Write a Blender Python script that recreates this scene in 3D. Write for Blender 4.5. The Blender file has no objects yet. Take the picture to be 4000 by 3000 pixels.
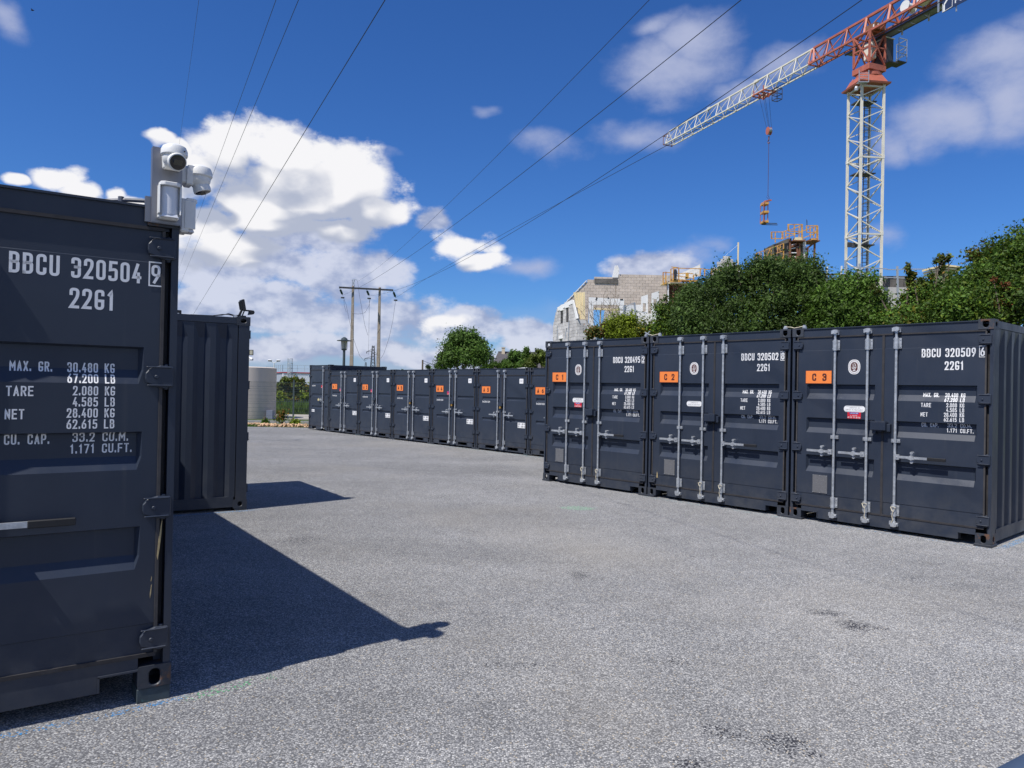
import bpy, bmesh, math, random
import numpy as np
from mathutils import Vector, Matrix

random.seed(7)
SC = bpy.context.scene
COL = SC.collection
R = math.radians

# ------------------------------------------------------------------ camera
FPX, PITCH, ROLL, EYE = 2902.7, 0.0063, 0.0188, 1.715     # focal length in pixels of the 4000 px wide photo
cd = bpy.data.cameras.new('camera'); cam = bpy.data.objects.new('camera', cd); COL.objects.link(cam)
cd.sensor_fit = 'HORIZONTAL'; cd.sensor_width = 36.0; cd.lens = 36.0 * FPX / 4000.0
cd.clip_start = 0.05; cd.clip_end = 6000
_r0 = Vector((1, 0, 0)); _u0 = Vector((0, -math.sin(PITCH), math.cos(PITCH))); _f0 = Vector((0, math.cos(PITCH), math.sin(PITCH)))
_cr = _r0 * math.cos(ROLL) + _u0 * math.sin(ROLL); _cu = -_r0 * math.sin(ROLL) + _u0 * math.cos(ROLL)
cam.matrix_world = Matrix(((_cr.x, _cu.x, -_f0.x, 0), (_cr.y, _cu.y, -_f0.y, 0), (_cr.z, _cu.z, -_f0.z, EYE), (0, 0, 0, 1)))
SC.camera = cam
EY = Vector((0, 0, EYE))

def ray(u, v):
    return _f0 + _cr * ((u - 2000) / FPX) + _cu * ((1500 - v) / FPX)
def at(u, v, Y):
    d = ray(u, v); return EY + d * (Y / d.y)
def onz(u, v, z=0.0):
    d = ray(u, v); return EY + d * ((z - EYE) / d.z)
def onp(u, v, p0, n):
    d = ray(u, v); return EY + d * ((Vector(p0) - EY).dot(n) / d.dot(n))
def azel(u, v):
    d = ray(u, v).normalized(); return math.atan2(d.x, d.y), math.asin(d.z)

# ------------------------------------------------------------------ world, sun, exposure
SUN_AZ, SUN_EL = -136.0, 58.3          # direction towards the sun, degrees from +X counter-clockwise
sun_dir = Vector((math.cos(R(SUN_AZ)) * math.cos(R(SUN_EL)), math.sin(R(SUN_AZ)) * math.cos(R(SUN_EL)), math.sin(R(SUN_EL))))
SKY_STRENGTH, SUN_STRENGTH, EXPOSURE = 0.082, 5.0, 0.12
world = bpy.data.worlds.new('World'); SC.world = world; world.use_nodes = True
world.cycles.sampling_method = 'NONE'
wn, wl = world.node_tree.nodes, world.node_tree.links
wn.clear()

def N(tree_nodes, t, **kw):
    n = tree_nodes.new(t)
    for k, v in kw.items(): setattr(n, k, v)
    return n
def mnode(nodes, links, op, a, b=None, c=None, clamp=False):
    n = nodes.new('ShaderNodeMath'); n.operation = op; n.use_clamp = clamp
    for i, x in enumerate((a, b, c)):
        if x is None: continue
        if isinstance(x, (int, float)): n.inputs[i].default_value = x
        else: links.new(x, n.inputs[i])
    return n.outputs[0]

# cumulus clouds: az, el, half sizes, given where they stand in the sky
def px_blob(u, v, ru, rv, w=1.0):
    a, e = azel(u, v); a2, _ = azel(u + ru, v); _, e2 = azel(u, v - rv)
    return (a, e, abs(a2 - a), abs(e2 - e), w)
CUM = [(900, 580, 205, 165), (1130, 600, 250, 150), (1330, 740, 220, 190), (1180, 740, 330, 180), (640, 545, 105, 48), (790, 700, 190, 120), (730, 590, 90, 60),
       (760, 860, 200, 90), (1010, 800, 260, 150), (900, 960, 300, 100), (1050, 870, 280, 90), (1440, 850, 150, 100), (1300, 900, 240, 70),
       (210, 725, 115, 70), (330, 770, 130, 50), (475, 765, 70, 55), (90, 740, 60, 30), (560, 790, 100, 40),
       (1795, 985, 165, 72), (1900, 1040, 90, 42, .9), (1720, 1258, 150, 48, .75)]
WISP = [(2740, 165, 210, 140, 1.1), (2640, 260, 340, 160, .8), (2900, 350, 220, 90, .6), (2500, 520, 260, 90, .6), (2600, 90, 170, 70, .6),
        (3900, 250, 340, 160, .7), (3700, 480, 340, 140, 1.1), (3950, 400, 280, 200, .95), (4150, 120, 320, 180, .9), (3500, 570, 170, 80, .7),
        (3100, 260, 260, 100, .5), (2050, 1060, 140, 55, .6), (1480, 620, 90, 30, .3), (0, 90, 130, 120, .6), (1950, 440, 80, 50, .4),
        (3440, 930, 170, 70, .4), (2700, 1000, 210, 80, .4), (2150, 580, 210, 70, .35), (2800, 960, 130, 70, .4),
        ]
SOFT = [(950, 1030, 420, 120, 1), (1330, 1090, 300, 120, 1), (1000, 1190, 420, 110, 1), (1450, 1230, 380, 110, 1), (1680, 870, 100, 70, .7), (1800, 1260, 250, 80, 1), (2000, 1285, 200, 60, .8),
        (1200, 1350, 600, 80, 1), (1750, 1390, 500, 60, .9), (2100, 1270, 160, 50, .7), (2590, 1045, 140, 75, 1), (2500, 1085, 160, 70, .85), (2060, 1320, 150, 60, .9), (1480, 1060, 160, 80, .8), (1200, 940, 330, 90, 1)]
CUM = [px_blob(*b) for b in CUM]; WISP = [px_blob(*b) for b in WISP]; SOFT = [px_blob(*b) for b in SOFT]
def field_group(name, blobs):
    g = bpy.data.node_groups.new(name, 'ShaderNodeTree')
    g.interface.new_socket('Vector', in_out='INPUT', socket_type='NodeSocketVector')
    g.interface.new_socket('Value', in_out='OUTPUT', socket_type='NodeSocketFloat')
    n, l = g.nodes, g.links
    gi = n.new('NodeGroupInput'); go = n.new('NodeGroupOutput'); last = None
    for (a, e, ra, re, w) in blobs:
        m = n.new('ShaderNodeVectorMath'); m.operation = 'MULTIPLY_ADD'; l.new(gi.outputs[0], m.inputs[0])
        m.inputs[1].default_value = (1 / ra, 1 / re, 0); m.inputs[2].default_value = (-a / ra, -e / re, max(0, 1 - w) * .9)
        q = n.new('ShaderNodeVectorMath'); q.operation = 'LENGTH'; l.new(m.outputs[0], q.inputs[0])
        last = q.outputs['Value'] if last is None else mnode(n, l, 'MINIMUM', last, q.outputs['Value'])
    last = mnode(n, l, 'SUBTRACT', 1.0, last)
    l.new(last, go.inputs[0])
    return g

tc = N(wn, 'ShaderNodeTexCoord')
sep = N(wn, 'ShaderNodeSeparateXYZ'); wl.new(tc.outputs['Generated'], sep.inputs[0])
azn = mnode(wn, wl, 'ARCTAN2', sep.outputs[0], sep.outputs[1])
azp = azn
eln = mnode(wn, wl, 'ARCSINE', mnode(wn, wl, 'MINIMUM', sep.outputs[2], 1.0))
comb = N(wn, 'ShaderNodeCombineXYZ'); wl.new(azp, comb.inputs[0]); wl.new(eln, comb.inputs[1])
def wnoise(scale, detail, rough, off=(0, 0, 0), stretch=1.6):
    mp = N(wn, 'ShaderNodeMapping'); mp.inputs['Scale'].default_value = (1, 1, stretch); mp.inputs['Location'].default_value = off
    wl.new(tc.outputs['Generated'], mp.inputs[0])
    nz = N(wn, 'ShaderNodeTexNoise'); nz.inputs['Scale'].default_value = scale; nz.inputs['Detail'].default_value = detail
    nz.inputs['Roughness'].default_value = rough; wl.new(mp.outputs[0], nz.inputs['Vector'])
    return nz
n_w = wnoise(7.0, 3, .55)
warp = N(wn, 'ShaderNodeVectorMath', operation='MULTIPLY_ADD'); wl.new(n_w.outputs['Color'], warp.inputs[0])
warp.inputs[1].default_value = (.10, .07, 0); warp.inputs[2].default_value = (-.05, -.035, 0)
cw = N(wn, 'ShaderNodeVectorMath', operation='ADD'); wl.new(comb.outputs[0], cw.inputs[0]); wl.new(warp.outputs[0], cw.inputs[1])
gC = field_group('cumulus_field', CUM); gW = field_group('wisp_field', WISP); gS = field_group('soft_field', SOFT)
def grp(g, vec):
    n = N(wn, 'ShaderNodeGroup'); n.node_tree = g; wl.new(vec, n.inputs[0]); return n.outputs[0]
n_f = wnoise(17.0, 7, .62, (3, 1, 0))
# elsewhere round the horizon the same kind of cumulus goes on, spread by noise, its unseen cover raised to whiten ambient light
n_o = wnoise(3.2, 2, .5, (7, 2, 4), 3.0)
def outfield(vec_noise):
    k = mnode(wn, wl, 'MULTIPLY_ADD', vec_noise, 5.0, -2.12)
    out = N(wn, 'ShaderNodeMapRange'); wl.new(mnode(wn, wl, 'ABSOLUTE', azn), out.inputs[0]); out.inputs[1].default_value = .82; out.inputs[2].default_value = 1.0; out.inputs[3].default_value = -3.0; out.inputs[4].default_value = 0.0
    return mnode(wn, wl, 'ADD', mnode(wn, wl, 'MULTIPLY_ADD', mnode(wn, wl, 'MAXIMUM', eln, 0), -1.0, k), out.outputs[0])
oF = outfield(n_o.outputs['Fac'])
fC = mnode(wn, wl, 'MAXIMUM', grp(gC, cw.outputs[0]), oF)
vor_ = N(wn, 'ShaderNodeTexVoronoi'); vor_.feature = 'SMOOTH_F1'; vor_.inputs['Scale'].default_value = 26.0; vor_.inputs['Smoothness'].default_value = .6
vw = N(wn, 'ShaderNodeVectorMath', operation='MULTIPLY_ADD'); wl.new(n_f.outputs['Color'], vw.inputs[0]); vw.inputs[1].default_value = (.05, .05, .05); wl.new(tc.outputs['Generated'], vw.inputs[2]); wl.new(vw.outputs[0], vor_.inputs['Vector'])
puff = mnode(wn, wl, 'ADD', mnode(wn, wl, 'MULTIPLY_ADD', n_f.outputs['Fac'], 1.15, -.55), mnode(wn, wl, 'MULTIPLY_ADD', vor_.outputs['Distance'], -.60, .22))
dC = mnode(wn, wl, 'ADD', fC, puff)
upv = N(wn, 'ShaderNodeVectorMath', operation='ADD'); wl.new(cw.outputs[0], upv.inputs[0]); upv.inputs[1].default_value = (-.012, .040, 0)
fU = mnode(wn, wl, 'MAXIMUM', grp(gC, upv.outputs[0]), oF)
mpU = wnoise(17.0, 3, .6, (3 - .012, 1, .06))
dU = mnode(wn, wl, 'ADD', fU, mnode(wn, wl, 'MULTIPLY_ADD', mpU.outputs['Fac'], 1.0, -.5))
def smooth(x, lo, hi):
    n = N(wn, 'ShaderNodeMapRange'); n.interpolation_type = 'SMOOTHSTEP'; wl.new(x, n.inputs[0])
    n.inputs[1].default_value = lo; n.inputs[2].default_value = hi; return n.outputs[0]
aC = smooth(dC, -.02, .42)
dUC = mnode(wn, wl, 'ADD', mnode(wn, wl, 'MULTIPLY', dU, .62), mnode(wn, wl, 'MULTIPLY', mnode(wn, wl, 'SUBTRACT', fU, fC), 1.1))
shade = smooth(mnode(wn, wl, 'ADD', dUC, mnode(wn, wl, 'MULTIPLY_ADD', vor_.outputs['Distance'], .55, -.14)), .02, .72)
fW = grp(gW, cw.outputs[0])
dW = mnode(wn, wl, 'ADD', fW, mnode(wn, wl, 'MULTIPLY_ADD', n_f.outputs['Fac'], .9, -.45))
aW = mnode(wn, wl, 'MULTIPLY', smooth(dW, -.02, .95), .90)
fS = grp(gS, cw.outputs[0])
dS = mnode(wn, wl, 'ADD', fS, mnode(wn, wl, 'MULTIPLY_ADD', n_f.outputs['Fac'], 1.5, -.75))
aS = mnode(wn, wl, 'MULTIPLY', smooth(dS, -.05, .45), .90)
shS = smooth(mnode(wn, wl, 'ADD', mnode(wn, wl, 'MULTIPLY_ADD', mpU.outputs['Fac'], 2.6, -1.05), mnode(wn, wl, 'MULTIPLY', mnode(wn, wl, 'SUBTRACT', n_f.outputs['Fac'], .5), -2.4)), -.15, .75)
# thin veil that thickens towards the horizon
veil = mnode(wn, wl, 'MULTIPLY', smooth(mnode(wn, wl, 'MULTIPLY_ADD', eln, -6.5, mnode(wn, wl, 'MULTIPLY_ADD', n_w.outputs['Fac'], 1.4, .10)), .0, 1.0), .72)

sky = N(wn, 'ShaderNodeTexSky', sky_type='NISHITA'); sky.sun_disc = False
sky.sun_elevation = R(SUN_EL); sky.sun_rotation = R(90 - SUN_AZ)
sky.altitude = 30; sky.air_density = 1.0; sky.dust_density = 0.35; sky.ozone_density = 3.2
hsv = N(wn, 'ShaderNodeHueSaturation'); hsv.inputs['Saturation'].default_value = 1.15; hsv.inputs['Value'].default_value = 1.0
wl.new(sky.outputs[0], hsv.inputs['Color'])
tintn = N(wn, 'ShaderNodeMix', data_type='RGBA'); tintn.blend_type = 'MULTIPLY'; tintn.inputs[0].default_value = 1.0
wl.new(hsv.outputs[0], tintn.inputs[6]); tintn.inputs[7].default_value = (.52, .84, 1.33, 1)
def cmix(fac, a, b):
    n = N(wn, 'ShaderNodeMix', data_type='RGBA'); wl.new(fac, n.inputs[0])
    for s, x in ((6, a), (7, b)):
        if isinstance(x, tuple): n.inputs[s].default_value = x
        else: wl.new(x, n.inputs[s])
    return n.outputs[2]
CW = 10.4
white = (CW, CW * .995, CW * 1.02, 1); grey = (CW * .48, CW * .53, CW * .67, 1)
veilc = (CW * .46, CW * .53, CW * .74, 1); wispc = (CW * .50, CW * .55, CW * .76, 1)
c1 = cmix(veil, tintn.outputs[2], veilc)
c2 = cmix(aS, cmix(aW, c1, wispc), cmix(shS, (CW * .74, CW * .77, CW * .90, 1), (CW * .38, CW * .44, CW * .64, 1)))
cc = cmix(shade, white, grey)
c3 = cmix(aC, c2, cc)
bgn = N(wn, 'ShaderNodeBackground'); wl.new(c3, bgn.inputs[0]); bgn.inputs[1].default_value = SKY_STRENGTH
wout = N(wn, 'ShaderNodeOutputWorld'); wl.new(bgn.outputs[0], wout.inputs[0])

sd = bpy.data.lights.new('sun', 'SUN'); sun = bpy.data.objects.new('sun', sd); COL.objects.link(sun)
sd.energy = SUN_STRENGTH; sd.angle = R(0.53); sd.color = (1.0, .955, .88)
sun.rotation_euler = sun_dir.to_track_quat('Z', 'Y').to_euler()
vs = SC.view_settings; vs.view_transform = 'Standard'; vs.look = 'None'; vs.gamma = 1.0; vs.use_curve_mapping = False; vs.exposure = EXPOSURE

# ------------------------------------------------------------------ helpers
def mat(name, col, rough=.6, metal=0.0, var=.12, scale=3.0, bump=0.0, bscale=40.0, spec=.5, col2=None, thr=.6, soft=.08, scale2=6.0, stretch=(1, 1, 1), trans=0.0, tint=False, emis=None):
    m = bpy.data.materials.new(name); m.use_nodes = True
    n, l = m.node_tree.nodes, m.node_tree.links
    b = n['Principled BSDF']
    b.inputs['Roughness'].default_value = rough; b.inputs['Metallic'].default_value = metal
    b.inputs['Specular IOR Level'].default_value = spec
    geo = n.new('ShaderNodeNewGeometry')
    mp = n.new('ShaderNodeMapping'); mp.inputs['Scale'].default_value = stretch; l.new(geo.outputs['Position'], mp.inputs[0])
    def noise(s, d=4, r=.6):
        z = n.new('ShaderNodeTexNoise'); z.inputs['Scale'].default_value = s; z.inputs['Detail'].default_value = d
        z.inputs['Roughness'].default_value = r; l.new(mp.outputs[0], z.inputs['Vector']); return z.outputs['Fac']
    def mix(f, a, c, mode='MIX'):
        z = n.new('ShaderNodeMix'); z.data_type = 'RGBA'; z.blend_type = mode
        if isinstance(f, float): z.inputs[0].default_value = f
        else: l.new(f, z.inputs[0])
        for s, x in ((6, a), (7, c)):
            if isinstance(x, tuple): z.inputs[s].default_value = (*x[:3], 1)
            else: l.new(x, z.inputs[s])
        return z.outputs[2]
    nf = noise(scale)
    mr = n.new('ShaderNodeMapRange'); l.new(nf, mr.inputs[0]); mr.inputs[1].default_value = .3; mr.inputs[2].default_value = .7
    base = mix(mr.outputs[0], tuple(c * (1 - var) for c in col), tuple(min(1, c * (1 + var)) for c in col))
    if col2:
        f2 = noise(scale2, 6, .65); m2 = n.new('ShaderNodeMapRange'); l.new(f2, m2.inputs[0])
        m2.inputs[1].default_value = thr; m2.inputs[2].default_value = thr + soft; m2.clamp = True
        base = mix(m2.outputs[0], base, col2)
    if tint:
        a = n.new('ShaderNodeAttribute'); a.attribute_name = 'tint'
        base = mix(1.0, base, a.outputs['Color'], 'MULTIPLY')
    l.new(base, b.inputs['Base Color'])
    if var > 0 and rough < .75:
        rr = n.new('ShaderNodeMapRange'); l.new(nf, rr.inputs[0]); rr.inputs[3].default_value = max(.05, rough - .1); rr.inputs[4].default_value = rough + .1
        l.new(rr.outputs[0], b.inputs['Roughness'])
    if bump:
        bp = n.new('ShaderNodeBump'); bp.inputs['Strength'].default_value = bump; bp.inputs['Distance'].default_value = .01
        l.new(noise(bscale, 5), bp.inputs['Height']); l.new(bp.outputs[0], b.inputs['Normal'])
    if trans:
        td = n.new('ShaderNodeBsdfTranslucent'); l.new(base, td.inputs[0]); ms = n.new('ShaderNodeMixShader'); ms.inputs[0].default_value = trans
        l.new(b.outputs[0], ms.inputs[1]); l.new(td.outputs[0], ms.inputs[2]); l.new(ms.outputs[0], n['Material Output'].inputs[0])
    return m

M = {}
M['paint'] = mat('anthracite_paint', (.025, .0335, .053), .42, var=.10, scale=1.3, bump=.05, bscale=3.0, spec=.45, col2=(.034, .042, .060), thr=.62, soft=.25, scale2=2.2)
def weather(m):
    n, l = m.node_tree.nodes, m.node_tree.links; b = n['Principled BSDF']; src = b.inputs['Base Color'].links[0].from_socket
    geo = n.new('ShaderNodeNewGeometry'); sx = n.new('ShaderNodeSeparateXYZ'); l.new(geo.outputs['Position'], sx.inputs[0])
    def nz(st, sc, d=5):
        mp = n.new('ShaderNodeMapping'); mp.inputs['Scale'].default_value = st; l.new(geo.outputs['Position'], mp.inputs[0])
        z = n.new('ShaderNodeTexNoise'); z.inputs['Scale'].default_value = sc; z.inputs['Detail'].default_value = d; z.inputs['Roughness'].default_value = .65; l.new(mp.outputs[0], z.inputs['Vector']); return z.outputs['Fac']
    def mr(x, a, b_, c=0.0, d=1.0):
        z = n.new('ShaderNodeMapRange'); l.new(x, z.inputs[0]); z.inputs[1].default_value = a; z.inputs[2].default_value = b_; z.inputs[3].default_value = c; z.inputs[4].default_value = d; return z.outputs[0]
    def mix(f, a, c):
        z = n.new('ShaderNodeMix'); z.data_type = 'RGBA'; l.new(f, z.inputs[0]); l.new(a, z.inputs[6]); z.inputs[7].default_value = (*c, 1); return z.outputs[2]
    def mul(a, c):
        z = n.new('ShaderNodeMath'); z.operation = 'MULTIPLY'; l.new(a, z.inputs[0])
        if isinstance(c, float): z.inputs[1].default_value = c
        else: l.new(c, z.inputs[1])
        return z.outputs[0]
    low = mr(sx.outputs[2], .75, .03)
    dust = mul(low, mr(nz((1, 1, 1), 5.0), .35, .75, 0, .38)); c = mix(dust, src, (.13, .125, .115))
    streak = mul(mr(nz((14, 14, .55), 1.0, 6), .60, .74), .26); c = mix(streak, c, (.075, .078, .085))
    scuff = mr(nz((3, 3, 9), 3.2, 8), .715, .745, 0, .5); c = mix(scuff, c, (.13, .12, .11))
    l.new(c, b.inputs['Base Color'])
    rr = n.new('ShaderNodeMapRange'); l.new(nz((1, 1, .5), 2.3), rr.inputs[0]); rr.inputs[1].default_value = .3; rr.inputs[2].default_value = .7; rr.inputs[3].default_value = .30; rr.inputs[4].default_value = .58; l.new(rr.outputs[0], b.inputs['Roughness'])
weather(M['paint'])
M['cast'] = mat('casting_paint', (.038, .044, .056), .5, var=.2, scale=9, bump=.15, bscale=60, col2=(.20, .085, .030), thr=.54, soft=.12, scale2=7)
M['castd'] = mat('casting_paint_clean', (.036, .041, .052), .5, var=.2, scale=9, bump=.12, bscale=60, col2=(.06, .05, .045), thr=.66, soft=.10, scale2=7)
M['dark'] = mat('dark_interior', (.008, .008, .009), .9, var=0)
M['lip'] = mat('gasket_lip', (.052, .048, .048), .7, var=.3, scale=10, col2=(.09, .065, .05), thr=.62, soft=.1, scale2=9)
M['chip'] = mat('bare_primer', (.42, .33, .17), .8, var=.2, scale=40)
M['rubber'] = mat('gasket_rubber', (.030, .028, .030), .7, var=.3, scale=12, col2=(.058, .050, .046), thr=.6, soft=.15, scale2=20)
M['galv'] = mat('galvanised_steel', (.50, .52, .54), .42, .55, var=.22, scale=18, bump=.1, bscale=90, col2=(.34, .35, .37), thr=.55, soft=.15, scale2=26)
M['grip'] = mat('black_grip', (.014, .014, .015), .55, var=.1)
M['white'] = mat('white_lettering', (.80, .80, .80), .55, var=.03, scale=20)
M['offw'] = mat('white_plastic', (.74, .74, .72), .38, var=.03)
M['orange'] = mat('orange_sign', (.86, .235, .05), .45, var=.03)
M['maroon'] = mat('maroon_lettering', (.085, .016, .014), .6, var=.05)
M['red'] = mat('red_sticker', (.62, .02, .035), .45, var=.05)
M['blue'] = mat('blue_sticker_band', (.05, .05, .36), .45, var=.05)
M['plate'] = mat('engraved_plate', (.20, .20, .205), .45, .4, var=.2, scale=60)
M['ink'] = mat('grey_print', (.16, .16, .17), .7, var=.05)
M['brass'] = mat('brass_padlock', (.52, .30, .07), .35, .6, var=.1)
M['teal'] = mat('teal_spacer', (.045, .065, .075), .7, var=.3, scale=15, col2=(.05, .16, .16), thr=.56, soft=.1, scale2=14)
M['stainless'] = mat('brushed_steel', (.26, .26, .28), .42, .8, var=.12, scale=7, stretch=(1, 1, .1))
M['glass'] = mat('dark_glass', (.012, .012, .014), .12, var=0, spec=.8)
M['lens'] = mat('sensor_lens', (.70, .72, .76), .35, var=.03)
M['blackp'] = mat('black_plastic', (.018, .018, .02), .45, var=.08)
M['lampglass'] = mat('lamp_glass', (.42, .40, .30), .3, var=.1)
M['cable'] = mat('grey_cable', (.10, .11, .14), .5, var=.1)
M['wire'] = mat('overhead_wire', (.035, .04, .055), .5, .3, var=.1)
M['concrete'] = mat('concrete', (.56, .49, .43), .85, var=.06, scale=1.2, bump=.2, bscale=25, col2=(.46, .41, .37), thr=.6, soft=.2, scale2=1.5, stretch=(1, 1, .35))
M['pole'] = mat('pole_concrete', (.30, .25, .20), .85, var=.15, scale=1.5, bump=.2, bscale=20)
M['block'] = mat('concrete_block', (.41, .385, .36), .9, var=.14, scale=.9, bump=.3, bscale=30, tint=True)
M['mortar'] = mat('mortar', (.46, .42, .38), .95, var=.1)
M['limew'] = mat('white_concrete', (.80, .79, .78), .85, var=.08, scale=.8, col2=(.62, .62, .62), thr=.62, soft=.15, scale2=1.5)
M['timber'] = mat('formwork_timber', (.80, .66, .40), .7, var=.15, scale=1.5, stretch=(6, 6, .5))
M['yellow'] = mat('yellow_steel', (.66, .36, .07), .6, var=.2, scale=4, col2=(.42, .20, .13), thr=.48, soft=.12, scale2=5)
M['rust'] = mat('rusty_steel', (.20, .085, .045), .75, var=.3, scale=5)
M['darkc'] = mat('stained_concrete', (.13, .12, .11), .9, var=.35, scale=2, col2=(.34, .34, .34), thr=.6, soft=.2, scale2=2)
M['cranew'] = mat('crane_white', (.72, .68, .58), .5, var=.08, scale=2, col2=(.34, .17, .08), thr=.66, soft=.08, scale2=3)
M['craner'] = mat('crane_red', (.42, .125, .08), .5, var=.15, scale=2, col2=(.25, .08, .04), thr=.62, soft=.1, scale2=3)
M['craned'] = mat('crane_dark', (.05, .05, .055), .6, var=.2)
M['slate'] = mat('slate_roof', (.075, .068, .075), .7, var=.2, scale=3)
M['cream'] = mat('cream_render', (.62, .52, .40), .85, var=.06)
M['metalw'] = mat('white_cladding', (.85, .86, .90), .5, var=.04)
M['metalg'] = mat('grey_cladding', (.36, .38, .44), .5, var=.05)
M['redtrim'] = mat('red_trim', (.42, .03, .05), .5, var=.05)
M['fence'] = mat('green_fence', (.05, .07, .075), .5, var=.1)
M['bark'] = mat('bark', (.13, .10, .075), .9, var=.3, scale=8, bump=.4, bscale=20)
M['stone'] = mat('border_stone', (.52, .34, .20), .85, var=.35, scale=4, bump=.4, bscale=15)
M['bluecar'] = mat('blue_paint', (.10, .16, .26), .3, var=.05, spec=.6)
M['rope'] = mat('rope', (.62, .56, .42), .8, var=.1, scale=60)
M['cloth'] = mat('dark_cloth', (.03, .035, .05), .9, var=.2)
M['bird'] = mat('bird_feathers', (.012, .012, .012), .8, var=.1)
def leafmat(name, col, var=.3, tr=.28):
    return mat(name, col, .55, var=var, scale=1.1, spec=.22, trans=tr, tint=True)
M['leaf_dark'] = leafmat('leaf_dark', (.060, .105, .020))
M['leaf_mid'] = leafmat('leaf_mid', (.078, .145, .020))
M['leaf_yel'] = leafmat('leaf_yellow_green', (.22, .29, .02))
M['leaf_olive'] = leafmat('leaf_olive', (.12, .16, .030))
M['leaf_far'] = leafmat('leaf_far', (.09, .165, .030))
M['leaf_rust'] = leafmat('leaf_rust', (.26, .10, .04))
M['grass'] = leafmat('grass_blade', (.10, .17, .03))

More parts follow.
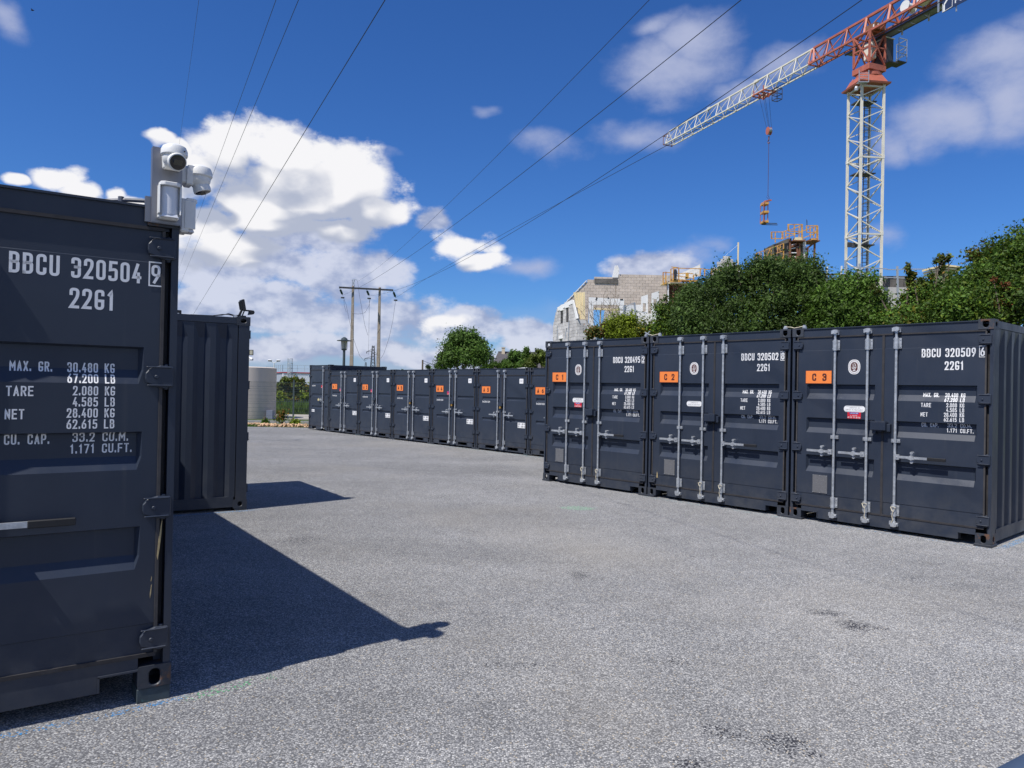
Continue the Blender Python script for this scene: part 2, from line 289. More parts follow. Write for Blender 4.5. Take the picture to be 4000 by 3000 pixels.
# ---- ground materials
def ground_mat():
    m = bpy.data.materials.new('chip_seal_asphalt'); m.use_nodes = True
    n, l = m.node_tree.nodes, m.node_tree.links; b = n['Principled BSDF']
    geo = n.new('ShaderNodeNewGeometry'); P = geo.outputs['Position']
    def vor(s, feat='F1'):
        z = n.new('ShaderNodeTexVoronoi'); z.inputs['Scale'].default_value = s; z.feature = feat; l.new(P, z.inputs['Vector']); return z
    def noise(s, d=4, r=.6, st=None):
        z = n.new('ShaderNodeTexNoise'); z.inputs['Scale'].default_value = s; z.inputs['Detail'].default_value = d; z.inputs['Roughness'].default_value = r
        if st:
            mp = n.new('ShaderNodeMapping'); mp.inputs['Scale'].default_value = st; l.new(P, mp.inputs[0]); l.new(mp.outputs[0], z.inputs['Vector'])
        else: l.new(P, z.inputs['Vector'])
        return z.outputs['Fac']
    def mr(x, a, b_, c=0.0, d=1.0):
        z = n.new('ShaderNodeMapRange'); l.new(x, z.inputs[0]); z.inputs[1].default_value = a; z.inputs[2].default_value = b_; z.inputs[3].default_value = c; z.inputs[4].default_value = d; return z.outputs[0]
    def mix(f, a, c, mode='MIX'):
        z = n.new('ShaderNodeMix'); z.data_type = 'RGBA'; z.blend_type = mode
        if isinstance(f, float): z.inputs[0].default_value = f
        else: l.new(f, z.inputs[0])
        for s, x in ((6, a), (7, c)):
            if isinstance(x, tuple): z.inputs[s].default_value = (*x[:3], 1)
            else: l.new(x, z.inputs[s])
        return z.outputs[2]
    v1 = vor(112); sp = n.new('ShaderNodeSeparateColor'); l.new(v1.outputs['Color'], sp.inputs[0])
    ramp = n.new('ShaderNodeValToRGB'); l.new(sp.outputs[0], ramp.inputs[0]); cr = ramp.color_ramp
    cr.interpolation = 'CONSTANT'
    cols = [(0, (.135, .137, .145)), (.16, (.215, .217, .224)), (.36, (.285, .286, .288)), (.58, (.345, .342, .336)), (.76, (.405, .40, .39)), (.90, (.53, .525, .51)), (.965, (.42, .36, .27))]
    cr.elements[0].position = 0; cr.elements[0].color = (*cols[0][1], 1); cr.elements[1].position = cols[1][0]; cr.elements[1].color = (*cols[1][1], 1)
    for p, c in cols[2:]:
        e = cr.elements.new(p); e.color = (*c, 1)
    # tar between the stones
    gap = mr(v1.outputs['Distance'], .40, .72)
    c = mix(gap, ramp.outputs[0], (.115, .116, .120))
    big = mr(noise(.55, 5, .6), .32, .68, .86, 1.06)
    bc = n.new('ShaderNodeCombineColor'); [l.new(big, bc.inputs[i]) for i in range(3)]
    c = mix(1.0, c, bc.outputs[0], 'MULTIPLY')
    mid = mr(noise(3.5, 5, .65), .3, .7, .90, 1.08)
    bc2 = n.new('ShaderNodeCombineColor'); [l.new(mid, bc2.inputs[i]) for i in range(3)]
    c = mix(1.0, c, bc2.outputs[0], 'MULTIPLY')
    lane = mr(noise(1.0, 4, .6, (.10, .55, 1)), .32, .68, .88, 1.09)
    bc3 = n.new('ShaderNodeCombineColor'); [l.new(lane, bc3.inputs[i]) for i in range(3)]
    c = mix(1.0, c, bc3.outputs[0], 'MULTIPLY')
    # warm dusty zones
    c = mix(mr(noise(.18, 3), .50, .68, 0, .30), c, (.33, .30, .25))
    sx = n.new('ShaderNodeSeparateXYZ'); l.new(P, sx.inputs[0])
    def spot(x, y, rx, ry, ang=0.0, edge=.5, nsc=9.0):
        mp = n.new('ShaderNodeMapping'); mp.vector_type = 'TEXTURE'; mp.inputs['Location'].default_value = (x, y, 0); mp.inputs['Rotation'].default_value = (0, 0, ang); mp.inputs['Scale'].default_value = (rx, ry, 1)
        l.new(P, mp.inputs[0]); ln = n.new('ShaderNodeVectorMath'); ln.operation = 'LENGTH'; l.new(mp.outputs[0], ln.inputs[0])
        s = n.new('ShaderNodeMath'); s.operation = 'SUBTRACT'; l.new(noise(nsc, 5, .7), s.inputs[1]); s.inputs[0].default_value = 1.42
        a = n.new('ShaderNodeMath'); a.operation = 'SUBTRACT'; l.new(s.outputs[0], a.inputs[0]); l.new(ln.outputs['Value'], a.inputs[1])
        return mr(a.outputs[0], 0.0, edge * .6)
    tar = (.030, .031, .038)
    for (u, v, ru, rv, st) in ((3230, 2395, 90, 16, .75), (3345, 2445, 80, 22, .9), (3420, 2452, 60, 12, .5), (3050, 2900, 160, 60, .55), (2830, 2860, 120, 50, .42), (2260, 2245, 60, 22, .45),
                               (1180, 2110, 110, 30, .35), (3180, 2945, 60, 26, .55), (2700, 2990, 100, 40, .45), (2640, 2585, 220, 26, .25), (2000, 2600, 260, 22, .25), (3550, 2260, 140, 20, .22), (3640, 2200, 200, 14, .22)):
        p = onz(u, v); rx = (onz(u + ru, v) - p).length; ry = max(.02, (onz(u, v - rv) - p).length)
        f = spot(p.x, p.y, rx * 1.15, ry * 1.15, 0.0, 1.6, 5.0); g2 = n.new('ShaderNodeMath'); g2.operation = 'MULTIPLY_ADD'; l.new(f, g2.inputs[0]); g2.inputs[1].default_value = st * 1.05; g3 = n.new('ShaderNodeMath'); g3.operation = 'MULTIPLY'; l.new(sp.outputs[2], g3.inputs[0]); g3.inputs[1].default_value = -1.0; l.new(g3.outputs[0], g2.inputs[2])
        c = mix(mr(g2.outputs[0], 0.0, .12), c, tar)
    # marking paint flecks: pale green smudge and blue lines under the container fronts
    def flecks(mask, thr, col, c):
        t = mr(sp.outputs[1], thr, thr + .04); g2 = n.new('ShaderNodeMath'); g2.operation = 'MULTIPLY'; l.new(t, g2.inputs[0]); l.new(mask, g2.inputs[1])
        return mix(g2.outputs[0], c, col)
    p = onz(2260, 1985); c = flecks(spot(p.x, p.y, .30, .22), .72, (.16, .42, .24), c)
    def line(x0, y0, x1, y1, w, thr, col, c):
        a = math.atan2(y1 - y0, x1 - x0); L = math.hypot(x1 - x0, y1 - y0)
        mp = n.new('ShaderNodeMapping'); mp.vector_type = 'TEXTURE'; mp.inputs['Location'].default_value = ((x0 + x1) / 2, (y0 + y1) / 2, 0); mp.inputs['Rotation'].default_value = (0, 0, a); mp.inputs['Scale'].default_value = (L / 2, w, 1)
        l.new(P, mp.inputs[0]); s3 = n.new('ShaderNodeSeparateXYZ'); l.new(mp.outputs[0], s3.inputs[0])
        ax = n.new('ShaderNodeMath'); ax.operation = 'ABSOLUTE'; l.new(s3.outputs[0], ax.inputs[0]); ay = n.new('ShaderNodeMath'); ay.operation = 'ABSOLUTE'; l.new(s3.outputs[1], ay.inputs[0])
        mm = n.new('ShaderNodeMath'); mm.operation = 'MAXIMUM'; l.new(ax.outputs[0], mm.inputs[0]); l.new(ay.outputs[0], mm.inputs[1])
        return flecks(mr(mm.outputs[0], 1.0, .8), thr, col, c)
    for (x0, y0, x1, y1, w, thr, col) in PAINT_LINES: c = line(x0, y0, x1, y1, w, thr, col, c)
    l.new(c, b.inputs['Base Color']); b.inputs['Roughness'].default_value = .85; b.inputs['Specular IOR Level'].default_value = .3; b.inputs['Diffuse Roughness'].default_value = 1.0
    inv = n.new('ShaderNodeMath'); inv.operation = 'MULTIPLY_ADD'; l.new(v1.outputs['Distance'], inv.inputs[0]); inv.inputs[1].default_value = -1.0; inv.inputs[2].default_value = 1.0
    ad = n.new('ShaderNodeMath'); ad.operation = 'ADD'; l.new(inv.outputs[0], ad.inputs[0]); l.new(sp.outputs[2], ad.inputs[1])
    bp = n.new('ShaderNodeBump'); bp.inputs['Strength'].default_value = .5; bp.inputs['Distance'].default_value = .004; l.new(ad.outputs[0], bp.inputs['Height'])
    l.new(bp.outputs[0], b.inputs['Normal'])
    return m

def smooth_by(o, ang=35):
    me = o.data
    for p in me.polygons: p.use_smooth = True
    try: me.set_sharp_from_angle(angle=R(ang))
    except Exception: pass

class MB:
    def __init__(s): s.v = []; s.f = []
    def add(s, vs, fs):
        n = len(s.v); s.v += [tuple(v) for v in vs]; s.f += [tuple(i + n for i in f) for f in fs]; return s
    def bb(s, x0, x1, y0, y1, z0, z1, mtx=None):
        vs = [Vector((x, y, z)) for z in (z0, z1) for y in (y0, y1) for x in (x0, x1)]
        if mtx: vs = [mtx @ v for v in vs]
        return s.add(vs, [(0, 2, 3, 1), (4, 5, 7, 6), (0, 1, 5, 4), (2, 6, 7, 3), (0, 4, 6, 2), (1, 3, 7, 5)])
    def tube(s, a, b, r, n=8, r2=None, cap=True):
        a, b = Vector(a), Vector(b); r2 = r if r2 is None else r2
        d = (b - a); 
        if d.length < 1e-6: return s
        q = d.to_track_quat('Z', 'Y'); vs = []
        for c, rr in ((a, r), (b, r2)):
            for i in range(n):
                t = 2 * math.pi * i / n; vs.append(c + q @ Vector((rr * math.cos(t), rr * math.sin(t), 0)))
        fs = [(i, (i + 1) % n, n + (i + 1) % n, n + i) for i in range(n)]
        if cap: fs += [tuple(range(n - 1, -1, -1)), tuple(range(n, 2 * n))]
        return s.add(vs, fs)
    def path(s, pts, r, n=6):
        pts = [Vector(p) for p in pts]; rings = []
        for i, p in enumerate(pts):
            d = (pts[min(i + 1, len(pts) - 1)] - pts[max(i - 1, 0)])
            q = d.to_track_quat('Z', 'Y')
            rings.append([p + q @ Vector((r * math.cos(2 * math.pi * k / n), r * math.sin(2 * math.pi * k / n), 0)) for k in range(n)])
        vs = [v for rg_ in rings for v in rg_]; fs = []
        for i in range(len(pts) - 1):
            for k in range(n): fs.append((i * n + k, i * n + (k + 1) % n, (i + 1) * n + (k + 1) % n, (i + 1) * n + k))
        fs += [tuple(range(n - 1, -1, -1)), tuple(range((len(pts) - 1) * n, len(pts) * n))]
        return s.add(vs, fs)
    def bar(s, a, b, w, h=None, up=(0, 0, 1)):
        a, b = Vector(a), Vector(b); h = h or w; d = (b - a)
        if d.length < 1e-6: return s
        dn = d.normalized(); up = Vector(up)
        if abs(dn.dot(up)) > .95: up = Vector((1, 0, 0)) if abs(dn.x) < .9 else Vector((0, 1, 0))
        x = dn.cross(up).normalized(); z = x.cross(dn).normalized()
        vs = [c + x * sx * w / 2 + z * sz * h / 2 for c in (a, b) for sz in (-1, 1) for sx in (-1, 1)]
        return s.add(vs, [(0, 2, 3, 1), (4, 5, 7, 6), (0, 1, 5, 4), (2, 6, 7, 3), (0, 4, 6, 2), (1, 3, 7, 5)])
    def lathe(s, prof, n=20, mtx=None):
        vs = []
        for (r, z) in prof:
            for i in range(n):
                t = 2 * math.pi * i / n; v = Vector((r * math.cos(t), r * math.sin(t), z)); vs.append(mtx @ v if mtx else v)
        fs = []
        for j in range(len(prof) - 1):
            for i in range(n): fs.append((j * n + i, j * n + (i + 1) % n, (j + 1) * n + (i + 1) % n, (j + 1) * n + i))
        fs += [tuple(range(n - 1, -1, -1)), tuple(range((len(prof) - 1) * n, len(prof) * n))]
        return s.add(vs, fs)
    def prism(s, poly, f0, f1):
        """poly: 2D points; f0,f1 map a 2D point to 3D on both sides"""
        n = len(poly); vs = [f0(p) for p in poly] + [f1(p) for p in poly]
        return s.add(vs, [tuple(range(n - 1, -1, -1)), tuple(range(n, 2 * n))] + [(i, (i + 1) % n, n + (i + 1) % n, n + i) for i in range(n)])
    def build(s, name, m, parent=None, smooth=False, bevel=0, fix=True):
        me = bpy.data.meshes.new(name); me.from_pydata(s.v, [], s.f); me.update()
        if fix:
            bm = bmesh.new(); bm.from_mesh(me); bmesh.ops.recalc_face_normals(bm, faces=bm.faces); bm.to_mesh(me); bm.free()
        me.materials.append(m)
        o = link(name, me, parent)
        if smooth: smooth_by(o)
        if bevel:
            bv = o.modifiers.new('bevel', 'BEVEL'); bv.width = bevel; bv.segments = 1; bv.limit_method = 'ANGLE'; bv.harden_normals = False
        return o
def link(name, me, parent=None, mtx=None):
    o = bpy.data.objects.new(name, me); COL.objects.link(o)
    if parent is not None: o.parent = parent
    if mtx is not None: o.matrix_basis = mtx
    return o
def thing(name, label, cat, loc=(0, 0, 0), rz=0.0, group=None):
    o = bpy.data.objects.new(name, None); COL.objects.link(o); o.empty_display_size = .3
    o.location = loc; o.rotation_euler = (0, 0, rz); o['label'] = label; o['category'] = cat
    if group: o['group'] = group
    return o
def tag(o, label=None, cat=None, group=None, kind=None):
    if label: o['label'] = label
    if cat: o['category'] = cat
    if group: o['group'] = group
    if kind: o['kind'] = kind
    return o
CACHE = {}
def cpart(key, name, m, parent, fn, **kw):
    """a part whose mesh is built once and shared between alike things"""
    if key in CACHE:
        src = CACHE[key]; o = link(name, src.data, parent)
        for md in src.modifiers:
            if md.type == 'BEVEL':
                b = o.modifiers.new('bevel', 'BEVEL'); b.width = md.width; b.segments = 1; b.limit_method = 'ANGLE'
        return o
    mb = MB(); fn(mb); o = mb.build(name, m, parent, **kw); CACHE[key] = o
    return o

# ------------------------------------------------------------------ stroke lettering (condensed industrial face)
G = {
 '0': [[(0, 0, 1), (0, 1, 1), (1, 1, 1), (1, 0, 1), 'c']],
 '1': [[(.15, .82), (.62, 1), (.62, 0)]],
 '2': [[(0, .74), (0, 1, 1), (1, 1, 1), (1, .60, 1), (0, 0), (1, 0)]],
 '3': [[(0, .80), (0, 1, 1), (1, 1, 1), (1, .54, 1), (.4, .54)], [(.4, .54), (1, .54, 1), (1, 0, 1), (0, 0, 1), (0, .2)]],
 '4': [[(.62, 1), (0, .26), (1.02, .26)], [(.78, .48), (.78, 0)]],
 '5': [[(.95, 1), (.1, 1), (.06, .56), (1, .62, 1), (1, 0, 1), (0, 0, 1), (0, .14)]],
 '6': [[(.72, 1), (0, .5, 1), (0, 0, 1), (1, 0, 1), (1, .56, 1), (.05, .56)]],
 '7': [[(0, 1), (1, 1), (.35, 0)]],
 '8': [[(.05, .54, 1), (.05, 1, 1), (.95, 1, 1), (.95, .54, 1), 'c'], [(0, 0, 1), (0, .54, 1), (1, .54, 1), (1, 0, 1), 'c']],
 '9': [[(.28, 0), (1, .5, 1), (1, 1, 1), (0, 1, 1), (0, .44, 1), (.95, .44)]],
 'A': [[(0, 0), (.5, 1.02), (1, 0)], [(.17, .28), (.83, .28)]],
 'B': [[(0, 0), (0, 1), (.95, 1, 1), (.95, .53, 1), (0, .53)], [(.3, .53), (1, .53, 1), (1, 0, 1), (0, 0)]],
 'C': [[(1, .74), (1, 1, 1), (0, 1, 1), (0, 0, 1), (1, 0, 1), (1, .26)]],
 'D': [[(0, 0), (0, 1), (1, 1, 1), (1, 0, 1), (0, 0)]],
 'E': [[(.95, 1), (0, 1), (0, 0), (.95, 0)], [(0, .53), (.85, .53)]],
 'F': [[(.95, 1), (0, 1), (0, 0)], [(0, .5), (.85, .5)]],
 'G': [[(1, .80), (1, 1, 1), (0, 1, 1), (0, 0, 1), (1, 0, 1), (1, .44), (.52, .44)]],
 'I': [[(.5, 0), (.5, 1)]],
 'K': [[(0, 0), (0, 1)], [(1, 1), (.05, .42)], [(.35, .6), (1, 0)]],
 'L': [[(0, 1), (0, 0), (.95, 0)]],
 'M': [[(0, 0), (0, 1), (.5, .35), (1, 1), (1, 0)]],
 'N': [[(0, 0), (0, 1), (1, 0), (1, 1)]],
 'O': [[(0, 0, 1), (0, 1, 1), (1, 1, 1), (1, 0, 1), 'c']],
 'P': [[(0, 0), (0, 1), (1, 1, 1), (1, .45, 1), (0, .45)]],
 'R': [[(0, 0), (0, 1), (1, 1, 1), (1, .5, 1), (0, .5)], [(.5, .5), (1, 0)]],
 'S': [[(1, .78), (1, 1, 1), (0, 1, 1), (0, .53, 1), (1, .50, 1), (1, 0, 1), (0, 0, 1), (0, .22)]],
 'T': [[(0, 1), (1, 1)], [(.5, 1), (.5, 0)]],
 'U': [[(0, 1), (0, 0, 1), (1, 0, 1), (1, 1)]],
 'V': [[(0, 1), (.5, 0), (1, 1)]],
 'X': [[(0, 0), (1, 1)], [(0, 1), (1, 0)]],
 'Q': [[(0, 0, 1), (0, 1, 1), (1, 1, 1), (1, 0, 1), 'c'], [(.6, .25), (1.05, -.05)]],
 'H': [[(0, 0), (0, 1)], [(1, 0), (1, 1)], [(0, .52), (1, .52)]],
 'Y': [[(0, 1), (.5, .5), (1, 1)], [(.5, .5), (.5, 0)]],
 '.': [[(.35, .0), (.35, .13)]], ',': [[(.4, .13), (.3, -.1)]], ':': [[(.4, .12), (.4, .26)], [(.4, .62), (.4, .76)]], '-': [[(.1, .5), (.9, .5)]],
}
def stroke_pts(st, sx, sy, rmax, seg):
    closed = st[-1] == 'c'; pts = [p for p in st if p != 'c']
    P = [Vector((p[0] * sx, p[1] * sy)) for p in pts]; Rr = [len(p) > 2 for p in pts]
    out = []; n = len(P)
    for i in range(n):
        if not Rr[i] or (not closed and i in (0, n - 1)): out.append(P[i]); continue
        a, b, c = P[(i - 1) % n], P[i], P[(i + 1) % n]
        ra = min(rmax, (a - b).length * .5, (c - b).length * .5)
        p0 = b + (a - b).normalized() * ra; p2 = b + (c - b).normalized() * ra
        for k in range(6):
            t = k / 5; out.append(p0 * (1 - t) ** 2 + b * 2 * t * (1 - t) + p2 * t * t)
    if closed: out.append(out[0].copy())
    res = [out[0]]
    for p in out[1:]:
        d = (p - res[-1]).length
        if d < 1e-5: continue
        k = max(1, int(math.ceil(d / seg))); q0 = res[-1]
        for j in range(1, k + 1): res.append(q0.lerp(p, j / k))
    return res, closed
def write(mb, text, x, z, h, surf, w=.46, sp=.13, t=.13, adv=None, right=False, seg=.02):
    """draw text with cap height h at baseline (x,z) on surface surf(x,z)->3D; adv: total width to fill"""
    chars = list(text)
    def cw(ch): return {'.': .16, ',': .16, ':': .18, ' ': .42, 'I': .16, '1': .36, 'M': .58}.get(ch, w)
    tot = sum(cw(c) + sp for c in chars) - sp
    k = (adv / (tot * h)) if adv else 1.0
    if right: x = x - tot * h * k
    cx = x; half = t * h / 2
    for ch in chars:
        wd = cw(ch) * h * k
        for st in G.get(ch, []):
            pts, closed = stroke_pts(st, wd - t * h if wd > 2 * t * h else wd * .3, h - t * h, .30 * h, seg)
            ox, oz = cx + (half if wd > 2 * t * h else wd * .35), z + half
            L = []; Rr = []; m = len(pts)
            for i, p in enumerate(pts):
                if closed: a, b = pts[i - 1 if i > 0 else m - 2], pts[i + 1 if i < m - 1 else 1]
                else: a, b = pts[max(0, i - 1)], pts[min(m - 1, i + 1)]
                d1 = (p - a); d2 = (b - p)
                if d1.length < 1e-7: d1 = d2
                if d2.length < 1e-7: d2 = d1
                d1 = d1.normalized(); d2 = d2.normalized(); d = (d1 + d2)
                d = d.normalized() if d.length > .2 else d1
                nn = Vector((-d.y, d.x)); co = max(.5, nn.dot(Vector((-d1.y, d1.x)))); off = half / co
                q = p.copy()
                if not closed and i == 0: q = q - d * half * .98
                if not closed and i == m - 1: q = q + d * half * .98
                L.append((q + nn * off)); Rr.append((q - nn * off))
            vs = [surf(ox + a.x, oz + a.y) for a in L] + [surf(ox + a.x, oz + a.y) for a in Rr]
            mb.add(vs, [(i, i + 1, m + i + 1, m + i) for i in range(m - 1)])
        cx += wd + sp * h * k
    return mb
# ------------------------------------------------------------------ ground, yard, far land
C0 = Vector((5.49439, 8.48200, .03)); CT = 2.2947
CR = Vector((-math.cos(CT), -math.sin(CT), 0)); CN = Vector((math.sin(CT), -math.cos(CT), 0))      # along the front (to the right), into the container
A0 = Vector((.440, 19.1747, .03)); AT = 2.2886
AR = Vector((-math.cos(AT), -math.sin(AT), 0)); AN = Vector((math.sin(AT), -math.cos(AT), 0))
L0 = Vector((-1.8246, 4.0489, .0774)); LT = .6081
LR = Vector((math.cos(LT), math.sin(LT), 0)); LN = Vector((-math.sin(LT), math.cos(LT), 0))
D0 = Vector((-3.578, 10.12, .03)); DT = .585
DR = Vector((math.cos(DT), math.sin(DT), 0)); DN = Vector((-math.sin(DT), math.cos(DT), 0))
def pl(p, d, a, n, b): q = p + d * a + n * b; return q.x, q.y
BLUE, TEAL, GREEN = (.04, .20, .42), (.06, .30, .34), (.08, .32, .14)
PAINT_LINES = [(*pl(L0, LR, -2.6, LN, -.05), *pl(L0, LR, -.35, LN, -.05), .035, .80, BLUE), (*pl(L0, LR, -.4, LN, -.07), *pl(L0, LR, .1, LN, -.03), .03, .80, BLUE),
               (*pl(L0, LR, .05, LN, -.06), *pl(L0, LR, .6, LN, .0), .05, .88, GREEN),
               (*pl(D0, DR, -2.0, DN, -.06), *pl(D0, DR, .2, DN, -.06), .05, .72, BLUE), (*pl(C0, CR, -2.0, CN, -.06), *pl(C0, CR, .1, CN, -.06), .04, .9, BLUE),
               (*pl(C0, CR, .08, CN, .0), *pl(C0, CR, .08, CN, 3), .05, .70, BLUE), (*pl(C0, CR, -5, CN, -.07), *pl(C0, CR, -2.3, CN, -.07), .04, .88, TEAL),
               (*pl(A0, AR, -5, AN, -.1), *pl(A0, AR, 2, AN, -.1), .05, .85, TEAL)]
M['ground'] = ground_mat()
M['soil'] = mat('grassy_soil', (.075, .105, .03), .95, var=.35, scale=1.5, bump=.4, bscale=8, col2=(.16, .13, .08), thr=.58, soft=.15, scale2=.7)
M['gravelroad'] = mat('pale_road', (.42, .385, .33), .9, var=.10, scale=.8, bump=.3, bscale=20)
M['kerb'] = mat('kerb_grey', (.27, .27, .27), .9, var=.12, scale=2)

def sheet(name, pts, z, m, kind='structure', sub=0):
    mb = MB(); mb.add([(x, y, z) for x, y in pts], [tuple(range(len(pts)))]); o = mb.build(name, m, fix=False); tag(o, kind=kind); return o
sheet('ground', [(-1500, -300), (1500, -300), (1500, 2500), (-1500, 2500)], -.012, M['soil'])
sheet('yard', [(-40, -12), (40, -12), (40, 29.7), (-40, 29.7)], 0, M['ground'])
sheet('road', [(-70, 35.6), (-4, 37.0), (-4, 43), (-70, 41.5)], .0, M['gravelroad'])
kb = MB(); kb.bb(-60, -5, 32.85, 33.05, -.01, .09); o = kb.build('kerb', M['kerb']); tag(o, kind='structure')
sheet('path', [(-60, 33.05), (-5, 33.05), (-5, 35.0), (-60, 35.0)], .0, M['kerb'])

# ------------------------------------------------------------------ shipping containers
def stadium(cx, cz, rx, rz, n=20, shield=False):
    pts = []
    for i in range(n):
        t = 2 * math.pi * i / n; c, s = math.cos(t), math.sin(t)
        if shield and s > 0:
            k = max(abs(c), abs(s)); x, z = c / k, s / k; x = max(-1, min(1, x)); z = min(1, z) * .78
        else:
            x, z = c, s
            if rz > rx and not shield:
                z = (math.copysign(1 - rx / rz, s) + s * rx / rz) if abs(s) > 1e-6 else 0
            x = math.copysign(abs(x) ** .8, x)
        pts.append((cx + x * rx, cz + z * rz))
    return pts
def casting(mb, ox, oy, oz, sx, sy, top, w=.162, l=.178, h=.118):
    """corner casting, outer corner at ox,oy,oz; sx,sy point inwards"""
    P = lambda x, y, z: Vector((ox + sx * x, oy + sy * y, oz + z))
    n = 20
    def plate(W, H, cx, cz, rx, rz, f, th, shield):
        hole = stadium(cx, cz, rx, rz, n, shield); outer = []
        for i in range(n):
            t = 2 * math.pi * i / n; c, s = math.cos(t), math.sin(t)
            k = max(abs(c) / (W / 2), abs(s) / (H / 2)); outer.append((W / 2 + c / k, H / 2 + s / k))
        # snap nearest to corners
        for cxn, czn in ((0, 0), (W, 0), (W, H), (0, H)):
            j = min(range(n), key=lambda q: (outer[q][0] - cxn) ** 2 + (outer[q][1] - czn) ** 2); outer[j] = (cxn, czn)
        vs = [f(x, z, 0) for x, z in outer] + [f(x, z, 0) for x, z in hole] + [f(x, z, th) for x, z in hole]
        fs = [(i, (i + 1) % n, n + (i + 1) % n, n + i) for i in range(n)] + [(n + i, n + (i + 1) % n, 2 * n + (i + 1) % n, 2 * n + i) for i in range(n)]
        mb.add(vs, fs)
    if top: plate(w, h, .085, .062, .032, .041, lambda x, z, t: P(x, t, z), .014, True); plate(l, h, .09, .06, .036, .026, lambda y, z, t: P(t, y, z), .014, False)
    else: plate(w, h, .08, .055, .028, .042, lambda x, z, t: P(x, t, z), .014, False); plate(l, h, .09, .058, .027, .030, lambda y, z, t: P(t, y, z), .014, False)
    q = [P(x, y, z) for z in (0, h) for y in (0, l) for x in (0, w)]
    mb.add(q, [(0, 2, 3, 1), (4, 5, 7, 6), (1, 3, 7, 5), (2, 6, 7, 3)])
    q = [P(x, y, z) for z in (.01, h - .01) for y in (.05, l - .01) for x in (.05, w - .01)]

def corr_wall(mb, length, z0, z1, depth, pitch, P, taper=.20):
    """trapezoid corrugation; P(s, d, z) -> 3D, d is inwards"""
    prof = []; s = 0.0
    while s < length:
        for ds, d in ((0, 0), (pitch * .26, 0), (pitch * .50, depth), (pitch * .76, depth)):
            if s + ds < length: prof.append((s + ds, d))
        s += pitch
    prof.append((length, 0))
    zs = [z0, z0 + .001, z1 - taper, z1]
    m = len(prof); vs = []
    for j, z in enumerate(zs):
        for (s_, d) in prof: vs.append(P(s_, d if j in (1, 2) else (d if j == 0 else 0.0), z))
    fs = [(j * m + i, j * m + i + 1, (j + 1) * m + i + 1, (j + 1) * m + i) for j in range(len(zs) - 1) for i in range(m - 1)]
    mb.add(vs, fs)

def interp(x, xs, ys):
    if x <= xs[0]: return ys[0]
    for i in range(1, len(xs)):
        if x <= xs[i]: return ys[i - 1] + (ys[i] - ys[i - 1]) * (x - xs[i - 1]) / max(1e-9, xs[i] - xs[i - 1])
    return ys[-1]

BIG = dict(key='big', W=2.438, H=2.591, L=6.058, cw=.162, ch=.118, z0=.185, z1=2.452, zh=2.456, yd=.012, dx=.040,
           doors=[(.078, 1.205, .215, 1.122), (1.233, 2.362, 1.375, 2.272)], seam=(1.205, 1.233),
           bands=[(1.822, 1.812, 1.700, 1.625), (1.372, 1.362, 1.240, 1.170), (.868, .858, .712, .640)], depth=.038, lines=(2.280, .340),
           hz=(2.355, 1.665, .964, .262), rods=(.612, 1.035, 1.385), forks=((.162, .385, .100), (2.095, 2.276, .100)), sill=.165)
SML = dict(key='small', W=2.165, H=2.235, L=2.43, cw=.15, ch=.10, z0=.155, z1=2.035, zh=2.04, yd=.012, dx=.06,
           doors=[(.078, 1.080, .252, 1.020), (1.110, 2.088, 1.285, 2.040)], seam=(1.080, 1.110),
           bands=[(1.452, 1.446, 1.388, 1.362), (.882, .876, .822, .796)], depth=.024, lines=(1.985, .265),
           hz=(1.771, 1.110, .448), rods=(.950, 1.222), forks=((.43, .85, .132), (1.36, 1.78, .132)), sill=.14)
NAR = dict(SML, key='narrow', W=1.66, H=2.45, L=2.43, z1=2.25, zh=2.255, doors=[(.078, 1.20, .235, 1.10), (1.23, 1.585, 1.30, 1.52)], seam=(1.20, 1.23),
           bands=[(1.80, 1.794, 1.72, 1.695), (1.36, 1.354, 1.27, 1.245), (.90, .894, .82, .795)], hz=(2.02, 1.29, .50), rods=(1.17,), lines=(2.16, .27), forks=((.30, .62, .12), (1.0, 1.32, .12)))

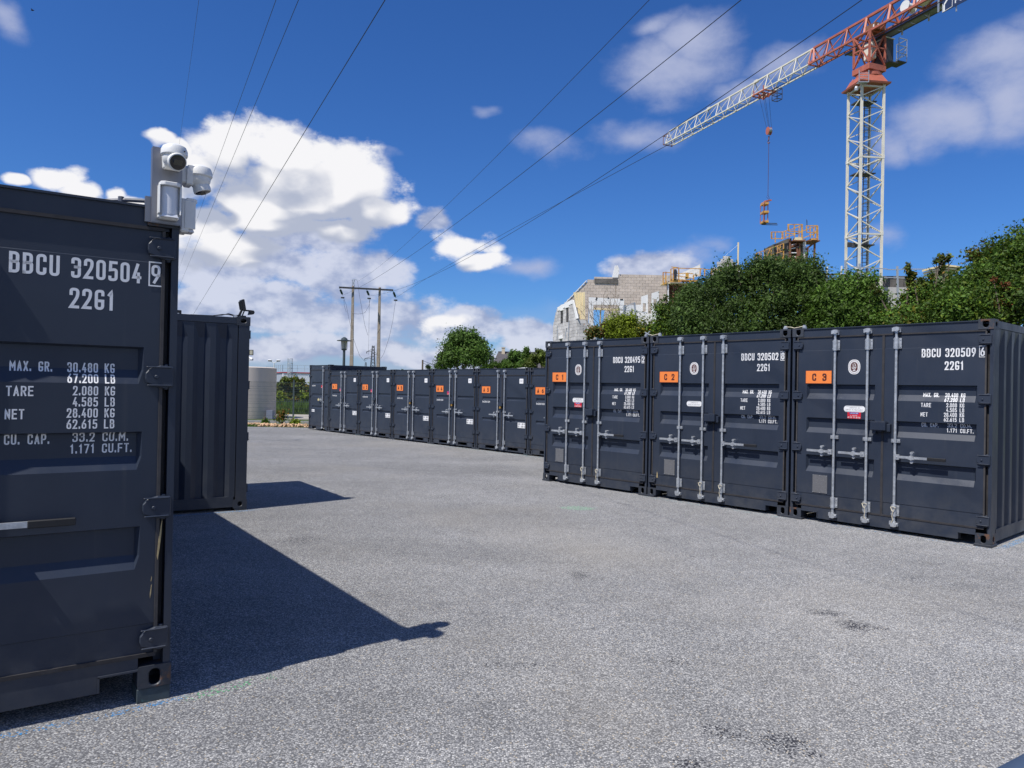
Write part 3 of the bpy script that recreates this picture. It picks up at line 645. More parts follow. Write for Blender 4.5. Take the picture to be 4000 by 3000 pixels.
def door_depth(S, d):
    zs, ds = [], []
    for (a, b, c, e) in sorted(S['bands'], key=lambda t: t[3]):
        zs += [e, c, b, a]; ds += [0, S['depth'], S['depth'], 0]
    x0, x1, bx0, bx1 = d
    def dep(x, z):
        v = interp(z, zs, ds)
        f = min(1, max(0, (x - bx0) / .022), max(0, (bx1 - x) / .022))
        ln = .0 if S['lines'][1] < z < S['lines'][0] else .005
        return S['yd'] + v * f + ln
    return dep, zs
def make_container(S, name, label, group, loc, rz, decals=None, castm='castd', doors=True, extras=True, lock=None):
    t = thing(name, label, 'container', loc, rz, group); K = S['key']
    W, H, Ln, cw, ch = S['W'], S['H'], S['L'], S['cw'], S['ch']
    # castings
    cpos = [(0, 0, 0), (W, 0, 0), (0, 0, 1), (W, 0, 1), (0, Ln, 0), (W, Ln, 0), (0, Ln, 1), (W, Ln, 1)]
    for (x, y, tp) in cpos:
        sx, sy = (1 if x == 0 else -1), (1 if y == 0 else -1)
        cpart((K, 'cast', x, y, tp, castm), 'corner_casting', M[castm], t,
              lambda mb: casting(mb, x, y, H - ch if tp else 0, sx, sy, tp, cw, cw * 1.1, ch), bevel=.006 if K == 'big' else 0)
    # posts
    def post(mb, x, y):
        sx, sy = (1 if x == 0 else -1), (1 if y == 0 else -1)
        if y == 0:
            mb.bb(*sorted((x + sx * .004, x + sx * .040)), .008, .15, ch, H - ch)
            mb.bb(*sorted((x + sx * .040, x + sx * .076)), .085, .15, ch, H - ch)
        else: mb.bb(*sorted((x + sx * .004, x + sx * .15)), *sorted((y + sy * .004, y + sy * .16)), ch, H - ch)
    for x in (0, W):
        for y in (0, Ln): cpart((K, 'post', x, y), 'corner_post', M['paint'], t, lambda mb: post(mb, x, y))
    # header with drip lip, sill with fork notches
    zc = H - .012
    cpart((K, 'header'), 'door_header', M['paint'], t, lambda mb: mb.bb(cw, W - cw, .010, .10, S['zh'], zc).bb(cw, W - cw, -.004, .010, zc - .012, zc).bb(.05, cw, .03, .1, S['zh'], H - ch).bb(W - cw, W - .05, .03, .1, S['zh'], H - ch))
    def sill(mb):
        zt = S['sill']; xs = [cw]
        pts = [(cw, zt), (cw, .018)]
        cur = [(cw, .018)]
        poly = []
        x = cw; mb_x = []
        edges = sorted(S['forks'])
        for (a, b, zf) in edges:
            if a > x + .001: mb.bb(x, a, .010, .09, .018, zt)
            mb.bb(a, b, .010, .09, zf, zt)
            if K == 'small': mb.bb(a, b, .010, .09, .018, .045)
            x = b
        if x < W - cw: mb.bb(x, W - cw, .010, .09, .018, zt)
        # rim round the fork notches
        for (a, b, zf) in edges:
            mb.bb(a - .006, b + .006, .002, .11, zf - .004, zf + .006)
            mb.bb(a - .006, a + .002, .002, .11, .02, zf); mb.bb(b - .002, b + .006, .002, .11, .02, zf)
    cpart((K, 'sill'), 'door_sill', M['paint'], t, sill)
    # gaskets
    def gask(mb):
        z0, z1 = S['z0'], S['z1']
        mb.bb(.078, W - .078, .004, .05, z1 - .002, z1 + .016).bb(.078, W - .078, .004, .05, z0 - .018, z0 + .002)
        mb.bb(S['seam'][0], S['seam'][1], .006, .05, z0, z1 + .01).bb(.050, .078, .055, .075, z0, z1).bb(W - .078, W - .050, .055, .075, z0, z1)
        mb.bb(.070, .080, .014, .055, z0, z1).bb(W - .080, W - .070, .014, .055, z0, z1)
    cpart((K, 'gasket'), 'door_gasket', M['rubber'], t, gask)
    cpart((K, 'lip'), 'gasket_lip', M['lip'], t, lambda mb: mb.bb(W - .088, W - .072, .004, .030, S['z0'], S['z1']))
    cpart((K, 'lip2'), 'gasket_lip', M['lip'], t, lambda mb: mb.bb(.072, .088, .004, .030, S['z0'], S['z1']))
    # side walls, end wall, rails, roof, floor
    zr = H - .10
    for x in (0, W):
        sx = 1 if x == 0 else -1
        cpart((K, 'side', x), 'side_wall', M['paint'], t, lambda mb: corr_wall(mb, Ln - .32, .155, zr - .005, .036, .278 if K == 'big' else .25, lambda s_, d, z: Vector((x + sx * (.012 + d), .16 + s_, z))))
        cpart((K, 'rail', x), 'bottom_side_rail', M['paint'], t, lambda mb: mb.bb(*sorted((x + sx * .006, x + sx * .06)), cw * 1.1, Ln - cw * 1.1, .02, .16))
        cpart((K, 'trail', x), 'top_side_rail', M['paint'], t, lambda mb: mb.bb(*sorted((x + sx * .006, x + sx * .06)), cw * 1.1, Ln - cw * 1.1, zr, H - .014))
    cpart((K, 'end'), 'end_wall', M['paint'], t, lambda mb: (corr_wall(mb, W - .3, .12, zr, .04, .25, lambda s_, d, z: Vector((.15 + s_, Ln - .012 - d, z))), mb.bb(cw, W - cw, Ln - .06, Ln - .006, .02, .13), mb.bb(cw, W - cw, Ln - .06, Ln - .006, zr, H - .014)))
    def roof(mb):
        mb.bb(.05, W - .05, .06, Ln - .06, H - .05, H - .032)
        n = int(Ln / .4)
        for i in range(n): mb.bb(.14, W - .14, .25 + i * .4, .38 + i * .4, H - .032, H - .016)
    cpart((K, 'roof'), 'roof_panel', M['paint'], t, roof)
    cpart((K, 'floor'), 'floor', M['dark'], t, lambda mb: mb.bb(.05, W - .05, .14, Ln - .06, .12, .15))
    # doors
    deps = []
    for di, d in enumerate(S['doors']):
        dep, zz = door_depth(S, d); deps.append(dep)
        def dm(mb):
            x0, x1, bx0, bx1 = d
            xs = [x0, bx0, bx0 + .022, bx1 - .022, bx1, x1]
            zs = sorted([S['z0'], S['z1'], S['lines'][0], S['lines'][0] - .004, S['lines'][1], S['lines'][1] + .004] + zz)
            vs = [(x, dep(x, z), z) for z in zs for x in xs]; m = len(xs)
            mb.add(vs, [(j * m + i, j * m + i + 1, (j + 1) * m + i + 1, (j + 1) * m + i) for j in range(len(zs) - 1) for i in range(m - 1)])
            # door edge
            mb.bb(x0 - .001, x0 + .004, .013, .06, S['z0'], S['z1']); mb.bb(x1 - .004, x1 + .001, .013, .06, S['z0'], S['z1'])
        D = cpart((K, 'door', di), 'door', M['paint'], t, dm, fix=True)
        sx = 1 if di == 0 else -1; hx = 0 if di == 0 else W
        for hz in S['hz']:
            def hinge(mb):
                X = lambda a: hx + sx * a
                hh = .062 if K == 'big' else .05
                pf = [(.020, -hh * .8), (.062, -hh), (.085, -hh * .9), (.150, -hh * .55), (.158, -hh * .2), (.158, hh * .3), (.135, hh * .75), (.085, hh), (.020, hh * .9)]
                mb.prism(pf, lambda p: Vector((X(p[0]), -.012, hz + p[1])), lambda p: Vector((X(p[0]), .014, hz + p[1])))
                mb.tube((X(.055), .02, hz - hh * 1.1), (X(.055), .02, hz + hh * 1.1), .016, 8)
                mb.bb(*sorted((X(.030), X(.155))), -.020, -.010, hz + hh * .78, hz + hh * .9); mb.bb(*sorted((X(.030), X(.150))), -.022, -.010, hz - hh * .80, hz - hh * .66)
                mb.tube((X(.105), -.022, hz), (X(.105), -.010, hz), .012, 8)
            cpart((K, 'hinge', di, hz), 'hinge', M['paint'], D, hinge, bevel=.004 if K == 'big' else 0)
    Dr = [o for o in t.children if o.name.startswith('door') and 'door' in CACHE_NAMES(o)]
    D0_, D1_ = Dr[0], Dr[-1]
    ry = -.020; top = S['H'] - .095 if K == 'big' else S['H'] - .10; bot = .095
    for ri, rx in enumerate(S['rods']):
        D = D0_ if (rx < S['seam'][1]) else D1_
        rr = .0165
        cpart((K, 'rod', ri), 'locking_rod', M['galv'], D, lambda mb: mb.tube((rx, ry, bot), (rx, ry, top), rr, 12), smooth=True)
        def brk(mb, z):
            s_ = 1 if K == 'big' else .8
            mb.bb(rx - .040 * s_, rx + .055 * s_, -.006, .010, z - .068 * s_, z + .062 * s_)
            mb.tube((rx, ry, z - .075 * s_), (rx, ry, z + .068 * s_), .028 * s_, 12)
            for (a, b) in ((.042, .04), (.042, -.045), (-.034, .045), (-.034, -.05)):
                mb.tube((rx + a * s_, -.012, z + b * s_), (rx + a * s_, 0, z + b * s_), .008, 6)
        if K == 'big': bz = (2.345, .262)
        else: bz = (2.02 + (.21 if K == 'narrow' else 0), .237)
        for z in bz: cpart((K, 'brk', ri, z), 'rod_bracket', M['galv'], D, lambda mb: brk(mb, z), smooth=True)
        def cam_(mb, z, sg):
            mb.tube((rx, ry, z - .03), (rx, ry, z + .03), .026, 10)
            pf = [(-.03, -.022), (.015, -.03), (.045, -.012), (.042, .016), (.012, .028), (-.03, .022)]
            mb.prism([(a, b * sg) for a, b in pf], lambda p: Vector((rx + p[0], ry - .035, z + sg * .012 + p[1])), lambda p: Vector((rx + p[0], .006, z + sg * .012 + p[1])))
            mb.bb(rx - .052, rx - .030, -.034, .008, z - .016, z + .030)
            mb.bb(rx + .030, rx + .050, -.030, .008, z - .028, z + .012)
        for z, sg in ((top + .01, 1), (bot, -1)): cpart((K, 'camend', ri, sg), 'locking_cam', M['galv'], D, lambda mb: cam_(mb, z, sg), smooth=True)
        gz = 1.125 if K == 'big' else 1.055
        cpart((K, 'guide', ri), 'rod_guide', M['galv'], D, lambda mb: mb.bb(rx - .050, rx + .055, -.010, .010, gz - .022, gz + .022).bb(rx - .021, rx + .021, ry - .020, 0, gz - .022, gz + .022).tube((rx + .04, -.016, gz), (rx + .04, 0, gz), .008, 6).tube((rx - .036, -.016, gz), (rx - .036, 0, gz), .008, 6), smooth=True)
        # handles
        if K == 'big': hd = [(-1, .355, .150, None), (-1, .350, .150, None), (1, .585, .205, .385)][ri]; hzz = .93
        else: hd = [(-1, .33, .115, None), (1, .40, .235, None)][min(ri, 1)]; hzz = .972 if K == 'small' else 1.13
        sg, ln, hub, gr = hd; hy = -.045
        def handle(mb):
            e = gr or ln
            mb.bb(*sorted((rx + sg * .012, rx + sg * .062)), hy - .012, -.012, hzz - .034, hzz + .030)
            mb.bb(*sorted((rx + sg * .055, rx + sg * e)), hy - .008, hy + .004, hzz - .014, hzz + .016)
            mb.tube((rx + sg * .035, hy - .018, hzz), (rx + sg * .035, hy, hzz), .010, 8)
            # catch and hub
            X = rx + sg * hub
            mb.bb(X - .017, X + .017, hy + .010, .012, hzz - .062, hzz + .068)
            mb.tube((X, hy - .012, hzz + .058), (X, 0, hzz + .058), .018, 10); mb.tube((X, hy - .006, hzz - .052), (X, 0, hzz - .052), .018, 10)
            mb.prism([(-.045, -.012), (0, -.03), (.045, -.012), (.030, .016), (0, .034), (-.03, .016)], lambda p: Vector((X + p[0], hy - .022, hzz + p[1])), lambda p: Vector((X + p[0], hy - .008, hzz + p[1])))
        cpart((K, 'handle', ri), 'door_handle', M['galv'], D, handle)
        if gr: cpart((K, 'grip', ri), 'handle_grip', M['grip'], D, lambda mb: mb.bb(rx + gr - .004, rx + ln, hy - .012, hy + .008, hzz - .019, hzz + .019), bevel=.004)
    # cover box over the padlock
    if lock != 'none':
        if K == 'big':
            cpart((K, 'lockbox'), 'lock_box', M['paint'], t, lambda mb: mb.bb(1.105, 1.290, -.085, .012, 1.250, 1.352).bb(1.085, 1.275, -.070, .012, 1.352, 1.362).bb(1.290, 1.330, -.045, .010, 1.235, 1.33).bb(1.120, 1.16, -.06, .01, 1.205, 1.25).bb(1.155, 1.250, -.075, -.03, 1.236, 1.25), bevel=.003)
        else:
            lx = 1.0 if K == 'small' else 1.2
            cpart((K, 'lockbox'), 'lock_box', M['paint'], t, lambda mb: mb.bb(lx, lx + .17, -.055, .012, 1.215, 1.295).bb(lx - .05, lx + .20, -.012, .010, 1.29, 1.305))
            if lock:
                cpart((K, 'padlock', lock), 'padlock', M['brass'] if lock == 'brass' else M['castd'], t, lambda mb: mb.bb(lx + .05, lx + .115, -.05, -.02, 1.145, 1.198).path([(lx + .062, -.035, 1.195), (lx + .062, -.035, 1.215), (lx + .103, -.035, 1.215), (lx + .103, -.035, 1.195)], .006))
    if decals: decals(t, D0_, D1_, deps)
    return t
def CACHE_NAMES(o):
    return o.name.split('.')[0]

def surf_of(dep, off): return lambda x, z: (x, dep(x, z) - off, z)
def rrect(mb, x0, x1, z0, z1, y, r, th=.002, n=5):
    pts = []
    for cx, cz, a0 in ((x1 - r, z1 - r, 0), (x0 + r, z1 - r, 90), (x0 + r, z0 + r, 180), (x1 - r, z0 + r, 270)):
        for k in range(n): t = R(a0 + 90 * k / (n - 1)); pts.append((cx + r * math.cos(t), cz + r * math.sin(t)))
    mb.prism(pts, lambda p: Vector((p[0], y - th, p[1])), lambda p: Vector((p[0], y, p[1])))
def line_text(t, parent, rows, m, name='lettering', seg=.02, **kw):
    mb = MB()
    for r in rows: write(mb, *r[:6], seg=seg, **{**kw, **(r[6] if len(r) > 6 else {})})
    return mb.build(name, m, parent, fix=False)

def big_decals(num, chk, sign=None, red=False, near=False):
    def f(t, Dl, Dr, deps):
        dl, dr = deps[0], deps[-1]; sr = surf_of(dr, .0006); sl = surf_of(dl, .0006); sg = .012 if near else .03
        def row(txt, x0, x1, z, h, right=True, **kw):
            mb = MB(); write(mb, txt, x1 if right else x0, z, h, sr, right=right, adv=(x1 - x0), seg=sg, **kw); return mb.build('lettering', M['white'], Dr, fix=False)
        row('BBCU', 1.668, 1.880, 2.160, .104, t=.14); row(num, 1.930, 2.252, 2.160, .104, t=.14)
        row('22G1', 1.925, 2.128, 2.005, .104, t=.14)
        # boxed check digit
        mb = MB(); write(mb, chk, 2.300, 2.166, .100, lambda x, z: (x, .0085, z), adv=.045, t=.14, seg=sg)
        for (a, b, c, d) in ((2.287, 2.361, 2.150, 2.157), (2.287, 2.361, 2.276, 2.283), (2.287, 2.294, 2.157, 2.276), (2.354, 2.361, 2.157, 2.276)): mb.bb(a, b, .0088, .0095, c, d)
        mb.build('check_digit', M['white'], Dr, fix=False)
        for (txt, x0, x1, z, h, a, b) in (('MAX. GR.', 1.680, 1.860, 1.680, .050, 1, 0), ('30.480 KG', 1.925, 2.140, 1.680, .050, 1, 0), ('67.200 LB', 1.925, 2.140, 1.625, .047, 1, 0), ('TARE', 1.668, 1.782, 1.556, .050, 1, 0), ('2.080 KG', 1.950, 2.140, 1.562, .048, 1, 0),
                                  ('4.585 LB', 1.950, 2.140, 1.505, .048, 1, 0), ('NET', 1.665, 1.745, 1.442, .050, 1, 0), ('28.400 KG', 1.925, 2.140, 1.448, .048, 1, 0), ('62.615 LB', 1.925, 2.140, 1.391, .048, 1, 0),
                                  ('CU. CAP.', 1.665, 1.855, 1.315, .050, 1, 0), ('33.2 CU.M.', 1.955, 2.212, 1.322, .048, 1, 0), ('1.171 CU.FT.', 1.945, 2.230, 1.262, .048, 1, 0)):
            row(txt, x0, x1, z, h, t=.14)
        # certification oval with a crest
        def oval(mb, rx, rz, y, n=36, cx=.853, cz=2.052): mb.prism([(cx + rx * math.copysign(abs(math.cos(a)) ** .85, math.cos(a)), cz + rz * math.copysign(abs(math.sin(a)) ** .85, math.sin(a))) for a in (2 * math.pi * i / n for i in range(n))], lambda p: Vector((p[0], y - .0015, p[1])), lambda p: Vector((p[0], y, p[1])))
        if 'oval' not in CACHE: pass
        e = cpart(('big', 'oval'), 'emblem', M['white'], Dl, lambda mb: oval(mb, .078, .096, .0115))
        def ring(mb):
            for rx, rz, w in ((.071, .089, .0035), (.052, .066, .0035)):
                n = 40; vs = []
                for k in (0, 1):
                    for i in range(n):
                        a = 2 * math.pi * i / n; vs.append((.853 + (rx - k * w) * math.cos(a), .0096, 2.052 + (rz - k * w) * math.sin(a)))
                mb.add(vs, [(i, (i + 1) % n, n + (i + 1) % n, n + i) for i in range(n)])
            for i in range(26):
                a = 2 * math.pi * i / 26
                x, z = .853 + .0615 * math.cos(a), 2.052 + .078 * math.sin(a); mb.bb(x - .0022, x + .0022, .0090, .0096, z - .004, z + .004)
            oval(mb, .044, .060, .0098)
        cpart(('big', 'oval2'), 'emblem_ring', M['maroon'], Dl, ring)
        def crest(mb):
            sf = lambda x, z: (x, .0079, z)
            segs = [((.853, 2.004), (.853, 2.055)), ((.822, 2.050), (.884, 2.050)), ((.838, 2.066), (.838, 2.098)), ((.838, 2.066), (.853, 2.062)), ((.858, 2.070), (.880, 2.066)), ((.866, 2.066), (.872, 2.094)), ((.852, 2.086), (.862, 2.104)),
                    ((.826, 2.040), (.838, 2.024)), ((.838, 2.024), (.846, 2.040)), ((.862, 2.040), (.878, 2.040)), ((.868, 2.040), (.868, 2.020)), ((.836, 2.002), (.870, 2.002)), ((.853, 2.02), (.838, 2.004)), ((.853, 2.02), (.868, 2.004))]
            for a, b in segs: mb.bar((a[0], .0080, a[1]), (b[0], .0080, b[1]), .0055, .0008, up=(0, 1, 0))
        cpart(('big', 'crest'), 'emblem_crest', M['white'], Dl, crest)
        # pill shaped approval sticker
        cpart(('big', 'pill'), 'sticker', M['white'], Dl, lambda mb: rrect(mb, .726, 1.000, 1.464, 1.545, .012, .038))
        def pilltext(mb):
            sf = lambda x, z: (x, .0093, z)
            write(mb, 'INSPECTION OU', .80, 1.512, .014, sf, adv=.13, seg=.1); write(mb, 'CORTEN OU EQUIVALENT', .752, 1.486, .015, sf, adv=.22, seg=.1)
            for (a, b, c, d) in ((.755, .972, 1.471, 1.4730), (.755, .972, 1.536, 1.538)): mb.bb(a, b, .0088, .0095, c, d)
        cpart(('big', 'pilltext'), 'sticker_print', M['ink'], Dl, pilltext)
        if red:
            cpart(('big', 'red'), 'phone_sticker', M['red'], Dl, lambda mb: mb.bb(.774, .948, .0095, .012, 1.380, 1.462))
            cpart(('big', 'redb'), 'sticker_band', M['blue'], Dl, lambda mb: mb.bb(.802, .920, .0082, .0094, 1.438, 1.459))
            cpart(('big', 'redt'), 'sticker_print', M['white'], Dl, lambda mb: (write(mb, 'MONDIALBOX', .812, 1.441, .013, lambda x, z: (x, .0072, z), adv=.098, seg=.1), write(mb, 'N. URGENCE', .812, 1.411, .013, lambda x, z: (x, .0082, z), adv=.09, seg=.1), write(mb, '07 83 73 68 22', .780, 1.386, .018, lambda x, z: (x, .0082, z), adv=.16, seg=.1, t=.2)))
        if sign:
            cpart(('big', 'sign'), 'number_sign', M['orange'], Dl, lambda mb: mb.bb(.200, .556, .006, .011, 1.834, 2.003), bevel=.002)
            cpart(('big', 'signrim'), 'sign_rim', M['maroon'], Dl, lambda mb: mb.bb(.196, .560, .0075, .0115, 1.829, 2.008))
            mb = MB(); write(mb, sign, .290, 1.868, .100, lambda x, z: (x, .0045, z), adv=.20, t=.20, seg=.03); mb.build('sign_lettering', M['maroon'], Dl, fix=False)
        cpart(('big', 'csc'), 'data_plate', M['plate'], Dl, lambda mb: mb.bb(.318, .520, .006, .012, .362, .602))
        def csc(mb):
            for i in range(14): mb.bb(.330, .330 + [.17, .13, .176, .10, .16][i % 5], .0052, .0058, .575 - i * .0145, .579 - i * .0145)
        cpart(('big', 'csct'), 'plate_print', M['ink'], Dl, csc)
        cpart(('big', 'rivets'), 'plate_rivets', M['galv'], Dl, lambda mb: [mb.tube((x, .0, z), (x, .008, z), .005, 6) for x in (.325, .419, .513) for z in (.369, .595)])
    return f
def small_decals(sign, num, red):
    def f(t, Dl, Dr, deps):
        y = .0095
        cpart(('small', 'sign'), 'number_sign', M['orange'], Dl, lambda mb: mb.bb(.238, .598, .004, .010, 1.553, 1.733))
        cpart(('small', 'signrim'), 'sign_rim', M['maroon'], Dl, lambda mb: mb.bb(.226, .610, .006, .0112, 1.541, 1.745))
        mb = MB(); write(mb, sign, .300, 1.585, .115, lambda x, z: (x, .0028, z), adv=.24, t=.21, seg=.05); mb.build('sign_lettering', M['maroon'], Dl, fix=False)
        mb = MB(); write(mb, num, .262, 1.290, .046, lambda x, z: (x, y, z), adv=.33, t=.17, seg=.05); mb.build('lettering', M['white'], Dl, fix=False)
        cpart(('small', 'ws'), 'sticker', M['white'], Dr, lambda mb: rrect(mb, 1.79, 1.942, 1.822, 1.95, .0115, .015))
        cpart(('small', 'wsl'), 'sticker_print', M['ink'], Dr, lambda mb: mb.bb(1.815, 1.92, .0078, .0094, 1.893, 1.900).bb(1.83, 1.90, .0078, .0094, 1.879, 1.882))
        cpart(('small', 'tare'), 'weight_sticker', M['white'], Dr, lambda mb: mb.bb(1.748, 2.04, .0095, .012, .662, .800))
        cpart(('small', 'taret'), 'sticker_print', M['ink'], Dr, lambda mb: (write(mb, 'TARE :', 1.758, .742, .045, lambda x, z: (x, .0082, z), adv=.11, seg=.1, t=.2), write(mb, '630 KG', 1.91, .742, .045, lambda x, z: (x, .0082, z), adv=.12, seg=.1, t=.2),
                                                                        write(mb, 'NET :', 1.758, .676, .045, lambda x, z: (x, .0082, z), adv=.09, seg=.1, t=.2), write(mb, '2300 KG', 1.885, .676, .045, lambda x, z: (x, .0082, z), adv=.145, seg=.1, t=.2)))
        if red:
            cpart(('small', 'red'), 'phone_sticker', M['red'], Dl, lambda mb: mb.bb(.782, .915, .0095, .012, 1.478, 1.575))
            cpart(('small', 'redb'), 'sticker_band', M['blue'], Dl, lambda mb: mb.bb(.80, .90, .0082, .0094, 1.545, 1.565))
            cpart(('small', 'redt'), 'sticker_print', M['white'], Dl, lambda mb: write(mb, '07 83 73 68 22', .787, 1.486, .018, lambda x, z: (x, .0082, z), adv=.122, seg=.1, t=.2))
    return f
def narrow_decals(t, Dl, Dr, deps):
    mb = MB(); write(mb, '062001877', .245, 1.635, .045, lambda x, z: (x, .0095, z), adv=.28, t=.17, seg=.05); mb.build('lettering', M['white'], Dl, fix=False)
    cpart(('nar', 'red'), 'phone_sticker', M['red'], Dl, lambda mb: mb.bb(.98, 1.12, .0095, .012, 1.58, 1.68))
    cpart(('nar', 'redt'), 'sticker_print', M['white'], Dl, lambda mb: write(mb, '07 83 73 68 22', .985, 1.59, .018, lambda x, z: (x, .0082, z), adv=.13, seg=.1, t=.2))
    cpart(('nar', 'ws'), 'weight_sticker', M['white'], Dl, lambda mb: mb.bb(.24, .47, .0095, .012, .665, .755))
    cpart(('nar', 'wst'), 'sticker_print', M['ink'], Dl, lambda mb: write(mb, 'TARE 640', .25, .69, .04, lambda x, z: (x, .0082, z), adv=.2, seg=.1, t=.2))

rzC = math.atan2(CR.y, CR.x); rzA = math.atan2(AR.y, AR.x); rzL = LT
step = 2.464
for k, (num, chk, sg, red, lab, zo) in enumerate((('320509', '6', 'C 3', True, 'dark grey container with orange sign C 3 and rusty corners, nearest of the right row', 0),
                                              ('320502', '8', 'C 2', False, 'dark grey container with orange sign C 2, middle of the right row', 0),
                                              ('320495', '2', 'C 1', True, 'dark grey container with orange sign C 1, farthest of the right row', 0))):
    org = C0 - CR * (step * k + 2.438)
    if k == 2: org = org - Vector((0, 0, .004))
    make_container(BIG, 'shipping_container', lab, 'large containers of the C row', org, rzC, big_decals(num, chk, sg, red), castm='cast' if k == 0 else 'castd')
make_container(BIG, 'shipping_container', 'dark container in shade at left with large BBCU 320504 lettering and cameras on its corner', None, L0 - LR * 2.438, rzL, big_decals('320504', '9', None, False, near=True), castm='cast', lock=None)
make_container(BIG, 'shipping_container', 'dark container showing a ribbed side wall, half hidden behind the lettered container at left', None, D0, math.atan2(DN.y, DN.x), None, castm='castd')
nums = ['062001333', '062001332', '062001331', '062001330', '062001329', '062001326']
WA = 2.1848
for i in range(6):
    k = 5 - i     # A6 is k=0 from the anchor
    org = A0 - AR * (WA * (k + 1) - .01) if i < 5 else A0 - AR * .0 + AR * .01
    if i < 5: org = A0 - AR * (WA * (5 - i)) + AR * .01
    reds = i in (0, 1, 3)
    lk = 'brass' if i in (2, 3, 4) else ('dark' if i < 2 else None)
    make_container(SML, 'storage_container', ['storage container A 1 with red sticker, directly right of the unsigned narrow container', 'storage container A 2 with red sticker, second signed one from the left', 'storage container A 3 without red sticker, between A 2 and A 4', 'storage container A 4 with red sticker and brass padlock', 'storage container A 5, widest fully visible one, with brass padlock and no red sticker', 'storage container A 6, mostly hidden behind large container C 1'][i], 'small storage containers of the A row', org, rzA, small_decals('A %d' % (i + 1), nums[i], reds), lock=lk)
orgN = A0 - AR * (WA * 5 + 1.66) + AN * .02
make_container(NAR, 'storage_container', 'taller narrow dark storage container without a sign at the left end of the A row', None, orgN, rzA, narrow_decals, lock='none')
lk_ = MB(); 
# yellow-white lock cover on the narrow container handle
nar = thing('padlock', 'pale yellow padlock hanging on the handle of the unsigned narrow container', 'padlock', orgN + AR * .93 - AN * .05 + Vector((0, 0, 1.10)), rzA)
MB().bb(-.045, .045, -.03, .02, -.01, .07).build('lock_body', mat('pale_yellow', (.72, .60, .30), .4), nar, bevel=.01)
MB().path([(-.025, 0, .06), (-.025, 0, .10), (.025, 0, .10), (.025, 0, .06)], .007).build('shackle', M['galv'], nar)

def chip(parent, pts, y=.0015):
    mb = MB(); mb.prism(pts, lambda p: Vector((p[0], y, p[1])), lambda p: Vector((p[0], y + .004, p[1]))); return mb.build('paint_chip', M['chip'], parent)
_L = [o for o in bpy.data.objects if o.get('label', '').startswith('dark container in shade')][0]; _C2 = [o for o in bpy.data.objects if o.get('label', '').startswith('dark grey container with orange sign C 2')][0]
chip(_L, [(2.356, .700), (2.362, .78), (2.372, .86), (2.379, .90), (2.376, .82), (2.367, .73), (2.360, .68)]); chip(_L, [(2.328, .475), (2.333, .50), (2.336, .55), (2.332, .545), (2.327, .50)], .011); chip(_L, [(2.330, .57), (2.334, .595), (2.336, .585), (2.332, .565)], .011)
chip(_C2, [(.165, .285), (.180, .30), (.192, .285), (.186, .36), (.176, .39), (.170, .345)], .010)
# spacers under the corners
def spacer(p, rz, sx, sy, h, label, m):
    t = thing('spacer_block', label, 'spacer block', (p.x, p.y, 0), rz, 'spacer blocks under container corners')
    MB().bb(0, sx, 0, sy, .0005, h - .001).build('block', M[m], t, bevel=.003)
spacer(L0 - LR * .165 + LN * .004, rzL, .163, .18, .077, 'dark green spacer block under the near corner of the lettered container', 'teal')
spacer(C0 - CR * .175 - CN * .012, rzC, .185, .2, .03, 'dark grey spacer plate under the right corner of container C 3', 'castd')
spacer(C0 - CR * 2.62 - CN * .010, rzC, .36, .2, .03, 'dark grey spacer plate shared by containers C 2 and C 3', 'castd')
spacer(C0 - CR * (2.464 * 2 + .16) - CN * .010, rzC, .32, .2, .03, 'dark spacer plate shared by containers C 1 and C 2', 'castd')
spacer(C0 - CR * (2.464 * 2 + 2.45) - CN * .012, rzC, .2, .2, .026, 'dark spacer plate under the left corner of container C 1', 'castd')
spacer(D0 - DR * .16, DT, .16, .17, .03, 'thin spacer plate under the corner of the ribbed container', 'castd')
for i in range(6):
    spacer(A0 - AR * (WA * i + .17), rzA, .34 if i else .16, .18, .03, ['turquoise spacer under the right corner of the padlocked widest A container', 'dark spacer at the joint left of container A 5', 'dark spacer plate in the middle of the A row, right of A 3', 'dark spacer plate right of the second signed container', 'turquoise spacer under the right corner of the first signed container', 'dark spacer at the joint with the narrow unsigned container'][i], 'teal' if i in (0, 4) else 'castd')

# bridge clamps with rope between the containers of the C row
for k in (1, 2):
    p = C0 - CR * (step * k - .013) + CN * .09 + Vector((0, 0, 2.591))
    t = thing('bridge_clamp', ('pale clamp and rope on the roof corners beside container C 3', 'crossed pale bars and rope on the roof corners beside container C 1')[k - 1], 'clamp', p, rzC, 'clamps between container roofs')
    for s_ in (-1, 1):
        MB().tube((s_ * .14, 0, -.001), (s_ * .14, 0, .03), .03, 10).tube((s_ * .14, 0, .03), (s_ * .14, 0, .05), .02, 10).build('clamp_foot', M['galv'], t)
    MB().path([(-.13, -.01, .035), (-.05, -.02, .028), (0, -.02, .012), (.06, -.02, .02), (.13, -.01, .035)], .006).build('rope', M['rope'], t)
    if k == 2: MB().bar((-.16, -.01, .075), (-.04, -.03, .02), .012).bar((-.13, -.02, .02), (-.05, -.02, .085), .012).build('clamp_bar', M['galv'], t)
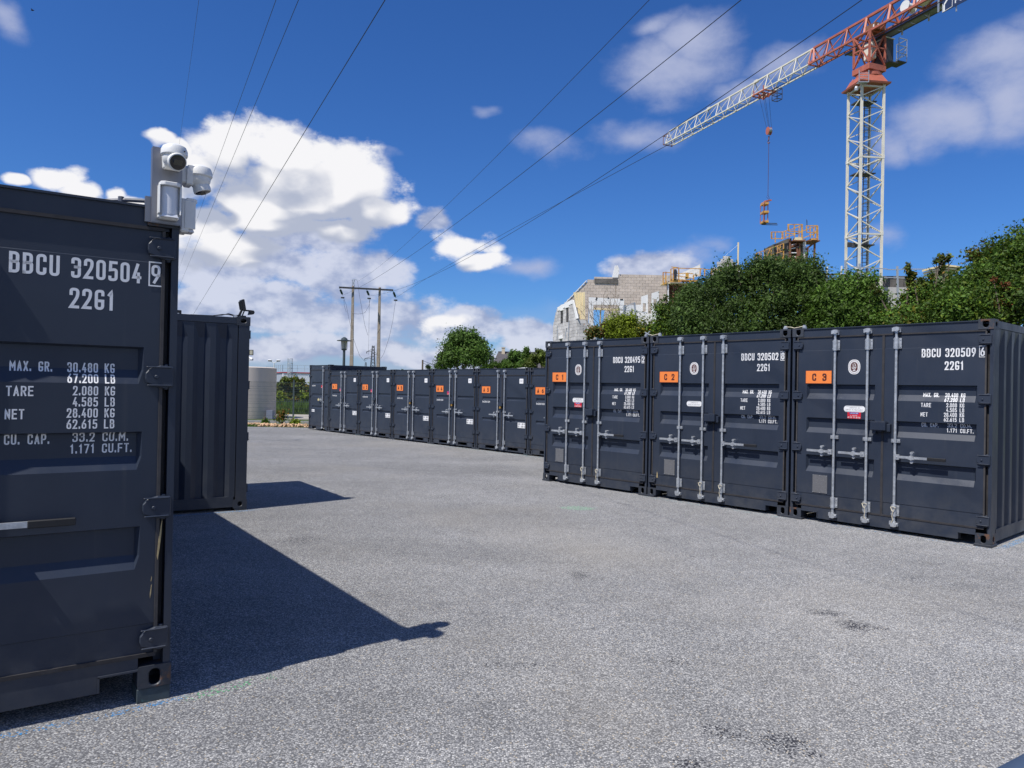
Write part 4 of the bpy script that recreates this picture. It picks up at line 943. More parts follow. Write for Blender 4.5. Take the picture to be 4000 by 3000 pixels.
# white loops of rope on the lower rod brackets
for k in range(3):
    for rx in (1.035, 1.385):
        o = C0 - CR * (step * k + 2.438)
        t = thing('rope_loop', 'white rope loop on the %s locking rod foot of the %s large container' % ('middle' if rx < 1.2 else 'right hand', ('nearest', 'middle', 'farthest')[k]), 'rope', o + CR * rx - CN * .05 + Vector((0, 0, .10)), rzC, 'rope loops on the locking rods')
        sgn = 1 if rx < 1.2 else -1
        MB().path([(-.03, .0, .20), (0, -.01, .21), (.03, 0, .20), (.005, -.01, .15), (.010 * sgn, -.005, .09), (.0, -.005, .04), (.02 * sgn, 0, .0)], .0045).path([(-.03, .0, .20), (-.01, -.01, .16), (.005, -.01, .15)], .0045).build('rope', M['rope'], t)
# ------------------------------------------------------------------ devices on the left containers
def Lp(x, y, z): return L0 - LR * 2.438 + LR * x + LN * y + Vector((0, 0, z))
br = thing('camera_bracket', 'folded steel bracket standing on the corner of the lettered container', 'bracket', Lp(2.36, 0, 2.49), LT)
MB().bb(-.072, .072, -.030, -.026, 0, .400).bb(.072, .076, -.030, .125, -.012, .400).bb(-.072, -.068, -.026, .02, 0, .400).bb(-.072, .072, -.026, .02, -.004, 0).build('steel_plate', M['stainless'], br)
MB().bb(-.10, -.069, -.012, .015, .0, .135).build('fixing_flange', M['stainless'], br)
def turret(name, loc, rz, label, look):
    t = thing(name, label, 'security camera', loc, rz, 'security cameras on the bracket'); t.scale = (.90, .90, .90)
    # local: -y points away from the plate it is fixed to
    MB().prism([(-.050, -.052), (.050, -.052), (.056, .040), (.030, .062), (-.030, .062), (-.056, .040)], lambda p: Vector((p[0], -.042, p[1])), lambda p: Vector((p[0], 0, p[1]))).build('mounting_box', M['offw'], t, bevel=.006)
    mx = Matrix.Translation((0, -.085, 0))
    MB().lathe([(.0, .083), (.040, .080), (.064, .066), (.073, .045), (.074, .018), (.070, .012)], 28, mx).bb(-.055, .055, -.085, -.01, .014, .062).build('cap', M['offw'], t, smooth=True)
    prof = [(.064 * math.cos(a), -.064 * math.sin(a)) for a in [i * math.pi / 2 / 9 for i in range(10)]]
    MB().lathe([(.064, .018)] + prof[:-1] + [(.004, -.064)], 28, mx).build('turret_ball', M['offw'], t, smooth=True)
    d = Vector(look).normalized(); q = d.to_track_quat('Z', 'Y').to_matrix().to_4x4()
    m2 = Matrix.Translation(Vector((0, -.085, -.008)) + d * .028) @ q
    MB().lathe([(.048, 0), (.052, .028), (.050, .044), (.045, .047)], 28, m2).build('lens_ring', M['offw'], t, smooth=True)
    MB().lathe([(.044, .030), (.0445, .0475), (.030, .052), (.002, .054)], 28, m2).build('lens_glass', M['glass'], t, smooth=True)
    MB().bb(-.024, .024, -.015, .015, .0525, .0545, m2).build('led_panel', mat('led_panel', (.09, .08, .055), .6, var=.3, scale=200), t)
    for sx in (.012, .045): MB().tube((sx, -.156 + sx * .25, .035), (sx, -.150, .035), .004, 8).build('screw', M['blackp'], t)
    return t
turret('security_camera', Lp(2.380, -.031, 2.822), LT, 'white turret camera facing forward at the top of the steel bracket', (.12, -1, -.42))
t2_ = turret('security_camera', Lp(2.462, .050, 2.775), LT + R(90), 'white turret camera on the right side of the steel bracket', (-.1, -.28, -1))
MB().bb(-.045, .045, -.02, .030, -.045, .05).build('wall_mount', M['offw'], t2_, bevel=.008)
t2_.scale = (.92, .92, .92)
def pir(loc, rz, label):
    t = thing('motion_sensor', label, 'motion sensor', loc, rz, 'motion sensors on the bracket')
    MB().bb(-.052, .052, -.045, 0, 0, .185).build('housing', M['offw'], t, bevel=.008)
    n = 12; pts = [(-.044, -.040)] + [(-.044 * math.cos(math.pi * i / n), -.040 - .034 * math.sin(math.pi * i / n)) for i in range(n + 1)] + [(.044, -.040)]
    MB().prism(pts, lambda p: Vector((p[0], p[1], .022)), lambda p: Vector((p[0], p[1], .168))).build('sensor_lens', M['lens'], t, smooth=True)
    MB().prism([(-.052, -.03), (-.050, -.072), (-.030, -.090), (.030, -.090), (.050, -.072), (.052, -.03)], lambda p: Vector((p[0], p[1], .170)), lambda p: Vector((p[0], p[1], .190))).bb(-.055, -.048, -.078, -.02, .02, .175).bb(.048, .055, -.078, -.02, .02, .175).build('visor', M['offw'], t, bevel=.003)
    MB().prism([(-.044, -.04), (-.040, -.075), (.040, -.075), (.044, -.04)], lambda p: Vector((p[0], p[1], .006)), lambda p: Vector((p[0] * .9, p[1] * .93, .022))).build('lower_lens', M['lens'], t)
pir(Lp(2.366, -.031, 2.505), LT, 'white motion sensor on the front face of the steel bracket')
pir(Lp(2.437, .055, 2.462), LT + R(90), 'white motion sensor on the right face of the steel bracket')
t = thing('cable', 'dark conduit lying on the roof edge and leading to the camera bracket', 'cable', Lp(1.5, .3, 2.60)); t.rotation_euler.z = LT
MB().path([(.1, .5, -.035), (.40, .05, -.022), (.55, -.12, .0), (.68, -.20, .012), (.80, -.25, .014)], .011, 8).tube((.66, -.19, -.008), (.66, -.19, .028), .015, 8).build('conduit', M['cable'], t)

def flood(loc, rz, label, arm=True, tilt=-12):
    t = thing('floodlight', label, 'floodlight', loc, rz); t.scale = (.82, .82, .92)
    mt = Matrix.Translation((0, 0, .11)) @ Matrix.Rotation(R(tilt), 4, 'Y')
    MB().bb(-.022, .018, -.10, .10, -.01, .155, mt).build('lamp_body', M['blackp'], t, bevel=.006)
    mb = MB()
    for i in range(7): mb.bb(-.045, -.022, -.08 + i * .025, -.074 + i * .025, .01, .135, mt)
    mb.build('cooling_fins', M['blackp'], t)
    MB().bb(.018, .021, -.085, .085, .008, .140, mt).build('lamp_glass', mat('flood_glass', (.20, .24, .30), .15, var=0), t)
    MB().bar((-.04, -.09, .02), (0, -.09, .12), .008, .02).bar((-.04, .09, .02), (0, .09, .12), .008, .02).bb(-.06, .02, -.09, .09, .0, .02).tube((-.09, 0, .0), (-.02, 0, .14), .012, 8).build('lamp_stirrup', M['blackp'], t)
    if arm: MB().bb(.015, .10, -.02, .02, .095, .115).prism([(.07, .04), (.16, .055), (.175, .085), (.16, .11), (.09, .115)], lambda p: Vector((p[0], -.035, p[1])), lambda p: Vector((p[0], .035, p[1]))).build('motion_sensor_head', M['blackp'], t, bevel=.004)
flood(D0 - DR * .07 + DN * .10 + Vector((0, 0, 2.591)), DT, 'black floodlight with sensor on the near roof corner of the ribbed container')
t = thing('junction_box', 'small dark junction box on the roof edge of the ribbed container', 'junction box', D0 - DR * .92 + DN * .12 + Vector((0, 0, 2.555)), DT)
MB().bb(-.16, .06, -.05, .05, 0, .075).build('box', M['blackp'], t, bevel=.006); MB().bb(-.05, .03, -.058, -.05, .01, .035).build('box_label', M['lens'], t)
t = thing('cable', 'loose black cables running along the roof edge to the floodlight', 'cable', D0 + Vector((0, 0, 2.58)), DT)
for k in (0, 1): MB().path([(-.75, .08 + k * .03, .0), (-.48, .06, .004), (-.36, .05, .018 + .01 * k), (-.28, .05, .045 - .012 * k), (-.19, .07, .028 - .01 * k), (-.12, .1, .04)], .006, 6).build('cable_strand', M['blackp'], t)
MB().bb(-.22, -.165, .06, .11, .0, .03).build('cable_clip', M['offw'], t)

p = at(968, 1385, 22.0)
t = thing('security_mast', 'slim mast with a floodlight and white camera peeping out behind the ribbed container', 'mast', (p.x, p.y, 0))
MB().tube((0, 0, 0), (0, 0, 2.75), .03, 8).build('mast_pole', M['galv'], t)
MB().bb(.03, .17, -.05, .0, 2.56, 2.72).build('lamp_body', M['blackp'], t, bevel=.01); MB().bb(.075, .16, -.056, -.05, 2.58, 2.70).build('lamp_glass', M['lampglass'], t)
MB().tube((.05, 0, 2.49), (.17, -.08, 2.43), .038, 10).tube((0, 0, 2.40), (.12, -.04, 2.42), .012, 6).build('camera_body', M['offw'], t)

# ------------------------------------------------------------------ left background
p = at(1072, 1641, 37.6); tx, ty, tr = p.x - 1.42, 37.6, 1.42
t = thing('water_tank', 'round beige concrete tank behind the mesh fence', 'tank', (tx, ty, 0))
MB().lathe([(tr, 0), (tr, 2.52), (tr - .12, 2.56), (tr - .16, 2.50)], 64).build('tank_wall', M['concrete'], t, smooth=True)
MB().bb(1.30, 1.60, -.9, -.6, 0, .42).build('valve_box', mat('blue_grey_box', (.20, .22, .30), .7), t)

ft = thing('mesh_fence', 'dark welded mesh fence with posts in front of the round tank', 'fence', (0, 33.2, 0))
pm = at(1145, 1652, 33.2).x
for k in range(-3, 3):
    x = pm + k * 2.52
    MB().bb(x - .03, x + .03, -.03, .03, 0, 1.9).bb(x - .034, x + .034, -.034, .034, 1.9, 1.93).build('fence_post', M['fence'], ft)
    if k < 2:
        mb = MB(); n = 46
        for i in range(n + 1):
            xx = x + .06 + i * (2.40 / n); mb.bb(xx - .0035, xx + .0035, -.004, .004, .06, 1.84)
        for z in (.10, .20, .30, .48, .66, .84, .94, 1.04, 1.22, 1.40, 1.50, 1.60, 1.80): mb.bb(x + .04, x + 2.5, -.007, .0, z - .0035, z + .0035)
        tag(mb.build('mesh_panel', M['fence'], ft), kind='stuff')

# rounded stones along the edge of the yard
rg = random.Random(11)
stm = []
for k in range(5):
    bm = bmesh.new(); bmesh.ops.create_icosphere(bm, subdivisions=1, radius=1)
    for v in bm.verts: v.co *= rg.uniform(.72, 1.15)
    me = bpy.data.meshes.new('border_stone'); bm.to_mesh(me); bm.free(); me.materials.append(M['stone']); stm.append(me)
sb = thing('stone_border', 'border of orange brown stones along the far edge of the yard', 'stone border', (-9.3, 30.3, 0))
for i in range(290):
    x = rg.uniform(-1.9, 1.45); y = rg.uniform(-.52, .62) + (.25 if x < -1 else 0); s = rg.uniform(.035, .075)
    o = link('stone', rg.choice(stm), sb); o.location = (x, y, s * .45 + max(0, .04 - abs(y) * .08)); o.rotation_euler = (rg.uniform(0, 6), rg.uniform(0, 6), rg.uniform(0, 6)); o.scale = (s * rg.uniform(.9, 1.6), s, s * .8)

def blades(name, rects, n, hmin, hmax, m, label, cat='grass'):
    rs = np.random.RandomState(5); vs = []; fs = []; tn = []
    V = np.zeros((n, 3, 3)); 
    idx = rs.randint(0, len(rects), n); rr = np.array(rects)[idx]
    x = rr[:, 0] + (rr[:, 1] - rr[:, 0]) * rs.rand(n); y = rr[:, 2] + (rr[:, 3] - rr[:, 2]) * rs.rand(n); z = rr[:, 4] + (rr[:, 5] - rr[:, 4]) * rs.rand(n)
    h = hmin + (hmax - hmin) * rs.rand(n); a = rs.rand(n) * 6.283; w = .012 + .02 * rs.rand(n)
    ca, sa = np.cos(a), np.sin(a)
    V[:, 0] = np.stack([x - ca * w, y - sa * w, z], 1); V[:, 1] = np.stack([x + ca * w, y + sa * w, z], 1)
    V[:, 2] = np.stack([x + (rs.rand(n) - .5) * h * .6, y + (rs.rand(n) - .5) * h * .6, z + h], 1)
    me = bpy.data.meshes.new(name); me.from_pydata(V.reshape(-1, 3).tolist(), [], np.arange(3 * n).reshape(-1, 3).tolist()); me.materials.append(m)
    at_ = me.color_attributes.new('tint', 'FLOAT_COLOR', 'POINT'); c = np.repeat(.65 + .7 * rs.rand(n, 1), 3, 0); col = np.concatenate([c, c, c, np.ones_like(c)], 1); at_.data.foreach_set('color', col.ravel())
    o = link(name, me); tag(o, label, cat, kind='stuff'); return o
blades('lawn_grass', [(-13.5, -10.2, 29.72, 30.6, 0, .0)], 5000, .04, .10, M['grass'], 'short green grass strip at the far left edge of the yard')
blades('bank_grass', [(-17, -10.5, 43.2, 48.5, 0, .45)], 14000, .15, .40, M['grass'], 'long green grass on the bank beyond the pale road')

# ---- foliage
LEAFN = [0]
def leaves(name, m, parent, blobs, n, size, seed, clump=.35, nclump=None, fill=.25, asp=.55, up=.25, hue=None, tmin=.55, tmax=1.35):
    """leaf blades gathered in clumps that sit on and inside the given ellipsoids"""
    rs = np.random.RandomState(seed); B = np.array(blobs, float)
    area = (B[:, 3] * B[:, 4] + B[:, 4] * B[:, 5] + B[:, 3] * B[:, 5]); pr = area / area.sum()
    nclump = nclump or max(12, int(n / 60))
    bi = rs.choice(len(B), nclump, p=pr); d = rs.normal(size=(nclump, 3)); d /= np.linalg.norm(d, axis=1)[:, None]
    d[:, 2] = np.where(d[:, 2] < -.35, -d[:, 2], d[:, 2])
    rad = np.where(rs.rand(nclump) < fill, .35 + .45 * rs.rand(nclump), .66 + .30 * rs.rand(nclump))
    cc = B[bi, :3] + d * B[bi, 3:6] * rad[:, None]; ctint = tmin + (tmax - tmin) * rs.rand(nclump); csz = clump * (.5 + rs.rand(nclump))
    ci = rs.randint(0, nclump, n); off = rs.normal(size=(n, 3)) * csz[ci][:, None] * .55
    P = cc[ci] + off; 
    nrm = d[ci] * .55 + rs.normal(size=(n, 3)) * .55; nrm[:, 2] += up; nrm /= np.linalg.norm(nrm, axis=1)[:, None]
    tv = rs.normal(size=(n, 3)); tv -= nrm * (tv * nrm).sum(1)[:, None]; tv /= np.linalg.norm(tv, axis=1)[:, None]; bv = np.cross(nrm, tv)
    s = size * (.5 + 1.0 * rs.rand(n) ** 1.5)[:, None] * (.8 + .4 * rs.rand(nclump))[ci][:, None]
    V = np.zeros((n, 4, 3)); V[:, 0] = P - tv * s; V[:, 1] = P + bv * s * asp + nrm * s * .12; V[:, 2] = P + tv * s; V[:, 3] = P - bv * s * asp + nrm * s * .12
    keep = V[:, :, 2].min(1) > .02; V = V[keep]; ci = ci[keep]; k = len(V)
    me = bpy.data.meshes.new(name); me.from_pydata(V.reshape(-1, 3).tolist(), [], np.arange(4 * k).reshape(-1, 4).tolist())
    me.materials.append(m)
    c = ctint[ci][:, None] * (.75 + .5 * rs.rand(k, 1)); col = np.repeat(c, 3, 1)
    if hue is not None:
        hv = (rs.rand(k, 1) < hue[0]); col = np.where(hv, col * np.array(hue[1])[None], col)
    col = np.concatenate([col, np.ones((k, 1))], 1); col = np.repeat(col, 4, 0)
    a = me.color_attributes.new('tint', 'FLOAT_COLOR', 'POINT'); a.data.foreach_set('color', col.ravel())
    LEAFN[0] += k
    return link(name, me, parent)
def limbs(name, parent, base, tops, r0, seed, m=None, twigs=4, tw=.5):
    rgl = random.Random(seed); mb = MB(); base = Vector(base)
    fork = base + Vector((0, 0, max(.3, (min(t[2] for t in tops) - base.z) * .35)))
    mb.tube(base, fork, r0, 8, r0 * .75)
    for tp in tops:
        tp = Vector(tp); mid = fork.lerp(tp, .5) + Vector((rgl.uniform(-.1, .1), rgl.uniform(-.1, .1), rgl.uniform(0, .15))) * (tp - fork).length
        mb.tube(fork, mid, r0 * .55, 6, r0 * .35); mb.tube(mid, tp, r0 * .35, 5, r0 * .1)
        for k in range(twigs):
            q = mid.lerp(tp, rgl.random()); e = q + Vector((rgl.uniform(-1, 1), rgl.uniform(-1, 1), rgl.uniform(-.1, 1.1))) * tw
            mb.tube(q, e, r0 * .14, 4, r0 * .04)
    return mb.build(name, m or M['bark'], parent)
def pblob(u, v, Y, ru, rv, ry=None):
    c = at(u, v, Y); k = Y / FPX; return (c.x, c.y, c.z, ru * k, ry if ry else ru * k, rv * k)
def tree(kind, label, cat, Y, pb, n, size, m, seed, group=None, base_u=None, ry=None, **kw):
    blobs = [pblob(u, v, Y + dy, ru, rv, ry) for (u, v, ru, rv, dy) in pb]
    cx = sum(b[0] for b in blobs) / len(blobs) if base_u is None else at(base_u, 1500, Y).x
    t = thing(kind, label, cat, (cx, Y, 0), 0, group)
    bl = [(b[0] - cx, b[1] - Y, b[2], b[3], b[4], b[5]) for b in blobs]
    limbs('trunk', t, (0, 0, 0), [(b[0], b[1], b[2] + b[5] * .3) for b in bl[:9]], max(.05, .018 * max(b[2] + b[5] for b in bl)), seed, tw=max(b[5] for b in bl) * .5)
    ns = kw.pop('shoots', 0)
    if ns:
        rs_ = random.Random(seed); sh_ = MB(); sb_ = []
        for _ in range(ns):
            b = rs_.choice(bl); a = rs_.uniform(0, 6.28); k = rs_.uniform(0, .8); h = rs_.uniform(.12, .42)
            p0 = Vector((b[0] + b[3] * k * math.cos(a) * .8, b[1] + b[4] * k * math.sin(a) * .8 - b[4] * .2, b[2] + b[5] * math.sqrt(1 - k * k * .64) * .80)); p1 = p0 + Vector((rs_.uniform(-.14, .14), rs_.uniform(-.1, .1), h))
            sh_.tube(p0 - Vector((0, 0, .3)), p1, .007, 4, .003); m_ = p0.lerp(p1, .55); sb_.append((m_.x, m_.y, m_.z, .05, .05, h * .6))
        tag(sh_.build('shoots', M['bark'], t), kind='stuff')
        leaves('shoot_leaves', M[m], t, sb_, ns * 26, size * .85, seed + 500, clump=.06, nclump=ns * 5, fill=.7)
    leaves('crown', M[m], t, bl, n, size, seed, clump=kw.pop('clump', max(.12, min(b[5] for b in bl) * .35)), **kw)
    return t

tree('bush', 'mixed green and brown bush behind the fence, beside the round tank', 'bush', 49,
     [(1125, 1530, 34, 50, 0), (1160, 1520, 36, 44, 0), (1190, 1560, 36, 50, 0), (1135, 1570, 60, 34, -.3), (1105, 1560, 42, 55, 0), (1140, 1530, 38, 60, .5), (1180, 1555, 40, 60, 0), (1085, 1575, 30, 45, 0), (1215, 1575, 35, 60, 0), (1160, 1590, 60, 25, -.5), (1120, 1500, 30, 30, 0), (1090, 1520, 24, 40, 0)], 20000, .10, 'leaf_olive', 21, hue=(.15, (1.9, .8, .9)))
tree('bush', 'yellow green bush at the left behind the fence', 'bush', 47, [(1090, 1560, 28, 28, 0), (1200, 1560, 20, 26, 0)], 2500, .09, 'leaf_yel', 22)
tree('shrub', 'young reddish shrub among the stones in front of the fence', 'shrub', 31.5, [(1098, 1632, 20, 22, 0), (1108, 1612, 14, 14, 0)], 900, .045, 'leaf_olive', 23, hue=(.3, (2.4, .8, .8)))
tree('shrub', 'small green shrub left of the reddish one by the stones', 'shrub', 31.6, [(1033, 1655, 15, 10, 0)], 600, .05, 'leaf_mid', 24)
tree('shrub', 'low yellow flowering shrub right of the fence post', 'shrub', 31.4, [(1157, 1657, 18, 9, 0), (1130, 1655, 10, 7, 0)], 700, .04, 'leaf_yel', 25)
pf = thing('picket_fence', 'low dark picket fence at the foot of the bushes beyond the road', 'fence', (at(1140, 1500, 46).x, 46, 0))
for i in range(44): MB().bb(-3.3 + i * .15, -3.27 + i * .15, -.012, .012, 0, .78).build('picket', M['fence'], pf)
MB().bb(-3.4, 3.3, .013, .035, .62, .66).bb(-3.4, 3.3, .013, .035, .15, .19).build('fence_rail', M['fence'], pf)

# warehouse far behind
wb = thing('warehouse', 'pale ribbed warehouse with red roof edge and roof railing far behind', 'building', (0, 0, 0))
cA = at(1104, 1456, 110); cB = at(1330, 1462, 112); cL = at(1040, 1453, 122); zt = cA.z
def wallp(a, b, z0, z1, m, name, n=0):
    a = Vector((a.x, a.y, 0)); b = Vector((b.x, b.y, 0)); d = (b - a); Ln = d.length; d.normalize(); nn = Vector((d.y, -d.x, 0))
    mb = MB()
    if n:
        vs = []; P2 = []
        for i in range(n):
            for f, o in ((0, 0), (.5, 0), (.6, .06), (.9, .06)): P2.append(((i + f) / n * Ln, o))
        for z in (z0, z1): vs += [a + d * s + nn * o + Vector((0, 0, z)) for s, o in P2]
        m_ = len(P2); mb.add(vs, [(i, i + 1, m_ + i + 1, m_ + i) for i in range(m_ - 1)])
    else: mb.add([a + Vector((0, 0, z0)), b + Vector((0, 0, z0)), b + Vector((0, 0, z1)), a + Vector((0, 0, z1)), a + nn * -.3 + Vector((0, 0, z0)), b - nn * .3 + Vector((0, 0, z0)), b - nn * .3 + Vector((0, 0, z1)), a - nn * .3 + Vector((0, 0, z1))],
                  [(0, 1, 2, 3), (5, 4, 7, 6), (3, 2, 6, 7), (1, 5, 6, 2), (4, 0, 3, 7)])
    return mb.build(name, m, wb, fix=False)
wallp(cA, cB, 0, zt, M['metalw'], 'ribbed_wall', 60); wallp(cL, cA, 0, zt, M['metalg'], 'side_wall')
def edge(a, b, z0, z1, m, nm):
    mb = MB(); mb.bar((a.x, a.y, (z0 + z1) / 2), (b.x, b.y, (z0 + z1) / 2), .3, z1 - z0); return mb.build(nm, m, wb)
edge(cA, cB, zt, zt + .13, M['redtrim'], 'roof_edge'); edge(cL, cA, zt, zt + .12, M['redtrim'], 'roof_edge')
rb = MB()
for a, b in ((cA, cB), (cL, cA)):
    for zz in (.65, 1.15): rb.bar((a.x, a.y, zt + zz), (b.x, b.y, zt + zz), .035)
    for i in range(9):
        q = a.lerp(b, i / 8); rb.bar((q.x, q.y, zt + .2), (q.x, q.y, zt + 1.15), .04)
rb.build('roof_railing', M['galv'], wb)
cg = MB(); c = at(1133, 1445, 110)
for i in range(7):
    a = math.pi * i / 6; cg.bar((c.x - .36 * math.cos(a), c.y - .36 * math.sin(a), zt - 1.2), (c.x - .36 * math.cos(a), c.y - .36 * math.sin(a), zt + 2.1), .05)
for z in (0, .7, 1.4, 2.1): cg.path([(c.x - .36 * math.cos(math.pi * i / 6), c.y - .36 * math.sin(math.pi * i / 6), zt + z) for i in range(7)], .03, 4)
cg.build('ladder_cage', M['galv'], wb)

# street lights
p = at(1069, 1500, 150)
t = thing('street_light', 'white twin headed street light above the round tank', 'street lamp', (p.x, p.y, 0))
zt2 = at(1069, 1417, 150).z
MB().tube((0, 0, 0), (0, 0, zt2), .14, 8, .09).build('lamp_post', M['offw'], t)
for s in (-1, 1):
    MB().tube((0, 0, zt2), (s * .65, 0, zt2 + .25), .06, 6).build('lamp_arm', M['offw'], t)
    MB().bb(*sorted((s * .45, s * 1.25)), -.2, .2, zt2 + .25, zt2 + .62).build('lamp_head', M['offw'], t, bevel=.1)
    MB().bb(*sorted((s * .55, s * 1.15)), -.22, -.2, zt2 + .27, zt2 + .5).build('lamp_glass', M['blackp'], t)
def lantern(u, vhat, wpx, Y, label):
    p = at(u, vhat, Y); k = Y / FPX; w = wpx * k / 2; z = p.z
    t = thing('street_lantern', label, 'street lamp', (p.x, Y, 0), 0, 'disc topped street lanterns')
    MB().tube((0, 0, 0), (0, 0, z - w * 1.3), .085, 10, .065).tube((0, 0, z - w * 1.32), (0, 0, z - w * 1.12), .11, 12, .16).build('lamp_post', M['fence'], t, smooth=True)
    MB().lathe([(.02, z + .0), (w, z - .015), (w, z + .015), (w * .45, z + .05), (w * .42, z + .10), (w * .2, z + .17), (.01, z + .19)], 28).build('lamp_hat', M['fence'], t, smooth=True)
    MB().lathe([(.12, z - w * 1.12), (.145, z - .02), (.10, z - .01)], 16).build('lamp_lantern', M['lampglass'], t, smooth=True)
    mb = MB()
    for i in range(4): a = i * math.pi / 2 + .4; mb.bar((.15 * math.cos(a), .15 * math.sin(a), z - w * 1.12), (.15 * math.cos(a), .15 * math.sin(a), z), .015)
    mb.build('lantern_bars', M['fence'], t)
lantern(1345, 1331, 57, 37.5, 'tall street lantern with disc hat in front of the left concrete pole')
lantern(1922, 1401, 42, 52, 'street lantern with disc hat beside the round green tree')

# ------------------------------------------------------------------ H shaped power pole and wires
YH = 98.0
hp = thing('power_pole', 'twin concrete power pole joined by a steel crossarm, wires fanning out from it', 'power pole', (0, 0, 0))
def tap(p0, p1, w0, w1, name='concrete_leg'):
    mb = MB(); vs = [Vector(p0) + Vector((x * w0, y * w0, 0)) for x, y in ((-.5, -.4), (.5, -.4), (.5, .4), (-.5, .4))] + [Vector(p1) + Vector((x * w1, y * w1, 0)) for x, y in ((-.5, -.4), (.5, -.4), (.5, .4), (-.5, .4))]
    mb.add(vs, [(3, 2, 1, 0), (4, 5, 6, 7), (0, 1, 5, 4), (1, 2, 6, 5), (2, 3, 7, 6), (3, 0, 4, 7)]); return mb.build(name, M['pole'], hp)
pl_top, pl_bot = at(1379, 1122, YH), at(1372, 1424, YH); pr_top, pr_bot = at(1483.5, 1127, YH + .9), at(1475, 1434, YH + .9)
for tp, bt in ((pl_top, pl_bot), (pr_top, pr_bot)):
    leg = tap((tp.x, tp.y, -.2), (tp.x, tp.y, tp.z), .52, .27)
    n = 13
    for i in range(1, n):
        z = tp.z * i / n; w = .52 + (.27 - .52) * i / n
        MB().bb(tp.x - w * .51, tp.x + w * .51, tp.y - w * .42, tp.y + w * .42, z - .02, z + .02).build('joint_band', M['mortar'], leg)
    MB().lathe([(.17, tp.z), (.17, tp.z + .12), (.02, tp.z + .2)], 12, Matrix.Translation((tp.x, tp.y, 0))).build('pole_cap', M['pole'], leg)
ca, cb = at(1326, 1123.5, YH - .6), at(1537, 1134.5, YH + 1.4)
MB().bar(ca + Vector((0, -.25, 0)), cb + Vector((0, -.25, 0)), .14, .22).build('crossarm', M['craned'], hp)
lt_ = MB(); b0 = at(1379, 1120, YH)
for (u0, v0, u1, v1) in ((1376, 1120, 1376, 1093), (1384, 1120, 1384, 1093), (1376, 1093, 1391, 1092), (1376, 1118, 1384, 1095), (1384, 1118, 1376, 1095), (1391, 1092, 1397, 1099)): lt_.bar(at(u0, v0, YH), at(u1, v1, YH), .07)
lt_.build('top_bracket', M['galv'], hp)
ins = [((1327.5, 1127), (1342, 1155)), ((1432, 1132), (1445, 1158)), ((1535.5, 1137), (1548, 1165))]
att = []
for (a, b) in ins:
    pa, pb = at(*a, YH), at(*b, YH); pb = pb + Vector((0, -.5, 0)); mb = MB(); mb.tube(pa, pb, .04, 6)
    for i in range(7):
        q = pa.lerp(pb, .25 + i * .09); q2 = pa.lerp(pb, .25 + i * .09 + .04); mb.tube(q, q2, .15, 8, .08)
    mb.build('insulator', mat('insulator_glass', (.03, .07, .06), .3) if not att else bpy.data.materials['insulator_glass'], hp)
    MB().tube(pb - Vector((0, 0, .25)), pb - Vector((0, 0, .40)), .24, 10).build('spark_ring', M['craned'], hp)
    att.append(pb)
def catmull(a, c, b, n=14): return [a * (1 - t) ** 2 + c * 2 * t * (1 - t) + b * t * t for t in [i / n for i in range(n + 1)]]
def wire(label, pts, r, group='overhead power wires', cat='wire'):
    mb = MB(); mb.path(pts, r, 5); o = mb.build('power_wire', M['wire'], smooth=True); tag(o, label, cat, group); return o
def through(a, mid, end, ext):  # parabola from a through mid,end and on past the frame
    # fit quadratic by horizontal run
    def run(p): return math.hypot(p.x - a.x, p.y - a.y)
    x1, x2 = run(mid), run(end); z1, z2 = mid.z - a.z, end.z - a.z
    A_ = (z2 / x2 - z1 / x1) / (x2 - x1); B_ = z1 / x1 - A_ * x1; d = Vector((end.x - a.x, end.y - a.y, 0)).normalized()
    return [a + d * s + Vector((0, 0, A_ * s * s + B_ * s)) for s in [x2 * ext * i / 26 for i in range(27)]]
def planemid(a, end, u, v):
    d = Vector((end.x - a.x, end.y - a.y, 0)).normalized(); nn = Vector((d.y, -d.x, 0)); return onp(u, v, a, nn)
for k, (a, (ue, ve, ye), (um, vm), lab) in enumerate((
        (att[0], (2895, 0, 18.5), (2000, 708), 'wire from the left end of the crossarm rising to the upper right'),
        (att[1], (3367, 0, 18.5), (2588, 533), 'wire from the middle of the crossarm passing just above the crane jib'),
        (att[2], (3560, 66, 20.5), (2588, 577), 'wire from the right end of the crossarm running along below the crane jib'))):
    e = at(ue, ve, ye); wire(lab, through(a, planemid(a, e, um, vm), e, 1.5), .012)
a = at(1397, 1099, YH); e = at(2420, 120, 18.5); wire('thin faint earth wire from the top bracket of the power pole', through(a, planemid(a, e, 1950, 600), e, 1.5), .008)
for i, (fu, fv, nu, nv, r_, lab) in enumerate(((690, 640, 777, 0, .005, 'leftmost thin wire rising behind the white cameras'), (690, 1075, 1078, 0, .008, 'second wire from the left crossing the big white cloud'),
                                             (683, 1160, 1166, 0, .009, 'third wire from the left crossing the big white cloud'), (690, 1335, 1504, 0, .013, 'rightmost dark wire crossing the big white cloud'))):
    a = at(fu, fv, 150 if i else 60); e = at(nu, nv, 20); d = (a - e).normalized()
    wire(lab, [e - d * 25, e] + [e.lerp(a, t_) for t_ in (.1, .3, .6, 1)] + [a + d * 40], r_, 'second set of overhead wires')
